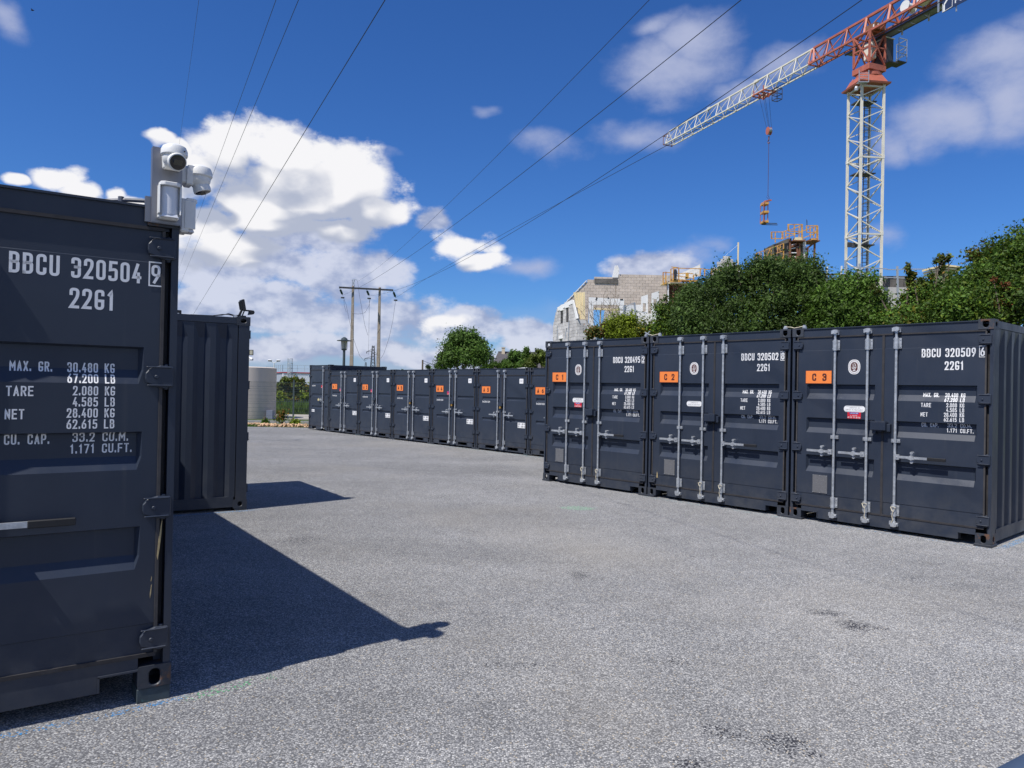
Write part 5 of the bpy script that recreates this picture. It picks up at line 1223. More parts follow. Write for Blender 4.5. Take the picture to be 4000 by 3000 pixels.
# droppers below the pole
dr = MB()
for pts in ([(1342, 1165), (1352, 1190), (1362, 1240), (1371, 1280)], [(1446, 1168), (1441, 1195), (1425, 1222), (1400, 1227), (1382, 1225)], [(1443, 1170), (1441, 1290), (1439, 1385)], [(1545, 1175), (1535, 1250), (1520, 1320), (1500, 1380), (1488, 1400)],
            [(1397, 1100), (1405, 1160), (1425, 1270), (1437, 1310)], [(1380, 1320), (1390, 1350), (1405, 1390), (1425, 1412), (1438, 1400)], [(1343, 1172), (1345, 1195), (1353, 1220)]):
    dr.path([at(u, v, YH - .5) for u, v in pts], .016, 4)
o = dr.build('jumper_wires', M['wire'], hp); tag(o, kind='stuff')

def pylon(u, vtop, Y, hw, label, arms=True):
    tp = at(u, vtop, Y); t = thing('lattice_pylon', label, 'pylon', (tp.x, Y, 0), 0, 'far lattice pylons'); H = tp.z
    mb = MB()
    def c(i, z): f = hw * (1 - .72 * z / H); return Vector(((-1, 1, 1, -1)[i] * f, (-1, -1, 1, 1)[i] * f, z))
    zs = [H * i / 14 for i in range(15)]
    for i in range(4):
        for j in range(14): mb.bar(c(i, zs[j]), c(i, zs[j + 1]), .22); mb.bar(c(i, zs[j]), c((i + 1) % 4, zs[j + 1]), .13); mb.bar(c((i + 1) % 4, zs[j]), c(i, zs[j + 1]), .13)
    tag(mb.build('lattice', M['craned'], t), kind='stuff')
    if arms:
        for s, z, ln in ((-1, H * .86, 3.6), (1, H * .80, 3.2), (-1, H * .70, 4.6)):
            MB().bar((s * .8, 0, z), (s * ln, 0, z), .2).bar((s * .8, 0, z + 1.2), (s * ln, 0, z), .2).tube((s * ln, 0, z), (s * ln, 0, z - 1.1), .22, 6).build('pylon_arm', M['craned'], t)
pylon(1458, 1350, 420, 1.9, 'distant lattice pylon between the legs of the power pole')
pylon(1429, 1415, 800, 2.0, 'tiny farther pylon left of the distant lattice pylon', False)
YT = 90
pt = at(1651, 1406, YT); t = thing('telephone_pole', 'short dark wooden pole with wires left of the round tree', 'pole', (pt.x, YT, 0))
MB().tube((0, 0, 0), (0, 0, pt.z), .13, 8, .10).build('pole_shaft', M['bark'], t)
for k, (u2, v2) in enumerate(((1722, 1430), (1722, 1441))):
    a = at(1653, 1409 + k * 9, YT); b = at(u2, v2, YT - 20); wire(('upper', 'lower')[k] + ' wire from the short dark pole towards the round tree', catmull(a, a.lerp(b, .5) - Vector((0, 0, .15)), b, 8), .025, 'telephone wires')

# ------------------------------------------------------------------ middle background: trees and house
tree('tree', 'round leafy green tree behind the middle of the A row', 'tree', 45,
     [(1800, 1330, 45, 38, 0), (1770, 1375, 48, 42, 0), (1845, 1360, 50, 42, .5), (1745, 1415, 36, 34, 0), (1880, 1400, 34, 40, 0), (1815, 1410, 85, 55, 0), (1835, 1320, 28, 26, 0), (1862, 1375, 45, 30, -.4), (1725, 1440, 30, 20, 0)], 26000, .072, 'leaf_far', 31, clump=.30, base_u=1812)
hs = thing('house', 'house with dark slate hip roof and cream chimney behind the trees', 'house', (at(2060, 1500, 80).x, 80, 0))
zr_ = at(2040, 1377, 80).z; xr0 = at(1946, 1377, 80).x - hs.location.x; xr1 = at(2230, 1377, 80).x - hs.location.x
ze = 3.3; xe0 = at(1918, 1440, 80).x - hs.location.x - .2
MB().add([(xe0, -3.2, ze), (xr1 + 1.5, -3.2, ze), (xr1 + 1.5, 3.2, ze), (xe0, 3.2, ze), (xr0, 0, zr_), (xr1, 0, zr_)], [(0, 1, 5, 4), (1, 2, 5), (2, 3, 4, 5), (3, 0, 4), (0, 3, 2, 1)]).build('slate_roof', M['slate'], hs)
MB().bar((xr0, 0, zr_ + .02), (xr1, 0, zr_ + .02), .12, .12).build('ridge', M['slate'], hs)
MB().bb(xe0 + .3, xr1 + 1.2, -2.9, 2.9, 0, ze).build('wall', M['cream'], hs)
xc = at(1966, 1380, 80).x - hs.location.x; MB().bb(xc - .17, xc + .17, -.3, .3, zr_ - .8, zr_ + .45).bb(xc - .21, xc + .21, -.34, .34, zr_ + .45, zr_ + .52).build('chimney', M['cream'], hs)
tree('tree', 'bushy tree in front of the slate roof', 'tree', 58, [(2010, 1400, 26, 30, 0), (1985, 1425, 30, 22, 0), (2035, 1420, 26, 24, 0)], 9000, .075, 'leaf_far', 33)
tree('tree', 'slim pointed tree rising above the slate roof', 'tree', 56, [(2052, 1400, 13, 40, 0), (2060, 1380, 9, 25, 0), (2040, 1430, 20, 18, 0)], 6000, .07, 'leaf_far', 34)
tree('tree', 'loose olive tree with long shoots left of container C 1', 'tree', 40, [(2090, 1410, 26, 24, 0), (2125, 1400, 22, 26, 0), (2100, 1378, 6, 14, 0), (2116, 1385, 6, 18, 0), (2140, 1420, 25, 25, 0), (2070, 1430, 25, 14, 0)], 7000, .055, 'leaf_olive', 35)
tree('hedge', 'low pale green hedge between the round tree and the house', 'hedge', 48, [(1900 + i * 32, 1437 - (i % 2) * 5, 24, 13, 0) for i in range(6)], 6000, .06, 'leaf_mid', 36)
sh = thing('shed', 'low white roofed shed with small brick chimney between the trees', 'shed', at(2053, 1500, 44).to_2d().to_3d())
z0 = at(2053, 1433, 44).z; MB().add([(-.55, -1, z0 - .12), (.45, -1, z0 + .02), (.45, 1, z0 + .02), (-.55, 1, z0 - .12), (-.55, -1, z0 - .2), (.45, -1, z0 - .08), (.45, 1, z0 - .08), (-.55, 1, z0 - .2)], [(0, 1, 2, 3), (7, 6, 5, 4), (0, 4, 5, 1), (1, 5, 6, 2), (2, 6, 7, 3), (3, 7, 4, 0)]).build('white_roof', M['white'], sh)
MB().bb(-.5, .4, -.9, .9, 0, z0 - .2).build('wall', M['cream'], sh)
MB().bb(.20, .42, -.1, .1, z0 - .05, z0 + .20).build('chimney', mat('pink_brick', (.42, .20, .16), .85), sh)
for k, (u, v) in enumerate(((1640, 1437), (1625, 1445), (1675, 1445))): pass
tree('bush', 'small dark spiky bush right of the short dark pole', 'bush', 85, [(1672, 1438, 9, 12, 0)], 700, .09, 'leaf_dark', 37)
tree('treeline', 'low far band of trees seen between container tops', 'trees', 260, [(1230 + i * 45, 1478 - (i % 3) * 6, 36, 18, 0) for i in range(22)], 9000, .55, 'leaf_far', 38)

# a bird high at the left and a blue painted edge in the near corner
b = at(127, 40, 20); t = thing('bird', 'tiny dark bird high in the upper left sky', 'bird', b)
MB().lathe([(.002, -.05), (.016, -.02), (.018, .01), (.010, .035), (.002, .05)], 8, Matrix.Rotation(R(90), 4, 'Y')).build('body', M['bird'], t, smooth=True)
for s in (-1, 1): MB().add([(-.015, 0, .005), (.02, 0, .005), (.005, s * .06, .02), (-.02, s * .045, .018)], [(0, 1, 2, 3)]).build('wing', M['bird'], t)
c = at(4000, 3000, 1.05)
t = thing('car_bonnet', 'blue painted rounded edge just entering the lower right corner of the view', 'car part', (c.x, c.y, c.z))
mb = MB(); vs = []; nx, ny = 10, 8
for j in range(ny):
    for i in range(nx):
        x = -.060 + .6 * i / (nx - 1); y = .045 - .6 * j / (ny - 1); z = .012 - .05 * (1 - i / (nx - 1)) ** 3 - .08 * (1 - j / (ny - 1)) ** 4 * .2; x2 = x + (j / (ny - 1)) * -.05 ; vs.append((x2, y + .26 * (i / (nx - 1)), z))
mb.add(vs, [(j * nx + i, j * nx + i + 1, (j + 1) * nx + i + 1, (j + 1) * nx + i) for j in range(ny - 1) for i in range(nx - 1)])
o = mb.build('bonnet_panel', M['bluecar'], t, smooth=True); sm = o.modifiers.new('thick', 'SOLIDIFY'); sm.thickness = .015
# ------------------------------------------------------------------ building under construction
def objrand(m, lo=.84, hi=1.10):
    n, l = m.node_tree.nodes, m.node_tree.links; b = n['Principled BSDF']; src = b.inputs['Base Color'].links[0].from_socket
    oi = n.new('ShaderNodeObjectInfo'); mr = n.new('ShaderNodeMapRange'); l.new(oi.outputs['Random'], mr.inputs[0]); mr.inputs[3].default_value = lo; mr.inputs[4].default_value = hi
    mx = n.new('ShaderNodeMix'); mx.data_type = 'RGBA'; mx.blend_type = 'MULTIPLY'; mx.inputs[0].default_value = 1; l.new(src, mx.inputs[6]); l.new(mr.outputs[0], mx.inputs[7]); l.new(mx.outputs[2], b.inputs['Base Color'])
M['block'] = mat('hollow_block', (.57, .49, .42), .9, var=.12, scale=.7, bump=.3, bscale=30); objrand(M['block'], .91, 1.07)
M['blockg'] = mat('grey_block', (.54, .52, .51), .9, var=.14, scale=1.2, bump=.3, bscale=30, col2=(.40, .40, .41), thr=.60, soft=.15, scale2=1.1); objrand(M['blockg'], .8, 1.15)
bmesh_cache = {}
def block_mesh(m, L, H, T):
    k = (m.name, round(L, 2), H)
    if k not in bmesh_cache:
        mb = MB(); e = .010; mb.add([(x, y, z) for z in (.006, H - .006) for y in (0, T) for x in (e, L - e)], [(0, 2, 3, 1), (4, 5, 7, 6), (0, 1, 5, 4), (2, 6, 7, 3), (0, 4, 6, 2), (1, 3, 7, 5)])
        me = bpy.data.meshes.new('block'); me.from_pydata(mb.v, [], mb.f); me.materials.append(m); bmesh_cache[k] = me
    return bmesh_cache[k]
def inpoly(x, y, P):
    c = False; n = len(P); j = n - 1
    for i in range(n):
        if (P[i][1] > y) != (P[j][1] > y) and x < (P[j][0] - P[i][0]) * (y - P[i][1]) / (P[j][1] - P[i][1]) + P[i][0]: c = not c
        j = i
    return c
NB = [0]
def block_wall(parent, p0, p1, pxpoly, m, holes=(), L=.5, H=.25, T=.2, zmin=0, limit=300, name='block_wall'):
    """courses of single blocks on the vertical plane through p0 and p1; the outline is given where it is seen"""
    p0 = Vector((p0.x, p0.y, 0)); d = Vector((p1.x - p0.x, p1.y - p0.y, 0)); Ln = d.length; d.normalize(); nn = Vector((-d.y, d.x, 0))
    def sz(u, v): q = onp(u, v, p0, nn); return ((q - p0).dot(d), q.z)
    poly = [sz(*p) for p in pxpoly]; hs_ = [[sz(*p) for p in h] for h in holes]
    s0, s1 = min(p[0] for p in poly), max(p[0] for p in poly); z1 = max(p[1] for p in poly)
    mt = Matrix(((d.x, nn.x, 0, p0.x), (d.y, nn.y, 0, p0.y), (0, 0, 1, 0), (0, 0, 0, 1)))
    root = bpy.data.objects.new(name, None); COL.objects.link(root); root.parent = parent; root.matrix_basis = mt
    core = MB(); cells = []
    z = zmin; row = 0
    def inside(x, zc): return inpoly(x, zc, poly) and not any(inpoly(x, zc, h) for h in hs_)
    while z < z1:
        zc = z + H / 2; spans = []; on = None; x = s0 - .02
        while x <= s1 + .06:
            i_ = inside(x, zc)
            if i_ and on is None: on = x
            if not i_ and on is not None: spans.append((on, x)); on = None
            x += .04
        for (a0_, b0_) in spans:
            s = s0 + L * math.floor((a0_ - s0) / L) - (L / 2 if row % 2 else 0)
            while s < b0_:
                a = max(s, a0_); b = min(s + L, b0_)
                if b - a > .06: cells.append((a, b, z))
                s += L
        z += H; row += 1
    cells.sort(key=lambda c: -c[2])
    rest = MB()
    for i, (a, b, z) in enumerate(cells):
        core.bb(a, b, .03, T - .03, z, z + H)
        if NB[0] < 10**6 and i < limit:
            o = link('block', block_mesh(m, b - a, H, T), root); o.location = (a, random.uniform(-.006, .006), z)
        else: rest.bb(a + .01, b - .01, 0, T, z + .006, z + H - .006)
    core.build('mortar', M['mortar'], root)
    if rest.v: tag(rest.build('lower_blocks', m, root), kind='stuff')
    return root
ub = thing('unfinished_building', 'unfinished concrete block building with stepped gable, window openings and no roof', 'building', (0, 0, 0))
def prism_px(px, Y, th, m, name, parent, Y2=None, dirv=None):
    pts = [at(u, v, Y if Y2 is None else Y + (Y2 - Y) * i) for i, (u, v) in enumerate(px)] if False else [at(u, v, Y) for (u, v) in px]
    n = len(pts); off = dirv or Vector((0, th, 0)); mb = MB()
    mb.add(pts + [p + off for p in pts], [tuple(range(n - 1, -1, -1)), tuple(range(n, 2 * n))] + [(i, (i + 1) % n, n + (i + 1) % n, n + i) for i in range(n)])
    return mb.build(name, m, parent)
P_ = lambda u, v, Y: at(u, v, Y)
block_wall(ub, P_(2204, 1200, 64), P_(2640, 1200, 64), [(2200, 1335), (2204, 1187), (2209, 1182), (2291, 1097), (2320, 1096), (2320, 1082), (2415, 1082), (2416, 1068), (2660, 1073), (2660, 1335)], M['block'], holes=[[(2298, 1207), (2362, 1207), (2362, 1345), (2298, 1345)]], zmin=2.0)
mb = MB(); mb.bar(P_(2206, 1186, 63.98), P_(2291, 1096, 63.98), .10, .07); mb.build('gable_coping', M['limew'], ub)
prism_px([(2322, 1088), (2413, 1089), (2413, 1107), (2322, 1105)], 63.93, .1, M['darkc'], 'dark_lintel', ub)
prism_px([(2392, 1084), (2403, 1037), (2411, 1037), (2418, 1057), (2415, 1084)], 63.95, .25, M['limew'], 'gable_finial', ub)
mb = MB(); mb.bar(P_(2411, 1037, 63.85), P_(2418, 1057, 63.85), .06, .1); mb.build('finial_coping', M['limew'], ub)
# corner block with two tall windows
cA2, cB2 = P_(2253, 1330, 56), P_(2160, 1330, 61)
dd = Vector((cB2.x - cA2.x, cB2.y - cA2.y, 0)).normalized(); nrm2 = Vector((-dd.y, dd.x, 0))
block_wall(ub, cB2, cA2, [(2159, 1345), (2160, 1270), (2172, 1215), (2177, 1203), (2234, 1173), (2241, 1182), (2253, 1240), (2253, 1345)], M['blockg'], holes=[[(2190, 1213), (2199, 1210), (2199, 1266), (2190, 1269)], [(2211, 1202), (2221, 1199), (2221, 1259), (2211, 1262)], [(2186, 1322), (2196, 1320), (2196, 1345), (2186, 1345)]], zmin=2.5)
def facade(px, m, name, off=.03, th=.06):
    pts = [onp(u, v, cA2, nrm2) for u, v in px]; s = -1 if nrm2.y > 0 else 1; o1 = nrm2 * s * off; o2 = nrm2 * s * (off - th); n = len(pts); mb = MB()
    mb.add([p + o1 for p in pts] + [p + o2 for p in pts], [tuple(range(n - 1, -1, -1)), tuple(range(n, 2 * n))] + [(i, (i + 1) % n, n + (i + 1) % n, n + i) for i in range(n)]); return mb.build(name, m, ub)
facade([(2178, 1201), (2235, 1170), (2237, 1186), (2180, 1215)], M['limew'], 'white_ring_beam')
facade([(2188, 1196), (2201, 1190), (2201, 1212), (2188, 1215)], M['limew'], 'white_lintel', .045); facade([(2209, 1184), (2223, 1178), (2223, 1200), (2209, 1204)], M['limew'], 'white_lintel', .045)
facade([(2234, 1170), (2241, 1172), (2259, 1243), (2251, 1246)], M['limew'], 'white_gable_edge', .03, .05)
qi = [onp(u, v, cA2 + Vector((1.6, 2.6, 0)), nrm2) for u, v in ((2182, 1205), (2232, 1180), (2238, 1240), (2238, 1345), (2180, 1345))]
mbi = MB(); mbi.add(qi + [p + Vector((.1, .15, 0)) for p in qi], [(4, 3, 2, 1, 0), (5, 6, 7, 8, 9)] + [(i, (i + 1) % 5, 5 + (i + 1) % 5, 5 + i) for i in range(5)]); mbi.build('dark_backing', M['darkc'], ub)  # dark backing added behind the windows so the openings read as shaded
facade([(2184, 1312), (2198, 1308), (2198, 1322), (2184, 1324)], M['limew'], 'white_lintel', .045)
for (a, b) in (((2190, 1213), (2199, 1268)), ((2212, 1201), (2221, 1260))):
    mb = MB()
    for k in range(3): u = a[0] + 1 + k * 3.2; mb.bar(onp(u, a[1] + 2, cA2, nrm2), onp(u, b[1] - 2, cA2, nrm2), .04)
    mb.build('window_bars', M['craned'], ub)
pr = MB()
for (u0, v0, u1, v1) in ((2178, 1272, 2176, 1330), (2222, 1250, 2219, 1330), (2222, 1285, 2232, 1330), (2213, 1282, 2206, 1330), (2213, 1282, 2215, 1296)): pr.bar(at(u0, v0, 57.5), at(u1, v1, 57.5), .05)
pr.build('wall_prop', M['galv'], ub)
block_wall(ub, P_(2253, 1300, 56), P_(2440, 1300, 56), [(2253, 1345), (2253, 1245), (2290, 1248), (2300, 1262), (2330, 1300), (2330, 1345)], M['blockg'], zmin=2.5)
# white concrete frame round the big opening
for nm, px in (('white_frame_beam', [(2301, 1161), (2438, 1168), (2438, 1192), (2301, 1190)]), ('white_frame_jamb', [(2301, 1191), (2318, 1191), (2318, 1340), (2301, 1340)]), ('white_frame_jamb', [(2418, 1193), (2436, 1193), (2436, 1340), (2418, 1340)]),
               ('white_low_wall', [(2437, 1192), (2506, 1190), (2506, 1340), (2437, 1340)]), ('white_low_wall', [(2531, 1225), (2548, 1225), (2548, 1340), (2531, 1340)])):
    prism_px(px, 60.2 if 'low' in nm else 60, .2, M['limew'], nm, ub)
th = MB()
for u in (2331, 2376, 2431, 2329, 2425): th.tube(at(u, 1164 + (u % 3) * 6, 59.98), at(u, 1164 + (u % 3) * 6, 60.02), .07, 8)
th.build('tie_holes', M['craned'], ub)
mb = MB(); mb.bar(at(2318, 1206, 60.1), at(2420, 1211, 60.1), .12, .16); mb.build('timber_beam', M['timber'], ub)
mb = MB(); mb.bar(at(2380, 1192, 60.2), at(2380, 1300, 60.2), .09); mb.bar(at(2345, 1211, 60.2), at(2345, 1300, 60.2), .09); mb.build('timber_prop', M['timber'], ub)
block_wall(ub, P_(2355, 1300, 61.5), P_(2400, 1300, 61.5), [(2354, 1345), (2360, 1215), (2400, 1215), (2400, 1345)], M['blockg'], zmin=2.5)
for (u0, u1, vt0, vt1, wu0, wu1, wv0, wv1, Y) in ((2506, 2531, 1158, 1150, 2511, 2524, 1184, 1218, 59), (2547, 2574, 1145, 1137, 2553, 2566, 1168, 1205, 58.6)):
    f = lambda u: vt0 + (vt1 - vt0) * (u - u0) / (u1 - u0)
    root = prism_px([(u0, vt0), (u1, vt1), (u1, wv0), (u0, wv0)], Y, .22, M['limew'], 'white_window_panel', ub)
    prism_px([(u0, wv0), (wu0, wv0), (wu0, wv1), (u0, wv1)], Y, .22, M['limew'], 'window_jamb', root); prism_px([(wu1, wv0), (u1, wv0), (u1, wv1), (wu1, wv1)], Y, .22, M['limew'], 'window_jamb', root)
    prism_px([(u0, wv1), (u1, wv1), (u1, 1340), (u0, 1340)], Y, .22, M['limew'], 'window_breast', root)
# standing boards
for i, (a, b, c, d) in enumerate(((2240, 2249, 2258, 2263), (2250, 2262, 2259, 2268), (2262, 2270, 2264, 2271), (2270, 2279, 2274, 2280), (2278, 2285, 2272, 2286))):
    prism_px([(a, 1142 + (i % 2)), (b, 1141), (d, 1247), (c, 1245 + i % 3)], 56.6 - .05 * i, .05, M['timber'], 'timber_board', ub)
def bars(parent, name, m, Y, o, s, L, w, kind=None, dY=0):
    mb = MB()
    for (a, b, c, d) in L: mb.bar(at(o[0] + a / s, o[1] + b / s, Y), at(o[0] + c / s, o[1] + d / s, Y + dY), w)
    r_ = mb.build(name, m, parent)
    if kind: r_['kind'] = kind
    return r_
def bars_each(parent, name, m, Y, o, s, L, w):
    for q in L: bars(parent, name, m, Y, o, s, [q], w)
sf = thing('site_fence', 'leaning mesh barrier and rails on the unfinished building behind the twigs', 'fence', (0, 0, 0))
bars_each(sf, 'barrier_post', M['galv'], 58.3, (2150, 1100), 2.54, [(725, 255, 728, 345), (830, 208, 845, 370), (838, 208, 852, 370)], .08)
bars_each(sf, 'barrier_rail', M['galv'], 58.3, (2150, 1100), 2.54, [(725, 255, 835, 208), (715, 278, 960, 310), (700, 318, 905, 355), (728, 345, 840, 370)], .05)
tag(bars(sf, 'barrier_mesh', M['galv'], 58.35, (2150, 1100), 2.54, [(725 + i * 9, 252 - i * 4, 728 + i * 9, 345 + i * 2) for i in range(13)] + [(726, 262 + i * 14, 838, 222 + i * 22) for i in range(7)], .012), kind='stuff')

# formwork platform
fp = thing('scaffold_platform', 'yellow scaffold platform with railings above rusty formwork left of the dark hedge', 'scaffold', (0, 0, 0))
o1, s1 = (2540, 940), 2.54
bars_each(fp, 'rail_post', M['yellow'], 60, o1, s1, [(128, 312, 128, 442), (155, 308, 155, 430), (205, 285, 205, 385), (232, 278, 230, 395), (283, 270, 283, 412), (356, 322, 356, 380), (366, 322, 366, 380), (376, 322, 376, 380), (430, 338, 430, 388), (497, 275, 495, 350), (540, 285, 540, 350), (608, 288, 606, 345), (700, 285, 700, 330)], .085)
bars_each(fp, 'handrail', M['yellow'], 60, o1, s1, [(126, 315, 200, 318), (202, 285, 235, 270), (210, 260, 285, 270), (235, 272, 530, 280), (205, 332, 360, 322), (360, 322, 425, 328), (285, 275, 285, 275), (535, 285, 700, 290), (700, 288, 910, 292), (425, 340, 480, 342), (128, 380, 160, 375), (245, 345, 430, 375), (126, 440, 165, 405)], .06)
prism_px([(2618, 1093), (2626, 1090), (2728, 1094), (2728, 1103), (2618, 1102)], 60, .08, M['yellow'], 'toe_board', fp)
mb = MB(); q0 = at(2663, 1098, 59.93); write(mb, 'OUTINORD', q0.x, q0.z - .09, .15, lambda x, z: (x, 59.98, z), adv=.62, t=.2, seg=1); mb.build('lettering', M['maroon'], fp, fix=False)
q = at(2670, 1104, 60); MB().bb(at(2592, 1100, 60).x, at(2730, 1100, 60).x, 60.08, 61.4, q.z - .08, q.z).build('deck', M['timber'], fp)
MB().bb(at(2610, 1100, 60.6).x, at(2690, 1100, 60.6).x, 60.75, 60.85, 2.5, q.z - .12).build('form_panel', M['rust'], fp)
for i in range(15): MB().bb(at(2612, 1100, 60.6).x, at(2685, 1100, 60.6).x, 60.60, 60.75, q.z - .40 - i * .28, q.z - .32 - i * .28).build('form_rib', M['rust'], fp)
bars_each(fp, 'form_post', M['rust'], 60.4, o1, s1, [(170, 425, 172, 655), (182, 408, 184, 655), (230, 425, 228, 640), (270, 420, 272, 600), (244, 490, 280, 420)], .11)
bars_each(fp, 'concrete_edge', M['limew'], 60.2, o1, s1, [(176, 415, 178, 650)], .10)
jk = thing('jacket', 'dark work jacket hanging over the yellow platform railing', 'jacket', at(2638, 1052, 59.9))
MB().prism([(-.10, .0), (.08, .0), (.16, -.25), (.12, -.42), (.10, -.80), (.02, -.82), (.0, -.5), (-.03, -.82), (-.12, -.80), (-.10, -.42), (-.17, -.30)], lambda p: Vector((p[0], -.08, p[1])), lambda p: Vector((p[0] * .9, .05, p[1]))).build('jacket_cloth', M['cloth'], jk, bevel=.02)
wg = thing('concrete_gable', 'pale sloping concrete gable panel behind the yellow platform', 'wall', (0, 0, 0))
for k, (y0, y1, y2, y3) in enumerate(((1073, 1032, 1043, 1080), (1081, 1044, 1058, 1088), (1089, 1059, 1078, 1098))):
    prism_px([(2648, y0), (2735, y1), (2736, y2), (2648, y3)], 62.5 - .03 * k, .18, M['limew'], 'gable_panel', wg)
sg_ = thing('stepped_gable', 'pyramid of grey blocks forming a stepped gable beside a tall timber post', 'wall', (0, 0, 0))
block_wall(sg_, P_(2780, 1050, 64), P_(2900, 1050, 64), [(2825, 1002), (2853, 1002), (2853, 1014), (2863, 1014), (2863, 1027), (2874, 1027), (2874, 1040), (2879, 1040), (2900, 1060), (2900, 1100), (2780, 1100), (2784, 1052), (2792, 1040), (2802, 1040), (2802, 1027), (2816, 1027), (2816, 1014), (2825, 1014)], M['blockg'], zmin=10.0)
tp_ = thing('timber_post', 'tall pale timber post standing on the unfinished roof line', 'post', (at(2882, 1060, 62).x, 62, at(2882, 1065, 62).z)); hh = at(2884, 947, 62).z - tp_.location.z
MB().bb(-.05, .05, -.05, .05, 0, hh).build('post_shaft', M['timber'], tp_); MB().path([(0, 0, hh * .93), (-1.2, 0, hh * .5), (-2.0, 0, .0)], .008, 4).build('string_line', M['offw'], tp_)

ft2 = thing('wall_formwork', 'tall wall formwork with yellow and rusty guard rails above the dark hedge', 'formwork', (0, 0, 0))
o3, s3 = (2930, 840), 3.526
prism_px([(3004, 962), (3079, 931), (3083, 933), (3083, 1030), (3004, 1040)], 59, 1.2, M['darkc'], 'concrete_wall', ft2)
prism_px([(3138, 934), (3148, 934), (3148, 1050), (3138, 1050)], 58.9, .9, M['limew'], 'concrete_edge', ft2)
prism_px([(3088, 952), (3136, 945), (3136, 1045), (3088, 1045)], 59.5, .1, M['craned'], 'form_panel', ft2)
for i in range(6): bars_each(ft2, 'form_rib', M['rust'], 59.3, o3, s3, [(555, 400 + i * 40, 700, 390 + i * 42)], .10)
prism_px([(3081, 931), (3092, 931), (3092, 1030), (3085, 1030)], 58.95, .4, M['rust'], 'form_edge', ft2)
bars_each(ft2, 'handrail', M['yellow'], 58.6, o3, s3, [(290, 235, 440, 232), (440, 235, 530, 205), (515, 130, 725, 130), (290, 325, 445, 325), (445, 325, 700, 235), (520, 215, 700, 150), (500, 252, 660, 258), (525, 222, 700, 228), (770, 150, 930, 145), (725, 220, 920, 150), (775, 240, 915, 240), (725, 320, 900, 250), (80, 530, 460, 392), (215, 580, 460, 492)], .065)
bars_each(ft2, 'rail_post', M['yellow'], 58.6, o3, s3, [(292, 232, 292, 328), (300, 232, 300, 328), (347, 238, 347, 380), (440, 235, 440, 340), (452, 232, 452, 330), (492, 225, 490, 325), (540, 255, 542, 315), (522, 132, 524, 220), (530, 132, 532, 220), (610, 130, 610, 305), (675, 145, 675, 310), (720, 130, 720, 345), (710, 135, 708, 340), (775, 148, 780, 245), (825, 148, 830, 310), (880, 170, 878, 310), (915, 148, 920, 330), (932, 148, 934, 360), (85, 535, 85, 640), (130, 525, 130, 620), (150, 515, 152, 610), (195, 490, 200, 640), (290, 480, 290, 555), (380, 440, 380, 520), (413, 415, 413, 500), (460, 392, 460, 600), (235, 560, 275, 465), (370, 420, 415, 495), (865, 280, 912, 215)], .07)
prism_px([(2992, 1020), (3062, 1003), (3062, 1014), (2992, 1034)], 58.6, .06, M['yellow'], 'toe_board', ft2); prism_px([(3170, 930), (3193, 930), (3193, 941), (3170, 941)], 58.5, .5, M['yellow'], 'toe_board', ft2); prism_px([(3106, 927), (3132, 927), (3134, 938), (3106, 937)], 58.5, .5, M['timber'], 'toe_board', ft2)
for (a, b) in ((3088, 3136), (3146, 3194)): MB().bb(at(a, 940, 59).x, at(b, 940, 59).x, 58.5, 60, at(a, 942, 59).z - .08, at(a, 942, 59).z).build('deck', M['rust'], ft2)
bars_each(ft2, 'form_prop', M['rust'], 58.8, o3, s3, [(890, 385, 880, 700), (885, 560, 885, 600), (795, 450, 775, 640), (770, 470, 860, 400), (640, 430, 665, 600), (680, 390, 680, 640), (560, 440, 640, 400), (640, 560, 640, 700), (548, 350, 548, 640)], .13)
bars_each(ft2, 'cross_brace', M['limew'], 58.85, o3, s3, [(560, 465, 670, 440), (560, 520, 650, 520), (580, 572, 660, 580), (555, 415, 640, 395)], .07)
bars_each(ft2, 'rebar', M['craned'], 59, o3, s3, [(778, 60, 782, 140), (785, 75, 786, 140)], .03)

lp = thing('work_platform', 'low yellow and pink railed work platform at the foot of the crane mast', 'scaffold', (0, 0, 0))
o4, s4 = (2900, 800), 2.011
bars_each(lp, 'handrail', M['rust'], 59.2, o4, s4, [(590, 545, 810, 548), (640, 575, 800, 578), (590, 590, 800, 592)], .07)
bars_each(lp, 'rail_post', M['yellow'], 59.2, o4, s4, [(613, 540, 613, 610), (640, 545, 642, 610), (712, 575, 712, 600), (800, 545, 800, 640)], .13)
bars_each(lp, 'timber_stake', M['offw'], 59.0, o4, s4, [(667, 485, 660, 650), (780, 480, 772, 650)], .10)
prism_px([(3196, 1111), (3300, 1111), (3300, 1119), (3196, 1119)], 59.3, .1, M['yellow'], 'toe_board', lp); prism_px([(3196, 1098), (3300, 1098), (3300, 1110), (3196, 1110)], 59.4, 1.0, M['rust'], 'deck', lp)
gr_ = thing('guard_rail', 'long grey guard rails on posts running right of the crane mast', 'railing', (0, 0, 0))
o5, s5 = (3300, 1000), 1.814
bars_each(gr_, 'rail', M['galv'], 58.0, o5, s5, [(42, 75, 300, 92), (300, 96, 400, 97), (400, 93, 612, 93), (10, 138, 380, 155), (380, 155, 590, 160), (600, 160, 720, 162)], .07)
bars_each(gr_, 'rail_post', M['galv'], 58.0, o5, s5, [(105, 55, 105, 200), (372, 72, 376, 360), (5, 30, 5, 200)], .12)
cs = thing('precast_slabs', 'dark stained precast slabs stacked on the grey wall right of the crane mast', 'concrete slabs', (0, 0, 0))
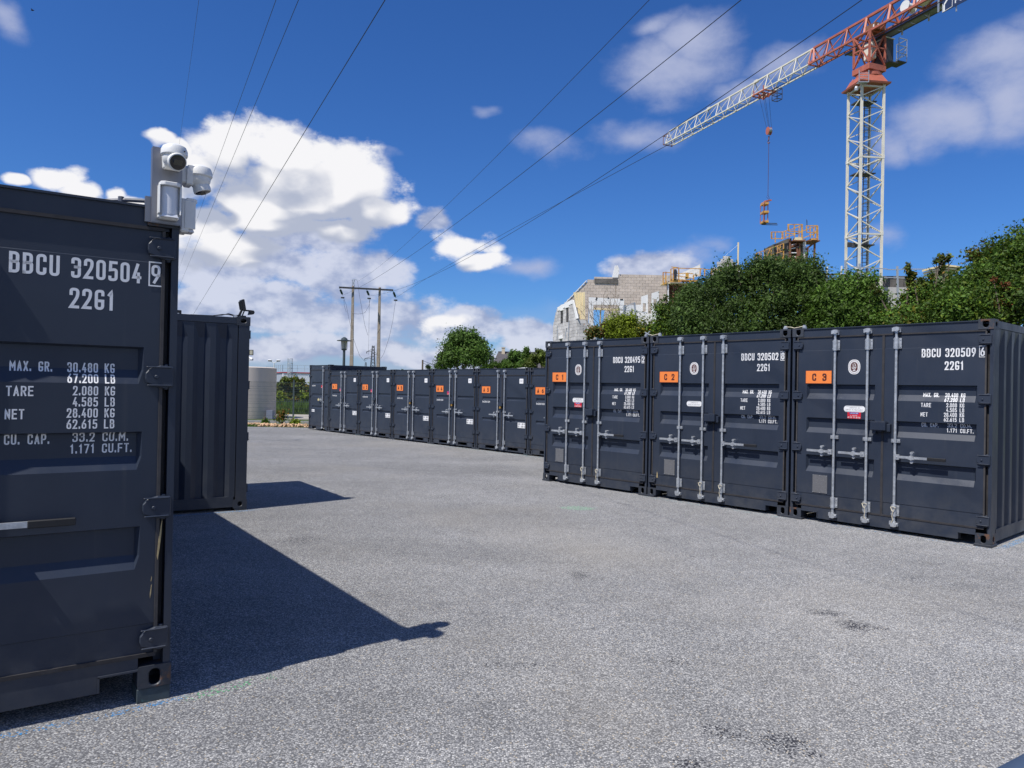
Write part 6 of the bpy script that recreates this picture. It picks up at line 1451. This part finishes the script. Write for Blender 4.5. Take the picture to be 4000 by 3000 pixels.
for px, Y in (([(3401, 1092), (3440, 1090), (3440, 1128), (3396, 1128)], 60.5), ([(3443, 1091), (3530, 1091), (3530, 1130), (3443, 1130)], 60.3), ([(3450, 1078), (3541, 1078), (3541, 1090), (3450, 1090)], 60.8), ([(3532, 1092), (3617, 1092), (3615, 1130), (3532, 1130)], 60.4)):
    prism_px(px, Y, .8, M['darkc'], 'slab', cs)
gw = thing('block_retaining_wall', 'plain grey block wall glimpsed through the shrubs right of the crane', 'wall', (0, 0, 0))
block_wall(gw, P_(3380, 1150, 60), P_(3660, 1150, 60), [(3378, 1330), (3378, 1129), (3660, 1134), (3660, 1330)], M['blockg'], zmin=6, L=1.0, H=.5)
ts = thing('timber_stack', 'stack of yellow timber panels on a post right of the crane above the shrubs', 'timber stack', (0, 0, 0))
for px, Y in (([(3636, 1045), (3700, 1033), (3757, 1040), (3757, 1046), (3700, 1040), (3636, 1052)], 56), ([(3640, 1055), (3700, 1044), (3752, 1050), (3752, 1056), (3700, 1051), (3640, 1062)], 56.1), ([(3642, 1065), (3700, 1055), (3740, 1060), (3740, 1066), (3700, 1062), (3642, 1072)], 56.2)):
    prism_px(px, Y, 1.2, M['timber'], 'timber_panel', ts)
prism_px([(3660, 1070), (3704, 1064), (3710, 1092), (3690, 1130), (3672, 1130)], 56.4, .6, M['timber'], 'timber_block', ts)

# ------------------------------------------------------------------ tower crane
cr = thing('tower_crane', 'white and red tower crane with its jib pointing left over the building', 'crane', (0, 0, 0))
F0 = at(3358, 912, 59); F0 = Vector((F0.x, F0.y, 0)); ph = R(7.0); A_ = 1.88
X1 = Vector((math.cos(ph), math.sin(ph), 0)) * A_; X2 = Vector((-math.sin(ph), math.cos(ph), 0)) * A_
CH = [F0, F0 + X1, F0 + X1 + X2, F0 + X2]; CM = F0 + (X1 + X2) / 2
ZS = [0, 2.45, 8.56, 14.68, 20.81, 26.48]
def member(parent, name, a, b, w, m): return MB().bar(a, b, w).build(name, m, parent)
for k in range(5):
    z0, z1 = ZS[k], ZS[k + 1]; sec = MB()
    for c in CH: sec.bb(c.x - .10, c.x + .10, c.y - .10, c.y + .10, z1 - .16, z1 + .10)
    sec = sec.build('mast_section', M['cranew'], cr)
    for i in range(4):
        a, b = CH[i], CH[(i + 1) % 4]; up = Vector((0, 0, 1))
        MB().bar(a + up * z0, a + up * z1, .17).build('chord', M['cranew'], sec)
        member(sec, 'strut', a + up * (z1 - .1), b + up * (z1 - .1), .12, M['cranew'])
        n = 6 if k else 2
        for j in range(n):
            za, zb = z0 + (z1 - z0) * j / n + .05, z0 + (z1 - z0) * (j + 1) / n - .05
            p, q = (a, b) if (j + (i % 2)) % 2 else (b, a)
            member(sec, 'brace', p + up * za, q + up * zb, .072, M['cranew'])
ld = MB(); lc = CM + Vector((.15, .1, 0)); 
for s in (-.2, .2): ld.bar((lc.x + s, lc.y, 2), (lc.x + s, lc.y, 26), .05)
for i in range(80): ld.bar((lc.x - .2, lc.y, 2 + i * .3), (lc.x + .2, lc.y, 2 + i * .3), .03)
tag(ld.build('ladder', M['craned'], cr), kind='stuff')
cgm = MB()
for a in (-.35, .35): cgm.bar((lc.x + a, lc.y + .3, 2), (lc.x + a, lc.y + .3, 26), .03)
for i in range(40): cgm.bar((lc.x - .35, lc.y + .3, 2.3 + i * .6), (lc.x + .35, lc.y + .3, 2.3 + i * .6), .025)
tag(cgm.build('ladder_guard', M['craned'], cr), kind='stuff')
for v in (401, 680, 958):
    z = at(3390, v, 60.3).z; MB().add([F0 + X1 * .08 + X2 * .5 + Vector((0, 0, z)), F0 + X1 * .92 + X2 * .35 + Vector((0, 0, z)), F0 + X1 * .92 + X2 * .95 + Vector((0, 0, z)), F0 + X1 * .08 + X2 * .95 + Vector((0, 0, z))] + [F0 + X1 * .08 + X2 * .5 + Vector((0, 0, z - .08)), F0 + X1 * .92 + X2 * .35 + Vector((0, 0, z - .08)), F0 + X1 * .92 + X2 * .95 + Vector((0, 0, z - .08)), F0 + X1 * .08 + X2 * .95 + Vector((0, 0, z - .08))], [(0, 1, 2, 3), (7, 6, 5, 4), (0, 4, 5, 1), (1, 5, 6, 2), (2, 6, 7, 3), (3, 7, 4, 0)]).build('mast_platform', M['craned'], cr)
for (u, v, Y) in ((3318, 956, 60.2), (3335, 958, 59.9), (3378, 948, 60.5)):
    p = at(u, v, Y); MB().bb(p.x - .16, p.x + .16, p.y - .08, p.y + .08, p.z - .2, p.z + .2, None).build('site_floodlight', M['craned'], cr, bevel=.02)
p = at(3349, 912, 60); MB().path([(p.x, p.y, 2), (p.x, p.y, 26.4)], .03, 5).path([(p.x + 1.0, p.y + .4, 2), (p.x + 1.0, p.y + .4, 16)], .025, 5).build('power_cable', M['craned'], cr)
# slewing part; jib frame
H_ = 30.96
n1 = onz(2596, 563, H_); n0 = onz(3394, 122, H_); eJ = (n1 - n0); LJ = eJ.length; eJ.normalize(); lJ = Vector((eJ.y, -eJ.x, 0)); WJ = 1.13
if (onz(2626, 569, H_) - n1).dot(lJ) < 0: lJ = -lJ
J0 = n0 + lJ * (WJ / 2); sM = (Vector((CM.x, CM.y, H_)) - J0).dot(eJ); J0 = J0 + eJ * sM; tipS = LJ - sM
J0.z = 0
def J(s, l, z): return J0 + eJ * s + lJ * l + Vector((0, 0, z))
def sqr(h, z, rot=True): return [(J0 + (eJ * a + lJ * b) * h + Vector((0, 0, z))) if rot else (CM + (X1 * a + X2 * b) / A_ * h + Vector((0, 0, z))) for a, b in ((-1, -1), (1, -1), (1, 1), (-1, 1))]
def frust(lo, hi): mb = MB(); mb.add(lo + hi, [(3, 2, 1, 0), (4, 5, 6, 7), (0, 1, 5, 4), (1, 2, 6, 5), (2, 3, 7, 6), (3, 0, 4, 7)]); return mb
frust(sqr(1.30, 26.55, False), sqr(1.34, 26.68, False)).build('base_flange', M['craner'], cr)
frust(sqr(1.18, 26.68, False), sqr(.86, 27.35, False)).build('mast_adapter', M['craner'], cr)
for a, b in ((-1, -1), (1, -1), (1, 1), (-1, 1)):
    q = CM + (X1 * a + X2 * b) / A_ * 1.05; MB().add([q + Vector((0, 0, 26.68)), CM + (X1 * a + X2 * b) / A_ * .7 + Vector((0, 0, 26.68)), CM + (X1 * a + X2 * b) / A_ * .7 + Vector((0, 0, 27.6)), q + Vector((0, 0, 26.95))], [(0, 1, 2, 3)]).build('gusset_plate', M['craner'], cr)
MB().lathe([(.90, 27.35), (.98, 27.40), (.98, 27.62), (.86, 27.64), (.86, 27.80)], 28, Matrix.Translation((J0.x, J0.y, 0))).build('slewing_ring', M['craner'], cr, smooth=True)
frust(sqr(.88, 27.80), sqr(.88, 28.25)).build('slewing_deck', M['craner'], cr)
hd_ = sqr(.80, 28.35); ht = sqr(.80, H_ - .08); head = MB()
for i in range(4):
    MB().bar(hd_[i], ht[i], .15).build('head_chord', M['craner'], cr)
    a0, a1, b0, b1 = hd_[i], hd_[(i + 1) % 4], ht[i], ht[(i + 1) % 4]; mid0, mid1 = a0.lerp(b0, .5), a1.lerp(b1, .5)
    for (p, q) in ((a0, mid0.lerp(mid1, .5)), (a1, mid0.lerp(mid1, .5)), (b0, mid0.lerp(mid1, .5)), (b1, mid0.lerp(mid1, .5)), (mid0, mid1), (b0, b1)): MB().bar(p, q, .10).build('head_brace', M['craner'], cr)
# cab inside and beside the head, access platform
cb_ = J0 + lJ * 1.25 + eJ * -.1
mb = MB(); mt = Matrix(((eJ.x, lJ.x, 0, cb_.x), (eJ.y, lJ.y, 0, cb_.y), (0, 0, 1, 0), (0, 0, 0, 1)))
mb.bb(-.75, .75, -.40, .45, 28.55, 30.55, mt).build('operator_cab', M['craned'], cr, bevel=.04)
MB().bb(-.70, .70, .451, .465, 29.4, 30.3, mt).bb(.751, .765, -.35, .40, 29.2, 30.4, mt).build('cab_window', M['glass'], cr)
MB().bb(-.80, .80, -.45, .50, 30.55, 30.62, mt).build('cab_roof', M['offw'], cr)
mb = MB(); mb.bb(-.4, .45, -1.5, -1.0, 28.9, 30.3, mt); mb.build('control_cabinet', M['cranew'], cr, bevel=.05)
pf_ = MB(); pf_.bb(-1.2, -.2, .45, 1.35, 28.62, 28.70, mt).bb(-1.2, .8, -.5, .5, 28.42, 28.50, mt); pf_.build('access_platform', M['craned'], cr)
for (x0, y0, z0, x1, y1, z1) in ((-1.2, 1.35, 28.7, -1.2, 1.35, 30.5), (-.2, 1.35, 28.7, -.2, 1.35, 30.5), (-1.2, .5, 28.7, -1.2, .5, 30.5), (-1.2, 1.35, 30.5, -.2, 1.35, 30.5), (-1.2, .5, 30.5, -1.2, 1.35, 30.5), (-1.2, 1.35, 29.9, -.2, 1.35, 29.9), (-1.2, 1.35, 29.3, -.2, 1.35, 29.3), (-1.2, .5, 29.9, -1.2, 1.35, 29.9), (-1.2, .5, 29.3, -1.2, 1.35, 29.3), (-1.2, .5, 28.8, -1.2, 1.35, 29.8)):
    MB().bar(mt @ Vector((x0, y0, z0)), mt @ Vector((x1, y1, z1)), .05).build('platform_rail', M['galv'], cr)
p = at(3370, 300, 58.6); MB().bb(p.x - .38, p.x + .38, p.y - .2, p.y + .2, p.z - .5, p.z - .44).build('front_step', M['galv'], cr)
for s in (-.38, .38): MB().bar((p.x + s, p.y - .2, p.z - .5), (p.x + s, p.y - .2, p.z + .45), .05).build('platform_rail', M['galv'], cr)
for z in (.0, -.2, .2): MB().bar((p.x - .38, p.y - .2, p.z + z), (p.x + .38, p.y - .2, p.z + z), .04).build('platform_rail', M['galv'], cr)
p = at(3345, 345, 58.8); MB().lathe([(.02, -.2), (.13, -.18), (.15, 0), (.10, .15), (.02, .17)], 12, Matrix.Translation(p)).build('lamp', M['galv'], cr)
# jib truss
HT = 1.55; sJ = 6.2
def truss(s0, s1, n, m, secname, wch=.11, wbr=.065, thick=1.0):
    sec = MB(); sec.bar(J(s0, -WJ / 2, H_), J(s1, -WJ / 2, H_), wch).bar(J(s0, WJ / 2, H_), J(s1, WJ / 2, H_), wch).bar(J(s0, 0, H_ + HT), J(s1, 0, H_ + HT), wch * 1.15)
    sec = sec.build(secname, m, cr); bl = (s1 - s0) / n
    for i in range(n + 1):
        s = s0 + i * bl
        for l in (-WJ / 2, WJ / 2): member(sec, 'brace', J(s, l, H_), J(s + bl * .12, 0, H_ + HT), wbr * thick, m)
        member(sec, 'strut', J(s, -WJ / 2, H_), J(s, WJ / 2, H_), wbr, m)
        if i < n:
            for l in (-WJ / 2, WJ / 2): member(sec, 'brace', J(s + bl * .12, 0, H_ + HT), J(s + bl, l, H_), wbr * .62, m)
            member(sec, 'brace', J(s, -WJ / 2, H_), J(s + bl, WJ / 2, H_), wbr * .8, m)
    return sec
seg = (tipS - .2 - sJ) / 3
for k in range(3):
    truss(sJ + k * seg, sJ + (k + 1) * seg, 4, M['cranew'], 'jib_section')
    if k: MB().bar(J(sJ + k * seg - .25, 0, H_ + HT), J(sJ + k * seg + .25, 0, H_ + HT), .24).build('joint_sleeve', M['cranew'], cr)
truss(0, sJ, 3, M['craner'], 'jib_section', .15, .10)
truss(-7.0, 0, 3, M['craner'], 'counter_jib_section', .17, .11, 1.4)
MB().bar(J(sJ - .6, -WJ / 2, H_), J(sJ, 0, H_ + HT), .16).bar(J(sJ - .6, WJ / 2, H_), J(sJ, 0, H_ + HT), .16).build('jib_heel_strut', M['craner'], cr)
tf = MB(); 
for (a, b) in (((tipS - .2, -WJ / 2, H_), (tipS + .3, -WJ / 2, H_)), ((tipS - .2, WJ / 2, H_), (tipS + .3, WJ / 2, H_)), ((tipS + .3, -WJ / 2, H_), (tipS + .3, WJ / 2, H_)), ((tipS + .3, -WJ / 2, H_), (tipS + .3, -WJ / 2, H_ + 1)), ((tipS + .3, WJ / 2, H_), (tipS + .3, WJ / 2, H_ + 1)), ((tipS + .3, -WJ / 2, H_ + 1), (tipS + .3, WJ / 2, H_ + 1)), ((tipS + .3, -WJ / 2, H_ + 1), (tipS - .8, -WJ / 2, H_ + 1)), ((tipS - .2, -WJ / 2, H_ - .12), (tipS + .1, WJ / 2, H_ - .12))): tf.bar(J(*a), J(*b), .06)
tf.build('tip_frame', M['rust'], cr)
# hoist rope along the jib, walkway under the counter jib
MB().path([J(tipS, .0, H_ + .25), J(3, 0, H_ + .35), J(-3, 0, H_ + .5)], .015, 4).path([J(tipS, .1, H_ + .1), J(0, .1, H_ + .2)], .012, 4).build('jib_rope', M['wire'], cr)
for k in range(9):
    s = 3.2 - k * 1.25; MB().add([J(s, WJ / 2 + .1, H_ - .12), J(s - 1.18, WJ / 2 + .1, H_ - .12), J(s - 1.18, WJ / 2 + .95, H_ - .12), J(s, WJ / 2 + .95, H_ - .12), J(s, WJ / 2 + .1, H_ - .17), J(s - 1.18, WJ / 2 + .1, H_ - .17), J(s - 1.18, WJ / 2 + .95, H_ - .17), J(s, WJ / 2 + .95, H_ - .17)], [(0, 1, 2, 3), (7, 6, 5, 4), (0, 4, 5, 1), (2, 6, 7, 3), (1, 5, 6, 2), (0, 3, 7, 4)]).build('walkway_panel', mat('grey_grating', (.22, .24, .28), .6, .3, var=.2) if k == 0 else bpy.data.materials['grey_grating'], cr)
mb = MB(); mb.bar(J(3.2, WJ / 2 + .98, H_ - .15), J(-8, WJ / 2 + .98, H_ - .15), .09).bar(J(3.2, WJ / 2 + .08, H_ - .2), J(-8, WJ / 2 + .08, H_ - .2), .12); mb.build('walkway_edge', M['craned'], cr)
for s in (-2.2, -4.6): MB().bar(J(s, WJ / 2 + .5, H_ - .2), J(s, WJ / 2 + .5, H_ - .75), .10).build('walkway_bracket', M['galv'], cr)
for s in (-.6, 1.2): MB().bb(-.5, .5, -.55, .55, H_ + .0, H_ + .5, Matrix(((eJ.x, lJ.x, 0, J(s, 0, 0).x), (eJ.y, lJ.y, 0, J(s, 0, 0).y), (0, 0, 1, 0), (0, 0, 0, 1)))).build('machinery_box', M['rust'], cr) if s < 0 else None
mq = Matrix(((eJ.x, lJ.x, 0, 0), (eJ.y, lJ.y, 0, 0), (0, 0, 1, 0), (0, 0, 0, 1)))
qq = lJ.to_track_quat('Z', 'Y').to_matrix().to_4x4()
MB().lathe([(.02, -.45), (.42, -.45), (.42, -.40), (.28, -.38), (.28, .38), (.42, .40), (.42, .45), (.02, .45)], 24, Matrix.Translation(J(-3.75, 0, H_ + .50)) @ qq).build('hoist_drum', M['offw'], cr, smooth=True)
MB().bb(-.25, .25, -.2, .2, 0, .35, Matrix.Translation(J(-.9, -.3, H_ + .08))).build('motor', M['offw'], cr, bevel=.08)
MB().bb(-.9, .9, -.35, .35, .1, .55, Matrix.Translation(J(-5.6, 0, H_)) @ mq).build('electrical_cabinet', M['offw'], cr, bevel=.03)
# company sign hung on the counter jib
sgn = MB(); s0_, s1_ = -7.0, -10.2; lo, hi = H_ - .55, H_ + .55; lS = -WJ / 2 - .25
pS = J(s0_, lS, 0)
q0 = onp(3682, 50, J(0, lS, 0), lJ); sS = (q0 - J0).dot(eJ); zS = q0.z
sgn.bar(J(sS, lS, zS + .45), J(sS - 3.4, lS, zS + .45), .05, .9); sgn = sgn.build('sign_board', mat('navy_sign', (.025, .04, .10), .4, var=.03), cr)
tx_ = MB(); k_ = lambda x, z: tuple(J(sS - x, lS - .03, zS + z))
write(tx_, 'FO', .98, .20, .42, k_, w=.7, t=.2, seg=1)
for (a, b) in (((.14, .05), (.14, .5)), ((.14, .5), (.40, .78)), ((.40, .78), (.62, .85)), ((.02, .02), (.02, .6)), ((.02, .02), (.78, .08)), ((.78, .08), (.80, .84))): tx_.bar(k_(*a), k_(*b), .03 if a[0] in (.02, .78) else .12, .02, up=lJ)
tx_.build('sign_lettering', M['white'], sgn)
MB().bar(J(sS + .35, lS, zS + .2), J(sS + .35, lS, zS + 1.3), .09).bar(J(sS - 1.0, lS + .1, zS - .35), J(sS - 1.0, lS + .1, zS + .2), .07).build('sign_hanger', M['galv'], cr)
# trolley, ropes, hook block
pT = onz(2985, 362, H_); sT = (pT - J0).dot(eJ)
tr_ = MB()
for l in (-WJ / 2 - .1, WJ / 2 + .1): tr_.bar(J(sT - .9, l, H_ - .12), J(sT + .9, l, H_ - .12), .12).bar(J(sT - .7, l, H_ - .12), J(sT - .7, l, H_ + .35), .08).bar(J(sT + .7, l, H_ - .12), J(sT + .7, l, H_ + .35), .08)
for s in (-.9, -.3, .3, .9): tr_.bar(J(sT + s, -WJ / 2 - .1, H_ - .15), J(sT + s, WJ / 2 + .1, H_ - .15), .10)
for s in (-.35, .35):
    for l in (-.25, .25): tr_.tube(J(sT + s, l - .03, H_ - .32), J(sT + s, l + .03, H_ - .32), .22, 12)
tr_ = tr_.build('trolley', M['craner'], cr)
bk = MB(); c_ = J(sT - 1.5, .3, H_ - .2)
for (x, y) in ((-.35, -.3), (.35, -.3), (.35, .3), (-.35, .3)): bk.bar(c_ + eJ * x + lJ * y, c_ + eJ * x + lJ * y + Vector((0, 0, -1.0)), .05)
for z in (0, -.5, -1.0):
    P4 = [c_ + eJ * x + lJ * y + Vector((0, 0, z)) for (x, y) in ((-.35, -.3), (.35, -.3), (.35, .3), (-.35, .3))]
    for i in range(4): bk.bar(P4[i], P4[(i + 1) % 4], .05)
bk.build('inspection_basket', M['craned'], tr_)
yT = J(sT, 0, 0).y; hk = at(3005, 512, yT); hk = Vector((J(sT, 0, 0).x, yT, hk.z))
hk.x = at(3004, 512, yT).x
for i, (ds, dl) in enumerate(((-.38, -.25), (-.38, .25), (.38, -.25), (.38, .25))):
    MB().tube(J(sT + ds, dl, H_ - .3), hk + eJ * ds * .5 + lJ * dl * .5 + Vector((0, 0, .3)), .014, 5).build('hoist_rope', M['wire'], cr)
hb = MB(); fr = Matrix(((eJ.x, lJ.x, 0, hk.x), (eJ.y, lJ.y, 0, hk.y), (0, 0, 1, hk.z), (0, 0, 0, 1)))
octo = [(.27 * math.cos(math.pi / 8 + i * math.pi / 4) , .40 * math.sin(math.pi / 8 + i * math.pi / 4)) for i in range(8)]
for y in (-.16, .16): hb.prism(octo, lambda p: fr @ Vector((p[0], y - .03, p[1])), lambda p: fr @ Vector((p[0], y + .03, p[1])))
hb = hb.build('hook_block', M['craner'], cr); MB().tube(fr @ Vector((-.12, -.13, .05)), fr @ Vector((-.12, .13, .05)), .2, 12).tube(fr @ Vector((.12, -.13, -.1)), fr @ Vector((.12, .13, -.1)), .2, 12).build('sheave', M['galv'], hb)
MB().tube(fr @ Vector((0, 0, -.5)), fr @ Vector((0, 0, -.85)), .06, 8).path([fr @ Vector((0, 0, -.85)), fr @ Vector((.12, 0, -.95)), fr @ Vector((.14, 0, -1.1)), fr @ Vector((0, 0, -1.22)), fr @ Vector((-.12, 0, -1.12))], .05, 6).build('hook', M['rust'], hb)
fk = at(3000, 772, yT); fk.x = hk.x
pfk = thing('pallet_fork', 'orange crane pallet fork hanging from the hook on a long sling', 'pallet fork', (fk.x, yT, at(3000, 877, yT).z))
zt_ = fk.z - pfk.location.z; ka = yT / FPX; X_ = lambda u: (at(u, 800, yT).x - fk.x)
MB().path([(0, 0, hk.z - 1.15 - pfk.location.z), (0, 0, zt_ + .25)], .028, 6).path([(0, 0, zt_ + .25), (-.12, 0, zt_ + .05), (.15, 0, zt_ - .25)], .02, 5).path([(0, 0, zt_ + .25), (.12, 0, zt_ + .0), (.2, 0, zt_ - .2)], .02, 5).build('sling', mat('purple_sling', (.09, .06, .12), .7), pfk)
xl, xr = -.55, -.05
for y in (-.45, .45):
    MB().path([(xl + .15, y, .12), (xl, y, .2), (xl, y, 1.9), (xl + .08, y, 2.15), (xl + .3, y * .5, 2.25), (.15, y * .1, 2.32)], .05, 6).build('fork_upright', M['craner'], pfk)
    MB().bar((xl + .1, y * .7, .05), (.95 + y * .3, y * .7, .05), .12, .05).build('fork_tine', M['craned'], pfk)
MB().path([(xr, -.2, .1), (xr, -.2, 2.0), (xr + .05, -.1, 2.2)], .045, 6).path([(xl + .28, .1, .1), (xl + .28, .1, 2.1)], .04, 6).build('fork_upright', M['craner'], pfk)
for z in (.18, 1.12, 1.95): MB().bb(xl - .02, xr + .02, -.45, .45, z - .08, z + .12).build('cross_plate', M['yellow'], pfk)
MB().bar((-.1, 0, 2.3), (.35, 0, 2.38), .12).build('lifting_arm', M['craner'], pfk)

# ------------------------------------------------------------------ hedge and shrubs behind the C row
gb = 'shrubs behind the C row'
tree('shrub', 'bare brownish twigs over a thin brown shrub left of the yellow green bush', 'shrub', 25.5, [(2335, 1305, 45, 22, 0), (2375, 1290, 30, 28, 0), (2300, 1318, 22, 14, 0)], 3800, .045, 'leaf_olive', 51, gb, hue=(.25, (2.0, .7, .7)), tmin=.4)
tw_ = bpy.data.objects  # bare shoots
root = [o for o in bpy.data.objects if o.name.startswith('shrub') and o.get('label', '').startswith('bare brownish')][0]
rgt = random.Random(4); mb = MB()
for (u, v0, u2, v2) in ((2330, 1310, 2310, 1175), (2335, 1305, 2290, 1195), (2345, 1300, 2352, 1185), (2350, 1310, 2392, 1160), (2385, 1300, 2405, 1108), (2390, 1300, 2412, 1150), (2360, 1300, 2325, 1200), (2400, 1290, 2420, 1180), (2320, 1300, 2272, 1215), (2395, 1280, 2385, 1165), (2410, 1290, 2440, 1210), (2340, 1290, 2360, 1150), (2370, 1290, 2300, 1230), (2405, 1280, 2372, 1190)):
    a = at(u, v0, 25.5) - root.location; b = at(u2, v2, 25.5 + rgt.uniform(-.3, .3)) - root.location; pts = [a.lerp(b, t) + Vector((rgt.uniform(-.04, .04), 0, 0)) for t in (0, .25, .5, .75, 1)]
    mb.path(pts, .008, 4)
    for k in range(7): q = a.lerp(b, rgt.uniform(.3, .98)); mb.path([q, q + Vector((rgt.uniform(-.3, .3), rgt.uniform(-.15, .15), rgt.uniform(.05, .32)))], .0045, 3)
tag(mb.build('bare_twigs', mat('twig', (.20, .155, .11), .9), root), kind='stuff')
tree('bush', 'bright yellow green bush left of the big dark hedge bush', 'bush', 25, [(2430, 1290, 52, 34, 0), (2405, 1268, 28, 26, 0), (2460, 1270, 34, 28, 0), (2440, 1312, 70, 26, 0), (2495, 1318, 28, 18, 0)], 15000, .034, 'leaf_yel', 52, gb, shoots=14, clump=.20, tmin=.35)
tree('bush', 'low olive bush with orange leaves behind the clamp of containers C 1 and C 2', 'bush', 24.6, [(2515, 1305, 30, 26, 0), (2545, 1315, 28, 20, 0), (2565, 1290, 22, 20, 0), (2515, 1262, 14, 12, 0)], 5200, .036, 'leaf_olive', 53, gb, hue=(.2, (2.4, 1.5, .6)), clump=.18)
tree('bush', 'light green bush at the left end of the dark hedge', 'bush', 23.6, [(2640, 1262, 42, 40, 0), (2600, 1230, 26, 26, 0), (2650, 1300, 60, 34, 0), (2585, 1285, 26, 32, 0), (2565, 1205, 14, 14, 0), (2660, 1215, 26, 26, 0), (2590, 1210, 18, 12, 0)], 14000, .038, 'leaf_mid', 54, gb, shoots=16, clump=.22, hue=(.25, (2.0, 1.5, .8)))
tree('hedge_bush', 'large dense dark green bush, biggest in the hedge behind containers C 2 and C 3', 'bush', 22.5,
     [(2700, 1185, 56, 54, 0), (2770, 1148, 58, 58, 0), (2850, 1128, 58, 54, 0), (2930, 1122, 62, 56, 0), (3000, 1088, 54, 60, 0), (3070, 1095, 54, 62, 0), (2750, 1260, 90, 70, -.5), (2880, 1240, 110, 80, -.6), (3010, 1210, 100, 90, -.6), (3130, 1190, 90, 90, -.4), (3120, 1110, 60, 72, 0), (3180, 1150, 50, 62, 0), (2680, 1260, 60, 60, -.2), (3200, 1240, 80, 60, -.4), (3150, 1060, 20, 30, 0), (2960, 1050, 24, 26, 0), (2822, 1080, 26, 20, 0), (2760, 1310, 90, 40, -.8), (2900, 1300, 100, 40, -.8), (3040, 1290, 100, 40, -.8), (3150, 1280, 90, 40, -.8)],
     105000, .040, 'leaf_dark', 55, gb, shoots=60, ry=1.3, clump=.26, fill=.35, base_u=2930)
tree('hedge_bush', 'medium green leafy bush right of the dark one, below the crane mast', 'bush', 20.5,
     [(3280, 1178, 66, 54, 0), (3360, 1172, 50, 44, 0), (3330, 1240, 100, 56, -.4), (3240, 1240, 50, 50, -.3), (3405, 1205, 36, 46, 0), (3300, 1118, 26, 20, 0), (3370, 1112, 22, 16, 0), (3215, 1180, 24, 50, 0), (3280, 1290, 100, 34, -.5), (3400, 1275, 90, 34, -.5)], 40000, .043, 'leaf_mid', 56, gb, shoots=30, ry=1.0, clump=.24, fill=.35)
tree('hedge_bush', 'sparse low shrub in front of the plain grey wall right of the crane', 'bush', 19.2,
     [(3450, 1255, 50, 26, 0), (3520, 1240, 44, 30, 0), (3590, 1215, 50, 44, 0), (3640, 1190, 46, 56, 0), (3565, 1170, 18, 34, 0), (3690, 1150, 40, 50, 0), (3520, 1270, 100, 30, -.4), (3620, 1265, 80, 30, -.4), (3610, 1130, 14, 24, 0), (3590, 1235, 70, 36, -.3)], 20000, .042, 'leaf_mid', 57, gb, shoots=12, ry=.6, clump=.17, hue=(.12, (2.0, 1.0, .8)))
tree('shrub', 'tall thin leafy shoots standing up against the sky between crane and timber stack', 'shrub', 19.0,
     [(3553, 1110, 10, 60, 0), (3548, 1050, 6, 30, 0), (3565, 1085, 12, 20, 0), (3600, 1120, 9, 40, 0), (3683, 1060, 9, 60, 0), (3672, 1008, 12, 16, 0), (3660, 1030, 8, 20, 0), (3706, 1012, 6, 14, 0), (3430, 1150, 7, 22, 0), (3412, 1130, 5, 14, 0), (3700, 1100, 12, 26, 0), (3640, 1100, 8, 30, 0)], 2600, .042, 'leaf_olive', 67, gb, ry=.10, clump=.05, nclump=130, base_u=3620, hue=(.12, (2.2, .9, .8)))
tree('hedge_bush', 'tall green bush rising towards the right edge above container C 3', 'bush', 17.5,
     [(3780, 1150, 46, 50, 0), (3850, 1122, 56, 62, 0), (3930, 1085, 54, 66, 0), (4000, 1040, 60, 80, 0), (3740, 1200, 70, 60, -.3), (3860, 1190, 90, 70, -.4), (3970, 1160, 90, 90, -.4), (4060, 1120, 80, 100, 0), (3910, 1010, 30, 34, 0), (3990, 950, 30, 40, 0), (3800, 1095, 36, 22, 0), (4020, 1220, 70, 60, -.3), (3780, 1255, 90, 30, -.5), (3900, 1245, 80, 40, -.5)], 76000, .040, 'leaf_mid', 58, gb, shoots=45, ry=1.0, clump=.24, fill=.35, hue=(.18, (1.5, 1.15, .7)))
tree('shrub', 'rust coloured dry branches hanging above the right end of container C 3', 'shrub', 16.4, [(3965, 1205, 18, 12, 0), (3990, 1150, 14, 12, 0), (3900, 1195, 10, 8, 0), (3935, 1120, 14, 12, 0), (3880, 1090, 10, 10, 0)], 1500, .030, 'leaf_rust', 59, gb, clump=.10)
tree('shrub', 'thin half bare shoots with small leaves above the right hedge', 'shrub', 18.0, [(3835, 1020, 30, 22, 0), (3800, 1000, 14, 16, 0), (3870, 1000, 22, 26, 0), (3858, 960, 14, 16, 0), (3900, 985, 26, 22, 0)], 1300, .036, 'leaf_olive', 60, gb, clump=.16, fill=.6, hue=(.3, (2.0, .9, .9)))
tree('bush', 'dark bush far right behind the corner of container C 3', 'bush', 15.5, [(4080, 1180, 90, 80, 0), (4180, 1150, 90, 90, 0)], 9000, .045, 'leaf_dark', 61, gb)
sheet('bank', [(2, 21), (14, 12.5), (40, 12.5), (40, 30), (10, 34)], .015, M['soil'])
print('leaves', LEAFN[0])
MB().bb(.14, 1.6, -1.3, .20, -.95, -.09).build('car_body', M['bluecar'], bpy.data.objects['car_bonnet'], bevel=.05)
_cb = bpy.data.objects['car_bonnet']
for _x, _y in ((.5, .12), (1.3, .12)): MB().tube((_x, _y - .02, -.86), (_x, _y + .12, -.86), .30, 20).build('wheel', M['grip'], _cb)
tree('treeline', 'distant green band of trees beyond the right edge of the yard', 'trees', 140, [(4150 + i * 110, 1530 - (i % 3) * 14, 80, 44, 0) for i in range(16)], 9000, .5, 'leaf_far', 70)
